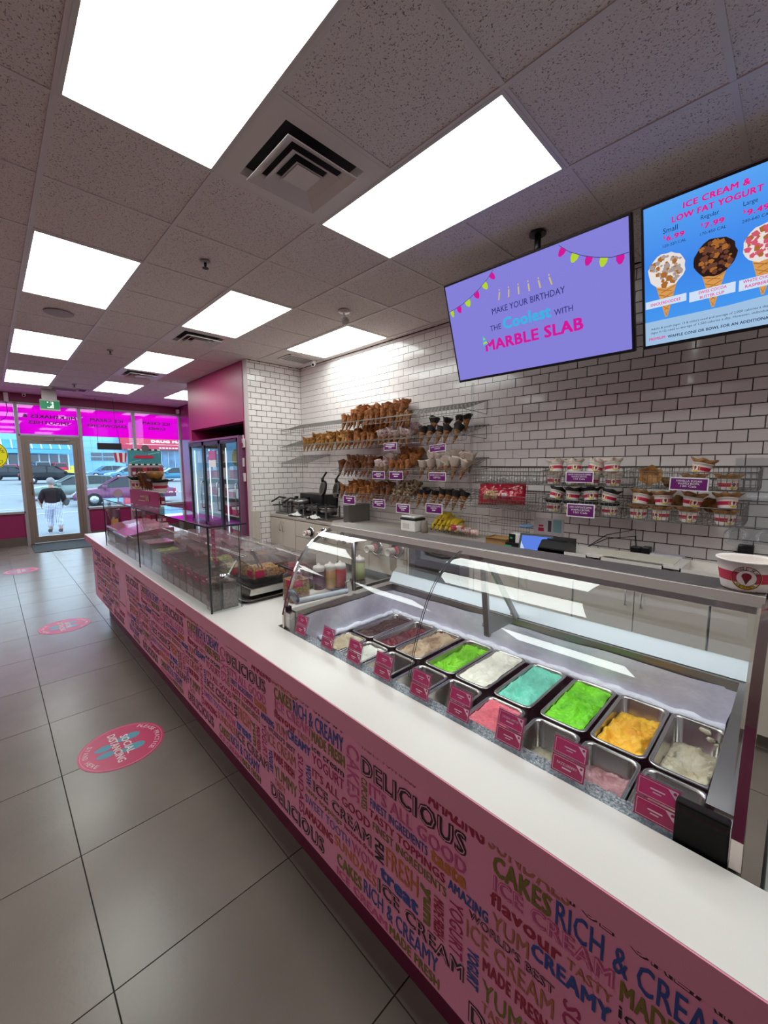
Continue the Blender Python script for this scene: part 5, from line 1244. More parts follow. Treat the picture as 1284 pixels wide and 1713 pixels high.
def bunting(pts, cols):
    for (p, q) in zip(pts, pts[1:]):
        b.use(EM['navy']); scr(b, M, SW, SH, [(p[0], p[1]-.003), (q[0], q[1]-.003), (q[0], q[1]+.002), (p[0], p[1]+.002)])
    for i, (p, q) in enumerate(zip(pts, pts[1:])):
        a = (p[0]*.75+q[0]*.25, p[1]*.75+q[1]*.25); c = (p[0]*.25+q[0]*.75, p[1]*.25+q[1]*.75); dx, dy = c[0]-a[0], c[1]-a[1]; nx, ny = -dy*SH/SW, dx*SW/SH
        l = math.hypot(dx*SW, dy*SH); k = .048/ max(l, 1e-4)
        def off(P_, s_): return (P_[0]+nx*k*s_*l/ max(l, 1e-4), P_[1]+ny*k*s_*l/max(l, 1e-4))
        m_ = ((a[0]+c[0])/2, (a[1]+c[1])/2)
        b.use(EM[cols[i % 2]]); pts_ = [a, c, off(c, .45), off((m_[0]*.5+c[0]*.5, m_[1]*.5+c[1]*.5), .85), off(m_, .95), off((m_[0]*.5+a[0]*.5, m_[1]*.5+a[1]*.5), .85), off(a, .45)]; scr(b, M, SW, SH, pts_, .0010)
bunting([(.690, .035), (.735, .11), (.795, .175), (.855, .222), (.918, .258), (.986, .262)], ['mag', 'lime'])
bunting([(.010, .262), (.055, .250), (.115, .228), (.180, .188), (.242, .140), (.295, .085), (.338, .025)], ['lime', 'mag'])
b.build('picture', None, t1)
t2, M, SW, SH = screen(.672, 'hanging menu screen headed ICE CREAM & LOW FAT YOGURT')
BLU = bpy.data.materials.new('screen_blue'); BLU.use_nodes = True; nt = BLU.node_tree; nt.nodes.clear()
o_ = nt.nodes.new('ShaderNodeOutputMaterial'); e_ = nt.nodes.new('ShaderNodeEmission'); tc = nt.nodes.new('ShaderNodeTexCoord'); sp = nt.nodes.new('ShaderNodeSeparateXYZ'); cr = nt.nodes.new('ShaderNodeValToRGB'); mr = nt.nodes.new('ShaderNodeMapRange')
nt.links.new(tc.outputs['Object'], sp.inputs[0]); nt.links.new(sp.outputs[2], mr.inputs[0]); mr.inputs[1].default_value = -.66; mr.inputs[2].default_value = 0
nt.links.new(mr.outputs[0], cr.inputs[0]); nt.links.new(cr.outputs[0], e_.inputs[0]); nt.links.new(e_.outputs[0], o_.inputs[0]); cr.color_ramp.elements[0].color = hexc('#4a9ff0'); cr.color_ramp.elements[1].color = hexc('#5aa4f2')
ne = cr.color_ramp.elements.new(.55); ne.color = hexc('#3f86ea')
b = MB(); scr(b, M, SW, SH, [(.012, .02), (.988, .02), (.988, .975), (.012, .975)], .0004); b.build('display', BLU, t2)
b = MB()
b.use(EM['slab']); scr(b, M, SW, SH, [(.012, .80), (.3, .80), (.6, .77), (.988, .76), (.988, .975), (.012, .975)], .0008)
st(b, M, SW, SH, 'ICE CREAM &', .148, .105, .201, .038, EM['pink'], .05); st(b, M, SW, SH, 'LOW FAT YOGURT', .111, .168, .275, .038, EM['pink'], .05)
cols_ = [(.081, 'Small', '6.99', '120-320 CAL', .050, .220), (.206, 'Regular', '7.99', '170-450 CAL', .056, .220), (.332, 'Large', '9.49', '240-640 CAL', .040, .227), (.458, 'Small', '6.99', '120-320 CAL', .050, .220), (.583, 'Regular', '7.99', '170-450 CAL', .056, .220), (.71, 'Large', '9.49', '240-640 CAL', .040, .227)]
for (u, a, p_, c_, w, v) in cols_:
    st(b, M, SW, SH, a, u, v, w, .034, EM['dark']); st(b, M, SW, SH, '$', u, v+.036, .008, .024, EM['pink'], .02); st(b, M, SW, SH, p_, u+.011, v+.053, .062, .034, EM['pink'], .05); st(b, M, SW, SH, c_, u-.001, v+.089, .080, .018, EM['dark'])
def swirl(u, v, ru, rv, ca, cb, seed, waf=.3):
    rn = random.Random(seed); b.use(EM['waf']); scr(b, M, SW, SH, [(u-ru*.62, v+rv*.6), (u+ru*.62, v+rv*.6), (u+.004, v+rv*.6+waf), (u-.004, v+rv*.6+waf)], .0012)
    b.use(EM['wafd'])
    for k in range(6):
        f = k/6; w = ru*.6*(1-f); v0 = v+rv*.6+waf*f; scr(b, M, SW, SH, [(u-w, v0+.005), (u-w, v0), (u+w*.6, v0+.032), (u+w*.6, v0+.037)], .00125); scr(b, M, SW, SH, [(u+w, v0+.005), (u+w, v0), (u-w*.6, v0+.032), (u-w*.6, v0+.037)], .00125)
    b.use(EM[ca]); scr(b, M, SW, SH, [(u+ru*math.cos(a)*(1+.05*rn.uniform(-1, 1)), v-rv*math.sin(a)*(1+.05*rn.uniform(-1, 1))) for a in [i*.2618 for i in range(24)]], .0013)
    for k in range(60):
        a = rn.uniform(0, 6.28); q = rn.random()**.5*.88; x, y = u+ru*q*math.cos(a), v+rv*q*math.sin(a); s_ = rn.uniform(.006, .015)
        b.use(EM[cb if k % 3 else 'wafd']); scr(b, M, SW, SH, [(x+s_*math.cos(g)*(.6+.5*rn.random()), y+s_*1.6*math.sin(g)*(.6+.5*rn.random())) for g in (0, 1.2, 2.4, 3.7, 5)], .0014+.00001*k)
for (u, v, ru, rv, ca, cb, sd) in ((.092, .463, .066, .118, 'cream', 'creamd', 1), (.252, .467, .068, .118, 'choc', 'choc2', 2), (.402, .463, .064, .110, 'cream', 'rasp', 3), (.57, .46, .066, .118, 'rasp', 'cream', 4), (.74, .46, .066, .118, 'choc2', 'cream', 5), (.90, .46, .066, .118, 'cream', 'choc2', 6)):
    main_ = b; b = MB(); swirl(u, v, ru, rv, ca, cb, sd, .25); b.build('cone_picture', None, t2, kind='stuff'); b = main_
for (u0, u1, v0, v1) in ((.015, .163, .650, .703), (.173, .321, .655, .722), (.331, .479, .658, .727)):
    b.use(EM['box']); scr(b, M, SW, SH, [(u0, v0), (u1, v0), (u1, v1), (u0, v1)], .0025)
def st3(s_, u, v, w, h, m, bold=0): st(b, M @ Matrix.Translation((0, .0018, 0)), SW, SH, s_, u, v, w, h, m, bold)
st3('SNICKERDOODLE', .034, .689, .109, .020, EM['pink'], .02); st3('SWISS COCOA', .204, .682, .09, .019, EM['pink'], .02); st3('BUTTER CUP', .209, .715, .078, .019, EM['pink'], .02); st3('WHITE CHOC', .343, .682, .085, .019, EM['pink'], .02); st3('RASPBERRY', .350, .714, .08, .019, EM['pink'], .02)
st(b, M, SW, SH, 'Adults & youth (ages 13 & older) need and average of 2,000 calories a day &', .034, .868, .40, .020, EM['dark']); st(b, M, SW, SH, '(ages 4-12) need an average of 1,500 calories a day. However, individuals', .034, .896, .395, .020, EM['dark'])
st(b, M, SW, SH, 'PREMIUM', .026, .940, .061, .020, EM['pink'], .03); st(b, M, SW, SH, 'WAFFLE CONE OR BOWL FOR AN ADDITIONAL', .097, .942, .335, .020, EM['dark'], .03)
b.build('picture', None, t2, kind='stuff')
for i, x in enumerate((1.25, .07)):
    t = thing('ceiling_pole_mount', (x, -2.555, 2.70), ['black ceiling pole holding the birthday screen', 'black ceiling pole holding the price menu screen'][i], 'mount')
    MB().tube([(x, -2.555, 2.84), (x, -2.555, ZC)], .019, 14).build('pole', BLACK, t); MB().lathe([(.05, -.012), (.05, 0)], (x, -2.555, ZC-.001), 18).build('flange', BLACK, t)
    MB().bar((x, -2.555, 2.85), (x, -2.72, 2.55), .04).build('tilt_arm', BLACK, t)
    M_ = Matrix.Translation((x, -2.47, 2.849)) @ Matrix.Rotation(-math.radians(18.5), 4, 'X'); MB().bbox(-.12, .12, -.10, -.072, -.45, -.25, .004, M_).build('bracket', BLACK, t)
# ================================================================== FLOOR DECALS, MAT
DEC = mat('decal_pink', '#c92c62', .35); DECT = mat('decal_teal', '#4f9db0', .4); DECW = mat('decal_white', '#f0dede', .4); DECL = mat('decal_line', '#e58aa6', .4)
def decal(cx, cy, r, rot, label, z=.001):
    t = thing('floor_decal', (cx, cy, 0), label, 'floor sticker', 'round floor stickers along the counter')
    M = Matrix.Translation((cx, cy, 0)) @ Matrix.Rotation(rot, 4, 'Z')
    c = lambda rr, zz, n=48: [M @ Vector((rr*math.cos(a*2*math.pi/n), rr*math.sin(a*2*math.pi/n), zz)) for a in range(n)]
    MB().add(c(r, .0003)+c(r, .0012), [tuple(range(48, 96))]+[(i, (i+1) % 48, 48+(i+1) % 48, 48+i) for i in range(48)]).build('disc', DEC, t)
    b = MB().use(DECL); p, q = c(r*.955, .0016), c(r*.94, .0016); b.add(p+q, [(i, (i+1) % 48, 48+(i+1) % 48, 48+i) for i in range(48)])
    for (x, y, w, h, ro) in ((-.42, .17, .20, .085, .05), (-.42, -.15, .20, .085, -.05), (.18, .30, .30, .10, .08), (.18, -.26, .30, .10, -.08)):
        pts = [M @ Vector((r*(x+w*math.cos(a)), r*(y+h*1.5*math.sin(a)*(1+.25*math.cos(a))), .0017)) for a in [i*.3142 for i in range(20)]]; b.use(DECT).add(pts, [tuple(range(20))])
    b.use(DECW)
    for s_, x, hh, w in (('SOCIAL', -.10+.12, .19, .95), ('DISTANCING', -.10-.14, .19, 1.42)):
        o = M @ Vector((r*(x), r*w/2, .0022)); b.text(s_, o, M.to_3x3() @ Vector((0, -1, 0)), M.to_3x3() @ Vector((1, 0, 0)), w*r, hh*r, .035)
    for word, a0, a1, top in (('PLEASE PRACTICE', 52, -52, True), ('STAND HERE', 140, 220, False)):
        for k, ch in enumerate(word):
            if ch == ' ': continue
            aa = math.radians(a0+(a1-a0)*(k+.5)/len(word)); rr = r*.83; vs, fs = glyphs(ch, .0); cw = r*.085 if ch != 'I' else r*.02; pv = []
            rot_ = aa-math.pi/2 if top else aa+math.pi/2
            for (u, v) in vs:
                lx, ly = (u-.5)*cw, (v-.5)*r*.115; pv.append(M @ Vector((rr*math.cos(aa)+lx*math.cos(rot_)-ly*math.sin(rot_), rr*math.sin(aa)+lx*math.sin(rot_)+ly*math.cos(rot_), .0022)))
            b.add(pv, fs)
    b.build('print', None, t)
a, c = PZ(135, 1268, 0), PZ(276, 1232, 0); p, q = PZ(212, 1209, 0), PZ(190, 1287, 0)
ctr = (PZ(205, 1247, 0)); rad = ((p-q).length+(a-c).length)/4
decal(ctr.x, ctr.y, rad, math.radians(-90), 'round pink SOCIAL DISTANCING floor sticker nearest the camera')
ct = PZ(109, 1047, 0); decal(ct.x, ct.y, rad, math.radians(-90), 'middle SOCIAL DISTANCING floor sticker, washed out by window glare')
ct = PZ(36, 955, 0); decal(ct.x, ct.y, rad, math.radians(-90), 'farthest floor sticker, close to the door mat')
MB().bbox(9.62, 10.68, -1.62, -.50, .0005, .012, .004).build('door_mat', mat('ribbed_mat', '#4a5054', .9, bump=.5, bscale=200, var=.2, vscale=6), label='dark grey entrance mat inside the glass door', cat='mat')
# ================================================================== BACK COUNTER
BY, BZ = -2.86, .885
t = thing('back_worktop', (2.2, -3.14, .85), 'long pale worktop against the tiled wall', 'worktop')
MB().bbox(-.9, 5.29, -3.43, BY-.0, BZ-.035, BZ, .003).build('slab', mat('back_worktop_stone', '#b9aca4', .3, var=.08, vscale=5), t)
HND = STEEL
def base_cab(x1, x0, label, doors=2, drawer=False, handles=True):
    t = thing('base_cabinet', ((x0+x1)/2, -3.14, .0), label, 'cabinet', 'base cabinets under the back worktop')
    MB().box(x0+.001, x1-.001, -3.43, BY-.022, .10, BZ-.036).box(x0+.001, x1-.001, -3.43, BY-.08, .0, .10).build('body', mat('cabinet_body', '#9b9088', .6), t)
    zt = BZ-.045; w = (x1-x0)/doors
    for k in range(doors):
        a = x0+k*w+.003; c = a+w-.006
        z1 = zt
        if drawer: 
            d = MB().bbox(a, c, BY-.02, BY, zt-.20, zt, .002).build('drawer', CABINET, t); z1 = zt-.206
        d = MB().bbox(a, c, BY-.02, BY, .11, z1, .002).build('door', CABINET, t)
        if handles:
            hx = c-.04 if k == 0 and doors == 2 else a+.04
            MB().tube([(hx, BY, z1-.05), (hx, BY+.025, z1-.055), (hx, BY+.025, z1-.165), (hx, BY, z1-.17)], .0045, 8).build('handle', HND, d)
    return t
base_cab(5.285, 4.625, 'two door cream cabinet in the tiled corner')
base_cab(4.62, 3.72, 'cream cabinet with the first cup dispensers in its top panel', drawer=True, handles=False)
base_cab(3.715, 2.62, 'cream cabinet with two red cup dispensers, beside the oven', drawer=True, handles=False)
# built-in oven
o0, o1 = PY(694.7, 915, BY), PY(751, 915, BY)
base_cab(2.615, 1.86, 'cabinet housing the built-in oven', doors=1, handles=False)
t = thing('built_in_oven', (2.24, BY, .45), 'built-in oven with dark glass door seen through the case', 'oven')
MB().bbox(1.90, 2.58, BY+.0005, BY+.012, .46, .83, .003).build('fascia', DSTEEL, t)
MB().bbox(1.99, 2.50, BY+.012, BY+.018, .50, .78, .002).build('glass_door', mat('oven_glass', '#15161a', .08, coat=.5), t)
MB().tube([(1.97, BY+.04, .805), (2.52, BY+.04, .805)], .007).build('handle', STEEL, t)
base_cab(1.855, 1.05, 'double cabinet right of the oven, flat doors without handles', handles=False)
base_cab(1.045, .30, 'two handled cream cabinet behind the display case glass')
base_cab(.295, -.45, 'cream cabinet behind the near end of the display case')
# cup dispensers in the cabinet fronts
def dispenser(px, py, cup, label, r=.075):
    p = PY(px, py, BY+.01); t = thing('cup_dispenser', p, label, 'dispenser', 'round cup dispensers in the cabinet fronts')
    M = Matrix.Translation((p.x, BY+.001, p.z)) @ Matrix.Rotation(-math.pi/2, 4, 'X')
    MB().lathe([(r, 0), (r, .006), (r*.86, .018), (r*.72, .014), (r*.68, 0)], (0, 0, 0), 28, M, cap0=False, cap1=False).build('steel_collar', CHROME, t)
    MB().lathe([(r*.70, .001), (r*.70, .005)], (0, 0, 0), 24, M).lathe([(r*.62, .004), (r*.66, .02), (r*.62, .026), (r*.5, .026)], (0, 0, 0), 24, M, cap0=False, cap1=False).build('rubber_ring', BLACK, t)
    c = MB().use(RED if cup == 'red' else PAPERC).lathe([(r*.46, .005), (r*.43, .07)], (0, 0, 0), 20, M, cap0=False, cap1=False).use(PAPERC if cup == 'red' else RED).lathe([(r*.43, .07), (r*.42, .085)], (0, 0, 0), 20, M, cap0=False, cap1=False)
    c.use(PAPERC).lathe([(r*.42, .085), (r*.40, .14 if cup == 'red' else .10), (r*.44, .145 if cup == 'red' else .104), (r*.36, .145 if cup == 'red' else .104), (r*.3, .05)], (0, 0, 0), 20, M, cap0=False)
    c.build('cup_stack', None, t)
dispenser(519, 891, 'w', 'cup dispenser nearest the corner, pink rimmed cup showing'); dispenser(541, 893, 'w', 'second cup dispenser from the corner, behind the case top trim')
dispenser(574, 899, 'w', 'third cup dispenser, pale cup, seen through the case glass'); dispenser(592, 903, 'w', 'fourth cup dispenser, seen through the case glass')
dispenser(629, 916, 'red', 'cup dispenser with red cups sticking out, left one', .092); dispenser(664, 921, 'red', 'cup dispenser with red cups sticking out, beside the oven', .092)
# waffle irons
IRON = mat('cast_iron', '#232224', .35, .6); IRS = mat('iron_steel', '#8f8c8a', .3, .9)
def waffle_iron(x, y, openlid, label, tray):
    z = BZ+.001; t = thing('waffle_iron', (x, y, z), label, 'waffle iron', 'waffle cone irons in the corner')
    MB().bbox(tray[0], tray[1], y-.14, y+.13, z, z+.022, .006).build('drip_tray', IRS, t)
    for sx in (-.15, .15):
        MB().lathe([(.075, .085), (.10, .095), (.108, .13), (.108, .155), (.098, .160)], (x+sx, y, z), 24).build('lower_plate', IRS, t)
        MB().lathe([(.112, .150), (.114, .156), (.112, .163)], (x+sx, y, z), 24).build('plate_rim', IRON, t)
        for (dx, dy) in ((-.10, .10), (.10, .10), (-.10, -.11), (.10, -.11)): MB().bbox(x+sx+dx-.012, x+sx+dx+.012, y+dy-.006, y+dy+.006, z+.020, z+.17, .002).build('support', IRS, t)
        MB().tube([(x+sx, y+.10, z+.13), (x+sx+.06, y+.17, z+.13), (x+sx+.11, y+.20, z+.125)], .010, 8).build('lower_handle', BLACK, t)
    for k, sx in enumerate((-.15, .15)):
        if openlid[k]:
            c = Vector((x+sx-.02, y-.13, z+.375-.0)); M = Matrix.Translation(c) @ Matrix.Rotation(math.radians(-78), 4, 'X') @ Matrix.Rotation(.3, 4, 'Y')
            MB().lathe([(.06, -.03), (.104, -.022), (.110, -.008), (.110, .008), (.06, .014)], (0, 0, 0), 28, M).build('lid', IRON, t)
            MB().lathe([(.100, .0085), (.100, .013)], (0, 0, 0), 28, M).build('plate_face', mat('iron_face_brass', '#6d624d', .4, .6), t)
            MB().tube([c+Vector((0, 0, .09)), c+Vector((-.005, .005, .135))], .020, 10).tube([c+Vector((-.005, .005, .13)), c+Vector((-.13, .03, .215))], .012, 8).build('handle', BLACK, t)
            MB().bar((x+sx-.01, y-.13, z+.13), (c.x, c.y, c.z-.09), .03).build('hinge_arm', IRON, t)
        else:
            MB().lathe([(.108, .166), (.112, .176), (.112, .205), (.085, .222), (.02, .226)], (x+sx, y, z), 24).build('lid', IRS, t)
            MB().tube([(x+sx, y+.05, z+.226), (x+sx+.05, y+.13, z+.24), (x+sx+.16, y+.19, z+.17)], .012, 8).build('handle', BLACK, t)
            MB().bar((x+sx, y-.12, z+.10), (x+sx, y-.12, z+.24), .04).build('hinge_arm', IRON, t)
    return t
waffle_iron(4.95, -3.07, (False, False), 'steel waffle iron with both lids closed, nearest the corner', (4.64, 5.27))
waffle_iron(4.33, -3.07, (True, True), 'black waffle iron with its round lids standing open', (4.02, 4.62))
b = MB().bbox(4.45, 5.10, -3.42, -3.25, BZ+.001, BZ+.285, .008); b.build('equipment_box', mat('black_box_unit', '#29272a', .4), label='black boxy unit behind the closed waffle iron', cat='appliance')
b = MB().bbox(3.70, 3.80, -3.36, -3.02, BZ+.001, BZ+.21, .004).build('steel_canister', DSTEEL, label='grey steel side box right of the open waffle iron', cat='box')
PAP = mat('crumpled_paper', '#dcdad8', .7)
for i, (x, y) in enumerate(((4.72, -2.91), (4.30, -2.91))):
    n = 10; vs, fs = [], []
    for a in range(n+1):
        for c in range(n+1):
            u, v = a/n-.5, c/n-.5; vs.append((x+u*.22, y+v*.10, BZ+.012+.05*max(0, .5-abs(u))*(1-v)+.03*abs(noise.noise(Vector((u*9+i*4, v*9, 0))))))
    for a in range(n):
        for c in range(n): fs.append((a*(n+1)+c, (a+1)*(n+1)+c, (a+1)*(n+1)+c+1, a*(n+1)+c+1))
    MB().add(vs, fs, False).build('crumpled_napkin', PAP, label=['crumpled white paper before the closed waffle iron', 'crumpled white paper before the open waffle iron'][i], cat='paper')
t = thing('shallow_dish', (4.72, -2.93, BZ), 'shallow steel dish at the edge of the back worktop', 'dish')
MB().lathe([(.05, 0), (.085, .012), (.088, .018), (.082, .016), (.05, .005)], (4.80, -2.955, BZ+.001), 24).build('dish', IRS, t)
for i, (x, y) in enumerate(((4.12, -2.90), (4.52, -2.89))):
    t = thing('black_spatula', (x, y, BZ+.008), ['black handled spatula right of the napkins', 'black handled spatula between the two napkins'][i], 'spatula')
    MB().tube([(x, y, BZ+.012), (x-.09, y-.02, BZ+.02)], .009).build('handle', BLACK, t); MB().bar((x-.09, y-.02, BZ+.02), (x-.2, y-.04, BZ+.008), .04, .002).build('blade', STEEL, t)
# ---- things on the back worktop, left to right
def rest(px, py, z=BZ): return PZ(px, py, z)
p = rest(690, 888); p.y = min(p.y, -2.98); t = thing('sugar_bin', p, 'white square bin with a black rimmed lid on the back worktop', 'bin')
MB().bbox(p.x-.10, p.x+.10, p.y-.08, p.y+.08, BZ+.001, BZ+.12, .012).build('body', WHITEP, t); MB().bbox(p.x-.104, p.x+.104, p.y-.084, p.y+.084, BZ+.12, BZ+.14, .005).build('black_rim', BLACK, t)
MB().bbox(p.x-.09, p.x+.095, p.y-.075, p.y+.075, BZ+.14, BZ+.165, .01).build('lid', WHITEP, t)
MB().box(p.x-.02, p.x+.07, p.y+.08, p.y+.0815, BZ+.03, BZ+.085).build('label', mat('faint_label', '#c9c2bf', .5), t)
MB().lathe([(.035, 0), (.035, .09), (.03, .1), (.03, .12)], (p.x-.16, p.y+.0, BZ+.001), 18).build('small_jar', mat('grey_jar', '#8f857c', .3), label='small grey jar against the white bin', cat='jar')
# bananas
p = rest(741, 893); p.y -= .10; t = thing('banana_bunch', (p.x, p.y, BZ), 'heap of ripe yellow bananas on the back worktop', 'bananas')
BAN = mat('banana', '#d7b520', .45, color2='#7a5a14', vscale=22, thr=(.58, .75)); TIP = mat('banana_tip', '#2e2212', .7)
rn = random.Random(4)
for k in range(15):
    row_ = k // 6; u = (k % 6-2.5)/2.5*(1-.2*row_); base = Vector((p.x-u*.145+rn.uniform(-.01, .01), p.y+.05-.03*row_, BZ+.034+.046*row_))
    pts, rs = [], []
    for q in range(8):
        s_ = q/7; a = -.5+s_*1.5; pts.append(base + Vector((-u*.02*s_+rn.uniform(-.001, .001), .065-.15*s_, .055*math.sin(s_*2.6)*1.0))); rs.append((.008, .016, .0215, .023, .023, .020, .013, .007)[q])
    bn = MB().tube(pts, .016, 8, rs=rs).build('banana', BAN, t); MB().ball(pts[0], .0095, 6).build('tip', TIP, bn)
bx = [p.x-.03, p.y-.10, BZ+.15]
MB().tube([(p.x-.01, p.y-.06, BZ+.10), (p.x-.015, p.y-.05, BZ+.155), (p.x-.03, p.y-.045, BZ+.175)], .014, 8, rs=[.02, .014, .008]).build('stalk', BAN, t)
# wire basket with red wrappers
p = rest(795, 893); p.y = -3.26; t = thing('wire_wrapper_basket', (p.x, p.y, BZ), 'low wire basket on the worktop with red wrappers inside', 'wire basket')
b = MB(); x0, x1, y0, y1 = p.x-.17, p.x+.17, -3.36, -3.15
for i in range(12):
    x = x0+(x1-x0)*i/11; b.tube([(x, y0, BZ+.17), (x, y0, BZ+.01), (x, y1, BZ+.006), (x, y1, BZ+.09)], .0013, 4, cap=False)
for z in (.05, .09): b.tube([(x0, y1, BZ+z), (x1, y1, BZ+z)], .0018, 5); 
b.tube([(x0, y0, BZ+.17), (x1, y0, BZ+.17)], .002, 5).build('wire_mesh', WIRE, t)
b = MB(); 
for k in range(3): v, f = pillow(p.x-.07+.07*k, -3.24+.02*k, BZ+.05+.012*k, .15, .055, .05, None, seed=k+9); b.add(v, f, True)
b.build('red_wrappers', mat('wrapper_stripes', '#c22a4a', .25, color2='#e2c4bd', vscale=18, thr=(.45, .5), coat=.5), t)
# wire stand over the boxes
p = PY(868, 880, -3.33); t = thing('wire_stand', (p.x, p.y, BZ), 'tall wire stand on the worktop behind the small boxes', 'wire stand')
b = MB(); x0, x1 = PY(838, 880, -3.40).x, PY(885, 880, -3.40).x
for i in range(11):
    x = x0+(x1-x0)*i/10; b.tube([(x, -3.41, BZ+.26), (x, -3.41, BZ+.02), (x, -3.22, BZ+.01)], .0013, 4, cap=False)
for z in (.26, .17, .08): b.tube([(x0, -3.41, BZ+z), (x1, -3.41, BZ+z)], .002, 5)
b.tube([(x0, -3.41, BZ+.17), (x0, -3.20, BZ+.17), (x1, -3.20, BZ+.17), (x1, -3.41, BZ+.17)], .002, 5).build('wire_mesh', WIRE, t)
p = rest(833, 910); p.y = -3.02; x = PY(832, 900, -3.0).x
t = thing('cardboard_box', (x, -3.05, BZ), 'low open cardboard box on the back worktop', 'box'); CB = mat('cardboard', '#a8804f', .8, var=.15)
w, d, h = .20, .14, .075; b = MB().box(x-w/2, x+w/2, -3.05-d/2, -3.05+d/2, BZ+.001, BZ+.006)
for (a, c, e, f) in ((x-w/2, x+w/2, -3.05+d/2-.004, -3.05+d/2), (x-w/2, x+w/2, -3.05-d/2, -3.05-d/2+.004), (x-w/2, x-w/2+.004, -3.05-d/2, -3.05+d/2), (x+w/2-.004, x+w/2, -3.05-d/2, -3.05+d/2)): b.box(a, c, e, f, BZ+.001, BZ+h)
b.box(x-w/2, x+w/2, -3.05+d/2, -3.05+d/2+.02, BZ+h-.001, BZ+h+.001).box(x-w/2+.01, x+w/2-.01, -3.10, -3.0, BZ+.01, BZ+h-.01); b.build('box', CB, t)
x = PY(864, 905, -3.0).x; t = thing('small_carton', (x, -3.02, BZ), 'small black and white carton with a green mark beside the tablet', 'carton')
MB().bbox(x-.085, x+.085, -3.09, -2.97, BZ+.001, BZ+.055, .002).build('black_base', BLACK, t)
b = MB().use(WHITEP).bbox(x-.075, x+.06, -3.085, -2.985, BZ+.056, BZ+.125, .002).use(BLACK).box(x+.005, x+.0605, -2.985, -2.983, BZ+.056, BZ+.125).use(mat('green_mark', '#2fa06a', .4)).box(x+.03, x+.05, -2.983, -2.982, BZ+.085, BZ+.10).box(x+.03, x+.085, -2.97, -2.969, BZ+.02, BZ+.035); b.build('carton', None, t)
MB().lathe([(.055, 0), (.055, .012), (.04, .016)], (x-.01, -3.14, BZ+.172), 18).build('blue_lid', mat('blue_lid', '#5f86a8', .4), label='pale blue round lid on the wire stand', cat='lid')
# tablet
x = PY(897, 905, -2.97).x; t = thing('tablet_terminal', (x, -2.98, BZ), 'black tablet on a stand with a glowing blue screen', 'tablet')
M = Matrix.Translation((x, -2.93, BZ+.004)) @ Matrix.Rotation(math.radians(10), 4, 'Z') @ Matrix.Rotation(math.radians(24), 4, 'X')
MB().bbox(-.125, .125, -.012, 0, 0, .155, .004, M).build('body', BLACK, t); MB().add([M @ Vector(p_) for p_ in ((.108, .001, .018), (-.108, .001, .018), (-.108, .001, .138), (.108, .001, .138))], [(0, 1, 2, 3)]).build('screen', emis('tablet_blue', '#5c80e0', 1.0), t)
MB().add([M @ Vector(p_) for p_ in ((.108, .0015, .03), (.075, .0015, .03), (.108, .0015, .09))], [(0, 1, 2)]).build('screen_icon', emis('tablet_pale', '#bcd0f4', 1.0), t)
MB().bbox(x-.06, x+.06, -3.04, -2.90, BZ+.0005, BZ+.012, .003).build('stand_foot', BLACK, t)
x = PY(931, 910, -3.0).x; t = thing('receipt_printer', (x, -3.03, BZ), 'black receipt printer beside the tablet', 'printer')
MB().prism([(-3.12, BZ+.001), (-2.90, BZ+.001), (-2.90, BZ+.07), (-2.95, BZ+.115), (-3.12, BZ+.125)], 'x', x-.095, x+.095).build('body', mat('printer_black', '#161517', .4), t)
MB().box(x-.07, x+.07, -3.0, -2.99, BZ+.118, BZ+.126).build('paper_slot', mat('slot_grey', '#333236', .3), t)
# notice on the wall, partly covered by wire
x0, x1 = PY(893, 880, YW).x, PY(943, 880, YW).x; z0, z1 = PY(915, 895, YW).z, PY(915, 867, YW).z
t = thing('wall_notice', ((x0+x1)/2, -3.43, z0), 'pale notice strip with small stickers on the tiled wall above the tablet', 'notice')
MB().box(x1, x0, -3.4335, -3.431, z0, z1).build('sheet', mat('notice_sheet', '#cfc4c8', .5), t)
b = MB().use(mat('teal_note', '#86b0b4', .5)).box(x1+.02, x1+.09, -3.431, -3.4295, z0+.03, z1-.01).use(RED).box(x0-.09, x0-.04, -3.431, -3.4295, z0+.03, z0+.06).box(x0-.085, x0-.045, -3.431, -3.4295, z0+.07, z0+.085).use(mat('grey_mark', '#4a4450', .5)).box(x0-.155, x0-.125, -3.431, -3.4295, z0+.03, z1-.02); b.build('stickers', None, t)
# white moulded worktop insert trays
x0, x1 = PY(1208, 955, -3.0).x, PY(922, 925, -2.95).x
t = thing('white_divider_tray', ((x0+x1)/2, -3.07, BZ), 'long white moulded tray with sunken bays on the back worktop', 'tray')
x1 = 1.33; x0 = .10; TWH = mat('white_moulded', '#dcd4cf', .3)
b = MB(); ya, yb = -3.22, -2.90
for (a, c) in ((x0, x0+.36), (x0+.44, x0+.80), (x0+.88, x1)):
    b.box(a, a+.008, ya, yb, BZ+.001, BZ+.06).box(c-.008, c, ya, yb, BZ+.001, BZ+.06).box(a, c, ya, ya+.008, BZ+.001, BZ+.06).box(a, c, yb-.008, yb, BZ+.001, BZ+.06).box(a, c, ya, yb, BZ+.001, BZ+.012)
b.box(x0+.36, x0+.44, ya, yb, BZ+.05, BZ+.06).box(x0+.80, x0+.88, ya, yb, BZ+.05, BZ+.06); b.build('tray', TWH, t)
MB().box(x0+.40, x0+.86, -3.16, -2.96, BZ+.061, BZ+.066).build('lid', mat('cream_lid', '#d9d3c4', .3), t)
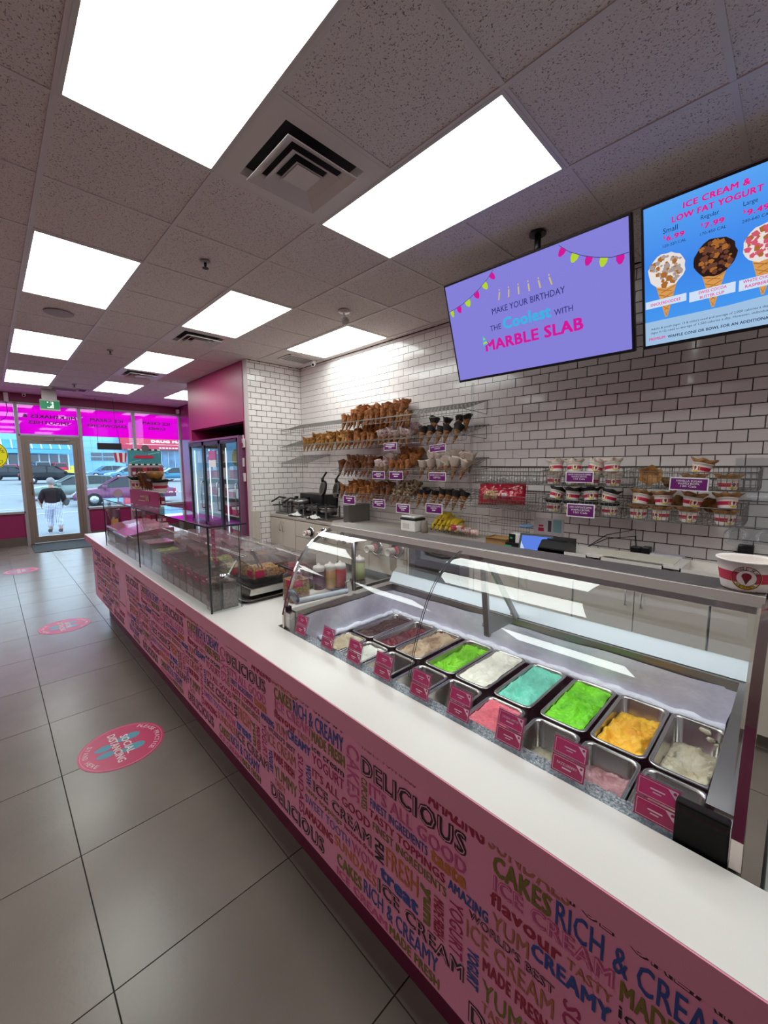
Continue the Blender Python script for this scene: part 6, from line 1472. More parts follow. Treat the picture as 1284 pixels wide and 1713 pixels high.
# plugs, cables, black holder
p = PY(1064, 915, -3.40); t = thing('power_adapter', p, 'black plug with looping cables by the tiled wall', 'plug')
MB().bbox(p.x-.035, p.x+.03, -3.42, -3.36, BZ+.001, BZ+.075, .006).build('plug', BLACK, t)
b = MB(); a_ = PY(955, 905, -3.35)
for (h1, d_) in ((.13, 0), (.08, -.03)): b.tube([(p.x, -3.39, BZ+.07), (p.x+.01, -3.385+d_*0, BZ+.07+h1), (p.x+.20, -3.38, BZ+.06+h1*.6), (p.x+.34, -3.36, BZ+.02), (a_.x+.02, -3.30, BZ+.006)], .0035, 6)
b.build('cable', BLACK, t)
p = PY(1088, 920, -3.38); t = thing('card_reader', (p.x, -3.38, BZ), 'white handset with black end lying behind the white tray', 'handset')
MB().bbox(p.x-.20, p.x+.0, -3.41, -3.34, BZ+.001, BZ+.05, .012).build('white_body', mat('handset_white', '#cfcbd6', .3), t); MB().bbox(p.x+.0, p.x+.05, -3.415, -3.34, BZ+.001, BZ+.085, .008).build('black_end', BLACK, t)
p = PY(1250, 910, -3.36); MB().bbox(p.x-.03, p.x+.045, -3.42, -3.36, BZ+.001, BZ+.17, .006).build('black_case', BLACK, label='upright black case standing behind the big paper cup', cat='case')
# clear acrylic dispenser hanging at the right
p = PY(1262, 850, -3.12); t = thing('acrylic_dispenser', (p.x, -3.2, 1.2), 'clear acrylic dispenser on the wall at the right edge', 'dispenser')
AC2 = glass('milky_acrylic', (.94, .95, .96), haze=.10, hazecol=(.8, .82, .86), rough=.05)
b = MB().box(p.x-.16, p.x+.13, -3.43, -3.425, 1.06, 1.60).add([(p.x+.12, -3.42, 1.60), (p.x+.12, -3.42, 1.22), (p.x+.16, -3.14, 1.20), (p.x+.13, -3.2, 1.38)], [(0, 1, 2, 3)]).add([(p.x-.14, -3.42, 1.60), (p.x-.14, -3.42, 1.22), (p.x-.14, -3.14, 1.20), (p.x-.14, -3.2, 1.38)], [(0, 1, 2, 3)])
b.add([(p.x+.16, -3.14, 1.20), (p.x-.14, -3.14, 1.20), (p.x-.14, -3.42, 1.16), (p.x+.13, -3.42, 1.16)], [(0, 1, 2, 3)]).build('acrylic_body', AC2, t)
for dx in (.07, -.06):
    M = Matrix.Translation((p.x+dx, -3.16, 1.13)) @ Matrix.Rotation(math.radians(-65), 4, 'X')
    MB().lathe([(.06, 0), (.062, .006), (.055, .008), (.054, .03), (.03, .036), (.028, .03)], (0, 0, 0), 24, M, cap0=False, cap1=False).build('clear_lid', AC2, t)
# acrylic standing screen by the racks (vertical strip)
MB().bbox(2.115, 2.135, -3.21, -3.19, 1.22, 2.30, .004).build('acrylic_upright', ACRYL, label='tall clear acrylic upright at the right end of the cone racks', cat='upright')
# paper cup on the case top
p = PZ(1246, 984, 1.2885); p.x += .001; p.y = -1.178
t = thing('paper_tub', (p.x, p.y, 1.2885), 'large white paper tub with red band and round emblem on the display case', 'cup')
cup_parts(t, (p.x, p.y, 1.2886), 1.12, emblem=math.atan2(-p.y, -p.x)+.02, detail=True)
# right-hand neighbour unit beyond the case
t = thing('steel_prep_unit', (-.45, -1.2, 0), 'pale steel topped unit right of the display case', 'unit')
MB().bbox(-.9, -.012, -1.50, -.885, 0, .835, .004).build('body', mat('unit_pale', '#a9ada6', .4), t)

# ================================================================== FREEZER
fx0, fx1, fy, fz = 5.46, 7.36, -2.50, 1.955
t = thing('upright_freezer', (6.4, -2.9, 0), 'three door glass fronted upright freezer in the pink alcove', 'freezer')
FRM = mat('freezer_frame', '#4a474c', .3, .7); SH_ = mat('freezer_shelf', '#c9d0d4', .3)
b = MB().box(fx0, fx1, -3.30, -3.27, .02, fz).box(fx0, fx0+.03, -3.30, fy-.05, .02, fz).box(fx1-.03, fx1, -3.30, fy-.05, .02, fz).box(fx0, fx1, -3.30, fy-.04, fz-.05, fz).box(fx0, fx1, -3.30, fy-.04, .02, .22)
b.build('cabinet', mat('freezer_inside', '#b9c6cf', .4), t)
MB().box(fx0-.02, fx1+.02, -3.30, fy-.005, fz, fz+.03).box(fx0-.025, fx0-.001, -3.30, fy, .02, fz).build('outer_shell', mat('freezer_shell', '#7b4a68', .3), t)
dw = (fx1-fx0)/3
ICON = [mat('pack_pink', '#d23a6c', .4), mat('pack_white', '#e6e0e6', .4), mat('pack_red', '#b01840', .4)]
rn = random.Random(11)
for z in (.50, .80, 1.08, 1.36, 1.62):
    MB().box(fx0+.035, fx1-.035, -3.25, -2.62, z, z+.012).build('shelf', SH_, t)
for k in range(3):
    a, c = fx0+k*dw+.006, fx0+(k+1)*dw-.006
    d = MB().box(a, a+.035, fy-.035, fy, .22, fz-.01).box(c-.035, c, fy-.035, fy, .22, fz-.01).box(a, c, fy-.035, fy, .22, .26).box(a, c, fy-.035, fy, fz-.06, fz-.01).build('door', FRM, t)
    MB().box(a+.035, c-.035, fy-.02, fy-.014, .26, fz-.06).build('pane', GG, d)
    hx = a+.03
    MB().tube([(hx, fy, 1.32), (hx, fy+.04, 1.31), (hx, fy+.04, .90), (hx, fy, .89)], .008, 8).build('handle', STEEL, d)
# lit strips inside the freezer
for k in range(3):
    xs = fx0+k*dw+dw-.07
    MB().box(xs, xs+.014, fy-.08, fy-.07, .30, fz-.12).build('light_strip', emis('freezer_led', '#d6ecff', 2.2), t)
MB().box(fx0+dw+.16, fx0+2*dw-.20, fy-.012, fy-.008, 1.66, 1.80).use(WPRINT).build('door_sign', PINKCARD, t); MB().box(fx0+dw+.16, fx0+2*dw-.20, fy-.012, fy-.008, 1.55, 1.655).build('door_sign', WPRINT, t)
# tubs and cakes on its shelves: each a thing
def pk(x, y, z, w, d, h, m, lb, nm='ice_cream_pack'):
    b = MB().use(m).bbox(x-w/2, x+w/2, y-d/2, y+d/2, z, z+h*.7, .004).use(ICON[1]).bbox(x-w/2-.003, x+w/2+.003, y-d/2-.003, y+d/2+.003, z+h*.7, z+h, .004)
    b.build(nm, None, label=lb, cat='pack', group='packs of frozen treats in the upright freezer')
for z, zn in ((.512, 'lowest'), (.812, 'second'), (1.092, 'middle'), (1.372, 'fourth'), (1.632, 'top')):
    for k in range(9):
        if rn.random() < .22: continue
        h = rn.uniform(.12, .2); x = fx0+.12+k*.205
        pk(x, -2.70+rn.uniform(-.02, .02), z+.001, rn.uniform(.11, .16), .15, h, rn.choice(ICON), 'frozen treat pack on the %s freezer shelf, %s from the window side' % (zn, ('ninth', 'eighth', 'seventh', 'sixth', 'fifth', 'fourth', 'third', 'second', 'first')[k]))
# gift card holders on the column edge
for i, (zc, lb) in enumerate(((1.88, 'top leaflet holder on the maroon column edge'), (1.69, 'middle leaflet holder on the maroon column edge'), (1.50, 'lowest leaflet holder on the maroon column edge'))):
    pass
for i, (px, py, lb) in enumerate(((408, 740, 'top little card holder on the white corner strip, red base'), (407, 772, 'middle little card holder on the corner strip, dark picture'), (409, 797, 'lowest little card holder on the corner strip'))):
    p = PY(px, py, -2.58); t = thing('card_holder', (p.x, -2.575, p.z-.07), 'white '+lb, 'holder', 'card holders by the freezer')
    MB().bbox(p.x-.045, p.x+.045, -2.578, -2.55, p.z-.07, p.z+.05, .004).build('pocket', WHITEP, t); MB().box(p.x-.01, p.x+.03, -2.575, -2.57, p.z+.05, p.z+.10).build('card', WPRINT, t)
    MB().box(p.x-.03, p.x+.03, -2.55, -2.548, p.z-.06, p.z+.0 if i else p.z-.01).build('picture', [RED, mat('dark_picture', '#3a3340', .4), mat('rosy_picture', '#b08a90', .4)][i], t)
# low white partition end by the alcove
MB().bbox(5.20, 5.285, -2.66, -2.56, 0, .95, .004).build('trim_3', mat('partition_cream', '#c9bdb2', .45), kind='structure')

# ================================================================== CONES ON THE GUARD STAND, CANDY STAND
zt = 1.396
for i, (u, k) in enumerate(((.30, 'brown'), (.40, 'caramel'), (.47, 'brown'), (.56, 'brown'), (.62, 'brown'))):
    p = Vector((3.52, -.79, zt)).lerp(Vector((2.96, -.83, zt)), u); o = cone(k, p.x, p.y, zt, 'brown waffle piece on the pink menu stand, %s from the left' % ('first', 'second', 'third', 'fourth', 'fifth')[i], 'waffle pieces on the menu stand'); o.rotation_euler = (0, 0, i); o.scale = (.9, .9, .75)
t = bowl_cup(3.43, -.80, zt, 'dark', 'small red banded cup at the left of the menu stand', None, ea=150)
M = Matrix.Translation((3.02, -.83, zt)); t = thing('waffle_bowl_cup', (3.02, -.83, zt), 'red banded paper cup with black edged bowl on the menu stand', 'cup')
cup_parts(t, None, 1.0, M0=M, emblem=False); bowl_mesh(M @ Matrix.Translation((0, 0, .04)), 5, r=.085, h=.035).build('waffle_bowl', BOWLM['dark'], t)
MB().lathe([(.035, .0), (.058, .060), (.056, .061), (.032, .004)], (3.12, -.83, zt+.07), 20, jit=lambda i, j: Vector((0, 0, 0))).build('waffle_bowl', BOWLM['gold'], label='pale waffle cup lying on the menu stand cones', cat='bowl')
p = PY(187.5, 837, -.78); t = thing('clear_paddle_sign', (p.x, -.79, 1.284), 'small oval clear sign on the far end of the guard', 'sign')
M = Matrix.Translation((4.05, -.78, 1.335)) @ Matrix.Rotation(math.radians(90), 4, 'Y')
MB().lathe([(.035, -.002), (.035, .002)], (0, 0, 0), 24, M).bar((4.05, -.78, 1.285), (4.05, -.78, 1.31), .01).build('oval', mat('oval_milky', '#b99fae', .3), t)
# candy stand near the window
sx, sy = 6.6, -1.62
t = thing('candy_stand', (sx, sy, 0), 'tall retail candy stand with teal header card near the window', 'display stand')
STD = mat('stand_white', '#c9c3c6', .5)
MB().box(sx-.18, sx+.18, sy-.20, sy+.20, 0, .10).box(sx-.02, sx+.02, sy-.2, sy+.2, .10, 1.60).build('frame', STD, t)
for z in (.45, .70, .95, 1.18, 1.38): MB().box(sx-.20, sx-.02, sy-.21, sy+.21, z, z+.012).box(sx-.20, sx-.193, sy-.21, sy+.21, z+.012, z+.05).build('tray', STD, t)
MB().box(sx-.03, sx-.02, sy-.22, sy+.20, 1.60, 1.79).build('header_card', mat('teal_card', '#3f8d98', .4), t)
b = MB().use(RED).prism([(y_*.13+sy, z_*.022+1.70) for y_, z_ in ((-.7, -1), (.7, -1), (1, -.3), (1, .3), (.7, 1), (-.7, 1), (-1, .3), (-1, -.3))], 'x', sx-.036, sx-.03).use(mat('teal_ray', '#8cc0c6', .4))
b.add([(sx-.031, sy+.19, 1.62), (sx-.031, sy+.04, 1.665), (sx-.031, sy+.04, 1.655), (sx-.031, sy+.19, 1.61)], [(0, 1, 2, 3)]).add([(sx-.031, sy-.20, 1.76), (sx-.031, sy-.05, 1.73), (sx-.031, sy-.05, 1.74), (sx-.031, sy-.20, 1.775)], [(0, 1, 2, 3)])
for i in range(11):
    b.use(BLACK if i % 2 else WPRINT).box(sx-.032, sx-.02, sy-.21+i*.037, sy-.21+(i+1)*.037, 1.79, 1.81).box(sx-.032, sx-.02, sy-.21+i*.037, sy-.21+(i+1)*.037, 1.58, 1.60)
b.use(mat('header_badge', '#6b5a60', .4)).lathe([(.05, 0), (.05, .006)], (0, 0, 0), 18, Matrix.Translation((sx-.034, sy-.02, 1.82)) @ Matrix.Rotation(math.pi/2, 4, 'Y')); b.build('header_print', None, t)
CAN = [mat('candy_maroon', '#6d1a34', .4), mat('candy_red', '#a02a3c', .4), mat('candy_brown', '#4a2a26', .4), mat('candy_pale', '#c9b4b4', .4)]
for z in (.462, .712, .962, 1.192, 1.392):
    for i in range(6):
        y = sy-.17+i*.068; b = MB().use(CAN[(i+int(z*10)) % 3]).bbox(sx-.17, sx-.10, y-.03, y+.03, z+.001, z+.16, .004).use(CAN[3]).box(sx-.172, sx-.17, y-.02, y+.02, z+.06, z+.10)
        b.build('candy_pack', None, label='candy pack on the retail stand, %s tier, %s from the left' % ({.462: 'bottom', .712: 'second', .962: 'middle', 1.192: 'fourth', 1.392: 'top'}[z], ('sixth', 'fifth', 'fourth', 'third', 'second', 'first')[i]), cat='candy', group='candy packs on the retail stand')
b = MB().use(RED).prism([(-.055, 0), (.055, 0), (.075, .13), (-.075, .13)], 'y', -.03, .03, Matrix.Translation((sx-.02, sy+.29, 1.62)) @ Matrix.Rotation(math.pi/2, 4, 'Z')); b.use(WPRINT)
for i in (-1, 1): b.prism([(-.012+i*.028, .0), (.012+i*.028, 0), (.014+i*.036, .13), (-.014+i*.036, .13)], 'y', -.032, .032, Matrix.Translation((sx-.02, sy+.29, 1.62)) @ Matrix.Rotation(math.pi/2, 4, 'Z'))
b.bar((sx-.02, sy+.29, 1.62), (sx-.01, sy+.15, 1.59), .01)
b.build('striped_pennant', None, t)
# black sign hung in the window
t = thing('hanging_sign_box', (10.4, -1.92, 1.93), 'black backed sign hanging on two wires in the middle window', 'sign')
MB().bbox(10.36, 10.43, -2.135, -1.70, 1.925, 2.065, .006).build('box', BLACK, t)
MB().tube([(10.40, -1.72, 2.065), (10.40, -1.73, ZC)], .004, 5).tube([(10.40, -2.12, 2.065), (10.42, -2.06, 2.5), (10.40, -2.04, ZC)], .004, 5).build('wire', BLACK, t)
# yellow round sticker in the left window
t = thing('round_window_sign', (10.68, -.05, 1.8), 'round yellow sign on the window, cut by the left edge', 'sign')
M = Matrix.Translation((10.69, -.02, 1.795)) @ Matrix.Rotation(-math.pi/2, 4, 'Y')
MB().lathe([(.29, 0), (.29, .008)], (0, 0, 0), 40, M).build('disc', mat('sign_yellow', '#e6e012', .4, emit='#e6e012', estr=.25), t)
b = MB().use(BLACK).lathe([(.285, .009), (.276, .009)], (0, 0, 0), 40, M, cap0=False, cap1=False).lathe([(.17, .009), (.163, .009)], (0, 0, 0), 40, M, cap0=False, cap1=False)
for word, a0, a1 in (('MARBLE SLAB', 170, 10), ('CREAMERY', 205, 335)):
    for k, ch in enumerate(word):
        if ch == ' ': continue
        aa = math.radians(a0+(a1-a0)*(k+.5)/len(word)); rr = .22; rot_ = aa-math.pi/2 if a0 == 170 else aa+math.pi/2; vs, fs = glyphs(ch, 0); pv = []
        for (u, v) in vs:
            lx, lz = (u-.5)*.05, (v-.5)*.06; pv.append(Vector((10.679, -.02+(rr*math.cos(aa)+lx*math.cos(rot_)-lz*math.sin(rot_)), 1.795+rr*math.sin(aa)+lx*math.sin(rot_)+lz*math.cos(rot_))))
        b.add(pv, fs)
b.build('print', None, t)
MB().tube([(10.69, .25, .5), (10.69, .25, .66)], .002, 4) 
# ================================================================== OUTSIDE
def gz(x): return -.42 if x < 28 else (-.42+(x-28)*.47/24 if x < 52 else .05+(x-52)*.55/38)
ASP = mat('asphalt', '#7f868c', .8, var=.12, vscale=.6)
vs, fs = [], []; xs = [10.85, 28, 40, 52, 70, 90, 130]
for x in xs: vs += [(x, 70, gz(x)-.0), (x, -90, gz(x))]
for i in range(len(xs)-1): fs.append((2*i, 2*i+2, 2*i+3, 2*i+1))
MB().add([Vector(v) for v in vs], [f[::-1] for f in fs]).build('floor_parking_lot', ASP, kind='structure', origin=(10.85, 0, -.42))
MB().box(10.84, 13.2, -20, 20, -.42, -.05).build('floor_pavement', mat('pavement', '#a9adb0', .8), kind='structure') if False else None
# white bay lines
LIN = mat('road_white', '#d5dde2', .7)
for i, (x, y0, y1) in enumerate(((22.2, -6, 1.5), (25.6, -6, 2), (36, -9, 1), (45, -10, -1))):
    z = gz(x)+.012; MB().add([(x, y0, z), (x+.16, y0, z), (x+.16, y1, z), (x, y1, z)], [(3, 2, 1, 0)]).build('bay_line', LIN, label='white painted line on the car park, %s from the shop' % ['nearest', 'second', 'third', 'farthest'][i], cat='road line')
# curb island
MB().bbox(34.0, 35.2, -3.9, -1.8, gz(34.5)-.08, gz(34.5)+.22, .05).build('kerb_island', mat('island_brown', '#8f7a68', .9), label='brown kerbed island behind the walking person', cat='kerb')
TYRE = mat('tyre', '#17181a', .8); HUB = mat('wheel_hub', '#b5bcc2', .3, .8); CGL = mat('car_glass', '#1c262e', .1); LAMP = mat('tail_lamp', '#c01c28', .3, coat=.5)
def car(x, y, rot, color, label, L=4.6, Wd=1.8, H=1.45, suv=False, tail=False):
    """body lofted from a side profile, glasshouse narrower than the body, four wheels"""
    z = gz(x); t = thing('parked_car', (x, y, z), label, 'car')
    M = Matrix.Translation((x, y, z)) @ Matrix.Rotation(rot, 4, 'Z'); pm = mat('car_paint_'+color.strip('#'), color, .35, .0, coat=0, spec=.25)
    s_ = L/4.6; bh = .62*H if suv else .60*H
    body = [(-2.28, .35), (-2.30, .62), (-2.22, bh*.92), (-1.75, bh), (-.9, bh+.03), (.95, bh), (1.65, bh*.93), (2.15, bh*.80), (2.30, .55), (2.26, .32)]
    b = MB(); n = len(body); rings = []
    ws = (-.5, -.46, .46, .5); hz = (.0, .0, 0, 0)
    vs = []
    for k, wy in enumerate((-Wd/2+.04, -Wd/2, Wd/2, Wd/2-.04)):
        for (px, pz) in body:
            zz = pz-(.06 if k in (0, 3) and pz > .5 else 0); vs.append(M @ Vector((px*s_*(.985 if k in (0, 3) else 1), wy if False else (wy), zz)))
    vs2 = []
    lay = [(-Wd/2+.02, .0), (-Wd/2+.0, -.08), (-Wd/2+.12, .02), (Wd/2-.12, .02), (Wd/2, -.08)]
    prof = [(-Wd/2, .94), (-Wd/2+.10, 1.0), (Wd/2-.10, 1.0), (Wd/2, .94)]
    vs = []
    for (wy, kz) in prof:
        for (px, pz) in body: vs.append(M @ Vector((px*s_, wy, .32+(pz-.32)*kz)))
    fs = []
    for k in range(3):
        for i in range(n): fs.append((k*n+i, k*n+(i+1) % n, (k+1)*n+(i+1) % n, (k+1)*n+i))
    fs += [tuple(range(n))[::-1], tuple(range(3*n, 4*n))]
    b.add(vs, fs, True); b.build('body', pm, t)
    cab = [(-1.95, bh-.02), (-1.45, H-.06), (-.6, H), (.35, H-.03), (1.25, bh-.02)] if not suv else [(-2.2, bh-.02), (-2.0, H-.08), (-1.2, H), (.25, H-.03), (1.1, bh-.02)]
    def cabin(shr, top, m_, nm, a=0):
        vs = []
        for (wy, kz) in ((-Wd/2+.08, 0), (-Wd/2+.24, 1), (Wd/2-.24, 1), (Wd/2-.08, 0)):
            pass
        k = len(cab)
        for sgn in (-1, 1):
            for (px, pz) in cab:
                f_ = (pz-bh)/(H-bh); wy = sgn*(Wd/2-.07-.17*max(0, f_)-shr); vs.append(M @ Vector(((px*(1-shr*.1))*s_, wy, pz-(top if f_ > .5 else 0))))
        fs = [(i, i+1, k+i+1, k+i) for i in range(k-1)]+[tuple(range(k))[::-1], tuple(range(k, 2*k))]
        MB().add(vs, fs, False).build(nm, m_, t)
    cabin(0, 0.02, CGL, 'glasshouse')
    r_ = [cab[1], cab[2], cab[3]]; vs = []
    for sgn in (-1, 1):
        for (px, pz) in r_: vs.append(M @ Vector((px*s_, sgn*(Wd/2-.22), pz+.012)))
        for (px, pz) in r_: vs.append(M @ Vector((px*s_, sgn*(Wd/2-.22), pz-.03)))
    MB().add(vs, [(0, 1, 7, 6), (1, 2, 8, 7), (0, 3, 4, 1), (1, 4, 5, 2), (6, 7, 10, 9), (7, 8, 11, 10), (0, 6, 9, 3), (2, 5, 11, 8)]).build('roof', pm, t)
    b = MB()
    for sgn in (-1, 1):
        for (p0, p1) in ((cab[0], cab[1]), (cab[3], cab[4])): b.bar(M @ Vector((p0[0]*s_, sgn*(Wd/2-.075), p0[1])), M @ Vector((p1[0]*s_, sgn*(Wd/2-.22), p1[1])), .07)
        b.bar(M @ Vector((-.35*s_, sgn*(Wd/2-.072), bh)), M @ Vector((-.35*s_, sgn*(Wd/2-.225), H-.02)), .08)
    b.build('window_pillar', pm, t)
    for sx_ in (-1.38, 1.42):
        for sgn in (-1, 1):
            Mw = M @ Matrix.Translation((sx_*s_, sgn*(Wd/2-.10), .33)) @ Matrix.Rotation(math.pi/2*sgn*-1, 4, 'X')
            w = MB().lathe([(.33, -.10), (.34, .0), (.33, .10), (.22, .115)], (0, 0, 0), 20, Mw).build('wheel', TYRE, t); MB().lathe([(.20, .112), (.20, .122), (.05, .128)], (0, 0, 0), 10, Mw).build('hub', HUB, w)
    for sgn in (-1, 1):
        MB().bbox(-2.30*s_, -2.16*s_, sgn*Wd*.5-.30 if sgn > 0 else -Wd*.5+.0, sgn*Wd*.5-.0 if sgn > 0 else -Wd*.5+.30, bh*.72, bh*.90, .02, M).build('tail_lamp', LAMP, t)
        MB().bbox(2.12*s_, 2.27*s_, sgn*Wd*.36-.2, sgn*Wd*.36+.2, .55, .68, .02, M).build('head_lamp', mat('head_lamp', '#dfe8ee', .1, coat=1), t)
        MB().bbox(.85*s_, 1.05*s_, sgn*(Wd/2+.08)-.08, sgn*(Wd/2+.08)+.08, bh, bh+.13, .03, M).build('wing_mirror', pm, t)
D = -math.pi/2
def at(px, py, X): return PX(px, py, X)
a = at(87, 800, 50); car(50, a.y, math.radians(-92), '#0a141d', 'dark blue estate car parked sideways behind the walking person', 4.8, 1.9, 1.68, True)
a = at(112, 820, 31.0); car(31.0, a.y-.6, math.radians(88), '#7e8e8c', 'grey green saloon parked sideways just beyond the door', 4.9, 1.8, 1.42)
a = at(205, 830, 25.5); car(25.5, a.y-.2, math.radians(80), '#7a4a6a', 'plum coloured car with red tail lamp outside the middle window', 4.6, 1.85, 1.5, tail=True)
a = at(180, 790, 62); car(62, a.y, math.radians(92), '#5f86a8', 'blue saloon parked outside the middle window', 4.6, 1.8, 1.5)
a = at(22, 800, 60); car(60, a.y, math.radians(-95), '#1e2a35', 'small dark car at the left of the estate car', 4.0, 1.7, 1.45)
a = at(20, 785, 78); car(78, a.y, math.radians(-10), '#b02e4c', 'red car far across the car park on the left', 4.2, 1.75, 1.5)
a = at(44, 784, 90-2); car(87, a.y, math.radians(5), '#5878b0', 'blue car far across the car park beside the red one', 4.2, 1.75, 1.5)
a = at(66, 776, 84); car(80, a.y, math.radians(0), '#7c95a2', 'pale van like car behind the dark estate car', 4.6, 1.85, 1.9, True)
a = at(98, 777, 86); car(86, a.y, math.radians(3), '#c0354a', 'red hatchback in front of the far shop windows', 4.4, 1.8, 1.7, True)
a = at(215, 800, 55); car(55, a.y, math.radians(100), '#5a8fa8', 'pale blue car behind the candy stand', 4.5, 1.8, 1.5)
a = at(275, 800, 48); car(48, a.y-1, math.radians(90), '#3f7f9c', 'blue car outside the right window', 4.8, 1.85, 1.5)
a = at(255, 778, 84); car(84, a.y, math.radians(90), '#8fa7b5', 'silver car by the drug store front', 4.5, 1.8, 1.5)
# yellow bollard blocks
for i, (px, py) in enumerate(((112, 786), (121, 782))):
    a = at(px, py, 80+2*i); z = gz(80); MB().bbox(79.6+2.4*i, 80.6+2.4*i, a.y-(.8 if i == 0 else .2), a.y+(.8 if i == 0 else .2), z, z+(.6 if i == 0 else 1.3), .05).build('yellow_bollard', mat('safety_yellow', '#e3cf3c', .5), label=['low yellow barrier before the far building', 'tall yellow post before the far building'][i], cat='bollard')
# far building
BX = 92.0; k_ = BX/30.0; zb = lambda z: 1.56+(z-1.56)*k_
t = thing('shopping_plaza', (BX, -18, gz(BX)), 'pale plaza building with blue glazed arcade and drug store across the car park', 'building')
PALE = mat('plaza_panel', '#8fc4e6', .6, color2='#82b8dc', vscale=.2); 
MB().box(BX, BX+14, -60, 60, gz(BX)-.5, zb(4.6)).build('wall', PALE, t)
y0, y1 = -3.41*k_, 14
BLG = mat('arcade_glass', '#4a92c8', .12, coat=.6); WFR = mat('white_mullion', '#d8ecf8', .5)
b = MB().add([(BX-.2, y1, zb(3.05)), (BX-.2, y0, zb(3.05)), (BX-3.5, y0, zb(2.55)), (BX-3.5, y1, zb(2.55))], [(0, 1, 2, 3)]); b.build('canopy_glass', BLG, t)
b = MB(); y = y0
while y < y1: b.bar((BX-.25, y, zb(3.06)), (BX-3.55, y, zb(2.56)), .16); y += 1.22
b.build('canopy_rib', WFR, t)
MB().box(BX-3.6, BX-3.3, y0, y1, zb(2.30), zb(2.52)).build('fascia', mat('fascia_blue', '#5aa8dc', .5), t)
y = y0; b = MB()
while y < y1-1.3:
    MB().box(BX-1.2, BX-1.15, y+.12, y+1.15, gz(BX), zb(2.25)).build('shop_window', mat('dark_shop_glass', '#3c4b5c', .1, coat=.5), t); b.box(BX-1.3, BX-1.1, y-.10, y+.10, gz(BX), zb(2.3)); y += 1.32
b.build('column', WFR, t)
# panel joints on the plain wall
b = MB()
for z in (1.9, 2.3, 2.7, 3.1): b.box(BX-.02, BX+.01, -6.0*k_, y0, zb(z), zb(z)+.05)
for yy in (-4.0, -4.6, -5.2, -5.8): b.box(BX-.02, BX+.01, yy*k_, yy*k_+.05, gz(BX), zb(4.5))
b.build('panel_joint', mat('joint_blue', '#74aacb', .7), t)
# shop front right of the plain wall: windows
for (a, c) in ((-4.55, -5.1), (-5.15, -5.7), (-5.75, -6.3)):
    w = MB().box(BX-.08, BX-.02, c*k_, a*k_, zb(1.95), zb(2.42)).build('shop_window', mat('dark_shop_glass'), t); MB().box(BX-.1, BX-.07, c*k_, a*k_, zb(2.16), zb(2.18)).build('window_bar', WFR, w)
for i in range(11):
    a = -6.35-i*.42
    w = MB().box(BX-.10, BX-.04, (a-.38)*k_, a*k_, gz(BX), zb(2.6)).build('shop_window', mat('blue_shop_glass', '#5b8cb4', .15, coat=.4, color2='#33506a', vscale=.5), t)
    MB().box(BX-.16, BX-.09, (a-.40)*k_, (a-.38)*k_, gz(BX), zb(2.62)).build('column', WFR, t)
SR = mat('sign_red', '#c23a50', .5, emit='#c23a50', estr=.12); SRD = mat('sign_red_dark', '#b8324a', .5)
MB().box(BX-1.0, BX-.1, -12.5*k_, -6.05*k_, zb(2.92), zb(3.75)).build('red_sign_band', SR, t)
MB().box(BX-1.2, BX-.1, -12.5*k_, -6.05*k_, zb(2.66), zb(2.92)).build('red_sign_band', SRD, t)
b = MB().text('DRUG MART', (BX-1.05, -7.78*k_, zb(3.12)), (0, -1, 0), (0, 0, 1), 2.35*k_, .16*k_, .05).box(BX-1.04, BX-1.0, -11*k_, -6.35*k_, zb(2.985), zb(3.0)); b.build('sign_lettering', mat('sign_white', '#f2f8fc', .5, emit='#f2f8fc', estr=.3), t)
b = MB().text('Food & Pharmacy', (BX-1.25, -8.0*k_, zb(2.73)), (0, -1, 0), (0, 0, 1), 1.7*k_, .09*k_, .02) if False else MB()
for i in range(9): b.box(BX-1.24, BX-1.2, (-8.35-i*.2)*k_, (-8.21-i*.2)*k_, zb(2.745), zb(2.81))
b.build('small_sign_marks', mat('sign_white'), t)
# ================================================================== PERSON OUTSIDE
def skin_body(name, joints, edges, material, parent, origin, sub=2, kind=None):
    """one continuous surface grown round a jointed skeleton"""
    me = bpy.data.meshes.new(name); names = list(joints); o0 = Vector(origin)
    me.from_pydata([tuple(Vector(joints[k][0])) for k in names], [(names.index(a), names.index(b)) for a, b in edges], [])
    o = bpy.data.objects.new(name, me); COL.objects.link(o); o.parent = parent; m = o.modifiers.new('skin', 'SKIN')
    for i, k in enumerate(names):
        r = joints[k][1]; me.skin_vertices[0].data[i].radius = (r, r) if not isinstance(r, tuple) else r
    me.skin_vertices[0].data[0].use_root = True
    m.use_smooth_shade = True; m.branch_smoothing = .3; s2 = o.modifiers.new('sub', 'SUBSURF'); s2.levels = sub; s2.render_levels = sub
    me.materials.append(material); WORLD[o.name] = o0; return o
PXg = 15.6; pc = PX(93, 889, PXg); gzp = gz(PXg)
per = thing('person', (PXg, pc.y, gzp), 'grey haired person in black jacket and checked trousers walking away outside the door', 'person')
TR = mat('checked_trousers', '#e2e4ee', .8)
nt = TR.node_tree; bs = nt.nodes['Principled BSDF']; tc = nt.nodes.new('ShaderNodeTexCoord'); ck = nt.nodes.new('ShaderNodeTexBrick'); ck.inputs['Scale'].default_value = 9; ck.offset = 0
ck.inputs['Color1'].default_value = hexc('#dfe2ee'); ck.inputs['Color2'].default_value = hexc('#c9cee2'); ck.squash = 1; ck.inputs['Mortar'].default_value = hexc('#3c4270'); ck.inputs['Mortar Size'].default_value = .03; ck.inputs['Brick Width'].default_value = .35; ck.inputs['Row Height'].default_value = .35
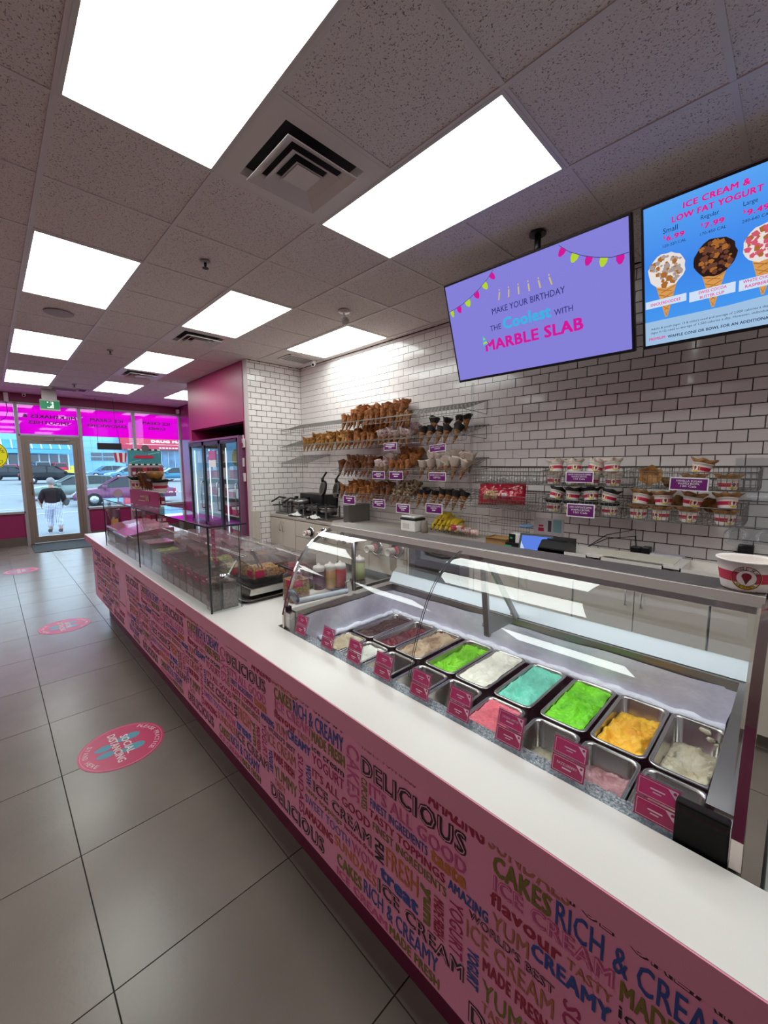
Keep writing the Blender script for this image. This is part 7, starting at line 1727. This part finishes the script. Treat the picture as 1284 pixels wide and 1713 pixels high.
sp = nt.nodes.new('ShaderNodeSeparateXYZ'); cb_ = nt.nodes.new('ShaderNodeCombineXYZ'); nt.links.new(tc.outputs['Object'], sp.inputs[0]); nt.links.new(sp.outputs[1], cb_.inputs[0]); nt.links.new(sp.outputs[2], cb_.inputs[1]); nt.links.new(cb_.outputs[0], ck.inputs[0]); nt.links.new(ck.outputs[0], bs.inputs['Base Color'])
JK = mat('black_jacket', '#09090d', .7, spec=.2, bump=.5, bscale=8); SKN = mat('skin_tone', '#b98a76', .5); HR = mat('grey_hair', '#8f8a8c', .7, bump=.6, bscale=40)
# walking away (+X); her left foot (+Y) ahead
J = {'pelvis': ((0, 0, .86), (.155, .13)), 'waist': ((.01, 0, 1.00), (.165, .13)), 'chest': ((.03, 0, 1.20), (.175, .135)), 'neckb': ((.05, 0, 1.34), (.10, .09)), 'neck': ((.06, 0, 1.42), .055), 'head': ((.075, 0, 1.50), .075), 'crown': ((.07, 0, 1.585), .07),
     'hl': ((0, .10, .80), .115), 'kl': ((.14, .10, .46), .078), 'al': ((.06, .09, .10), .05), 'tl': ((.20, .10, .045), .04),
     'hr': ((0, -.10, .80), .115), 'kr': ((-.02, -.12, .44), .078), 'ar': ((-.16, -.13, .12), .05), 'tr': ((-.03, -.14, .05), .04),
     'sl': ((.03, .20, 1.28), .085), 'el': ((.0, .29, 1.03), .062), 'wl': ((.15, .26, .86), .042),
     'sr': ((.03, -.20, 1.28), .085), 'er': ((.0, -.29, 1.03), .062), 'wr': ((.15, -.27, .88), .042)}
skin_body('body', J, [('pelvis', 'waist'), ('waist', 'chest'), ('chest', 'neckb'), ('neckb', 'neck'), ('neck', 'head'), ('head', 'crown'), ('pelvis', 'hl'), ('hl', 'kl'), ('kl', 'al'), ('al', 'tl'), ('pelvis', 'hr'), ('hr', 'kr'), ('kr', 'ar'), ('ar', 'tr'),
      ('chest', 'sl'), ('sl', 'el'), ('el', 'wl'), ('chest', 'sr'), ('sr', 'er'), ('er', 'wr')], SKN, per, (0, 0, 0))
skin_body('trousers', {'p': ((0, 0, .84), (.18, .155)), 'w': ((.0, 0, 1.02), (.165, .145)), 'hl': ((0, .10, .78), .135), 'kl': ((.13, .10, .46), .105), 'al': ((.06, .09, .15), .078), 'hr': ((0, -.10, .78), .135), 'kr': ((-.02, -.12, .44), .105), 'ar': ((-.15, -.13, .17), .078)},
      [('p', 'w'), ('p', 'hl'), ('hl', 'kl'), ('kl', 'al'), ('p', 'hr'), ('hr', 'kr'), ('kr', 'ar')], TR, per, (0, 0, 0))
skin_body('jacket', {'b': ((.0, 0, .84), (.225, .18)), 'w': ((.01, 0, 1.02), (.205, .175)), 'c': ((.025, 0, 1.20), (.205, .165)), 'n': ((.05, 0, 1.36), (.115, .10)), 'sl': ((.03, .19, 1.27), .10), 'el': ((.0, .275, 1.04), .078), 'wl': ((.13, .265, .90), .055),
      'sr': ((.03, -.19, 1.27), .10), 'er': ((.0, -.275, 1.04), .078), 'wr': ((.13, -.265, .91), .055)}, [('b', 'w'), ('w', 'c'), ('c', 'n'), ('c', 'sl'), ('sl', 'el'), ('el', 'wl'), ('c', 'sr'), ('sr', 'er'), ('er', 'wr')], JK, per, (0, 0, 0))
o_ = Vector((PXg, pc.y, gzp)); MB().ball(o_+Vector((.055, 0, 1.56)), .108, 18, (1.0, .92, 1.05), lump=.25, seed=3).build('hair', HR, per)
for sgn, (hx, hz) in ((1, (.19, .82)), (-1, (.19, .84))):
    # relaxed curled hand: palm and five separate fingers
    H0 = Vector((hx, sgn*.255, hz)); Jh = {'w': ((.155, sgn*.26, hz+.045), .03), 'p': (tuple(H0), (.036, .022))}; E_ = [('w', 'p')]
    for f in range(4):
        b0 = H0+Vector((.02, sgn*(-.012*0), -.03))+Vector(((f-1.5)*.019, 0, -.012)); ln = (.030, .034, .032, .025)[f]
        Jh['a%d' % f] = (tuple(b0), .0095); Jh['b%d' % f] = (tuple(b0+Vector((.004, -sgn*.006, -ln))), .0085); Jh['c%d' % f] = (tuple(b0+Vector((.0, -sgn*.022, -ln*1.6))), .0075); E_ += [('p', 'a%d' % f), ('a%d' % f, 'b%d' % f), ('b%d' % f, 'c%d' % f)]
    Jh['t0'] = (tuple(H0+Vector((.042, -sgn*.006, .0))), .011); Jh['t1'] = (tuple(H0+Vector((.055, -sgn*.014, -.035))), .009); E_ += [('p', 't0'), ('t0', 't1')]
    skin_body('hand', Jh, E_, SKN, per, (0, 0, 0), 1)
    sx_ = (.13, .03) if sgn > 0 else (-.10, .04); Mf = Matrix.Translation(o_+Vector((sx_[0], sgn*.115, .0 if sgn > 0 else .012)))
    MB().use(mat('shoe_white', '#d9d9de', .5)).prism([(-.12, 0), (.14, 0), (.15, .025), (-.125, .025)], 'y', -.045, .045, Mf).use(mat('shoe_dark', '#3a3a48', .6)).prism([(-.115, .025), (.14, .025), (.12, .06), (.03, .085), (-.03, .12), (-.11, .12)], 'y', -.042, .042, Mf).build('shoe', None, per)
t = thing('shoulder_bag', (PXg+.02, pc.y-.36, gzp+.78), 'dark bag hanging at the right hip of the walking person', 'bag')
v, f = pillow(0, 0, 0, .30, .24, .14, Matrix.Translation((PXg+.02, pc.y-.33, gzp+.93)) @ Matrix.Rotation(.3, 4, 'X'), seed=8); MB().add(v, f, True).build('bag_body', mat('dark_bag', '#3a3d40', .5), t)
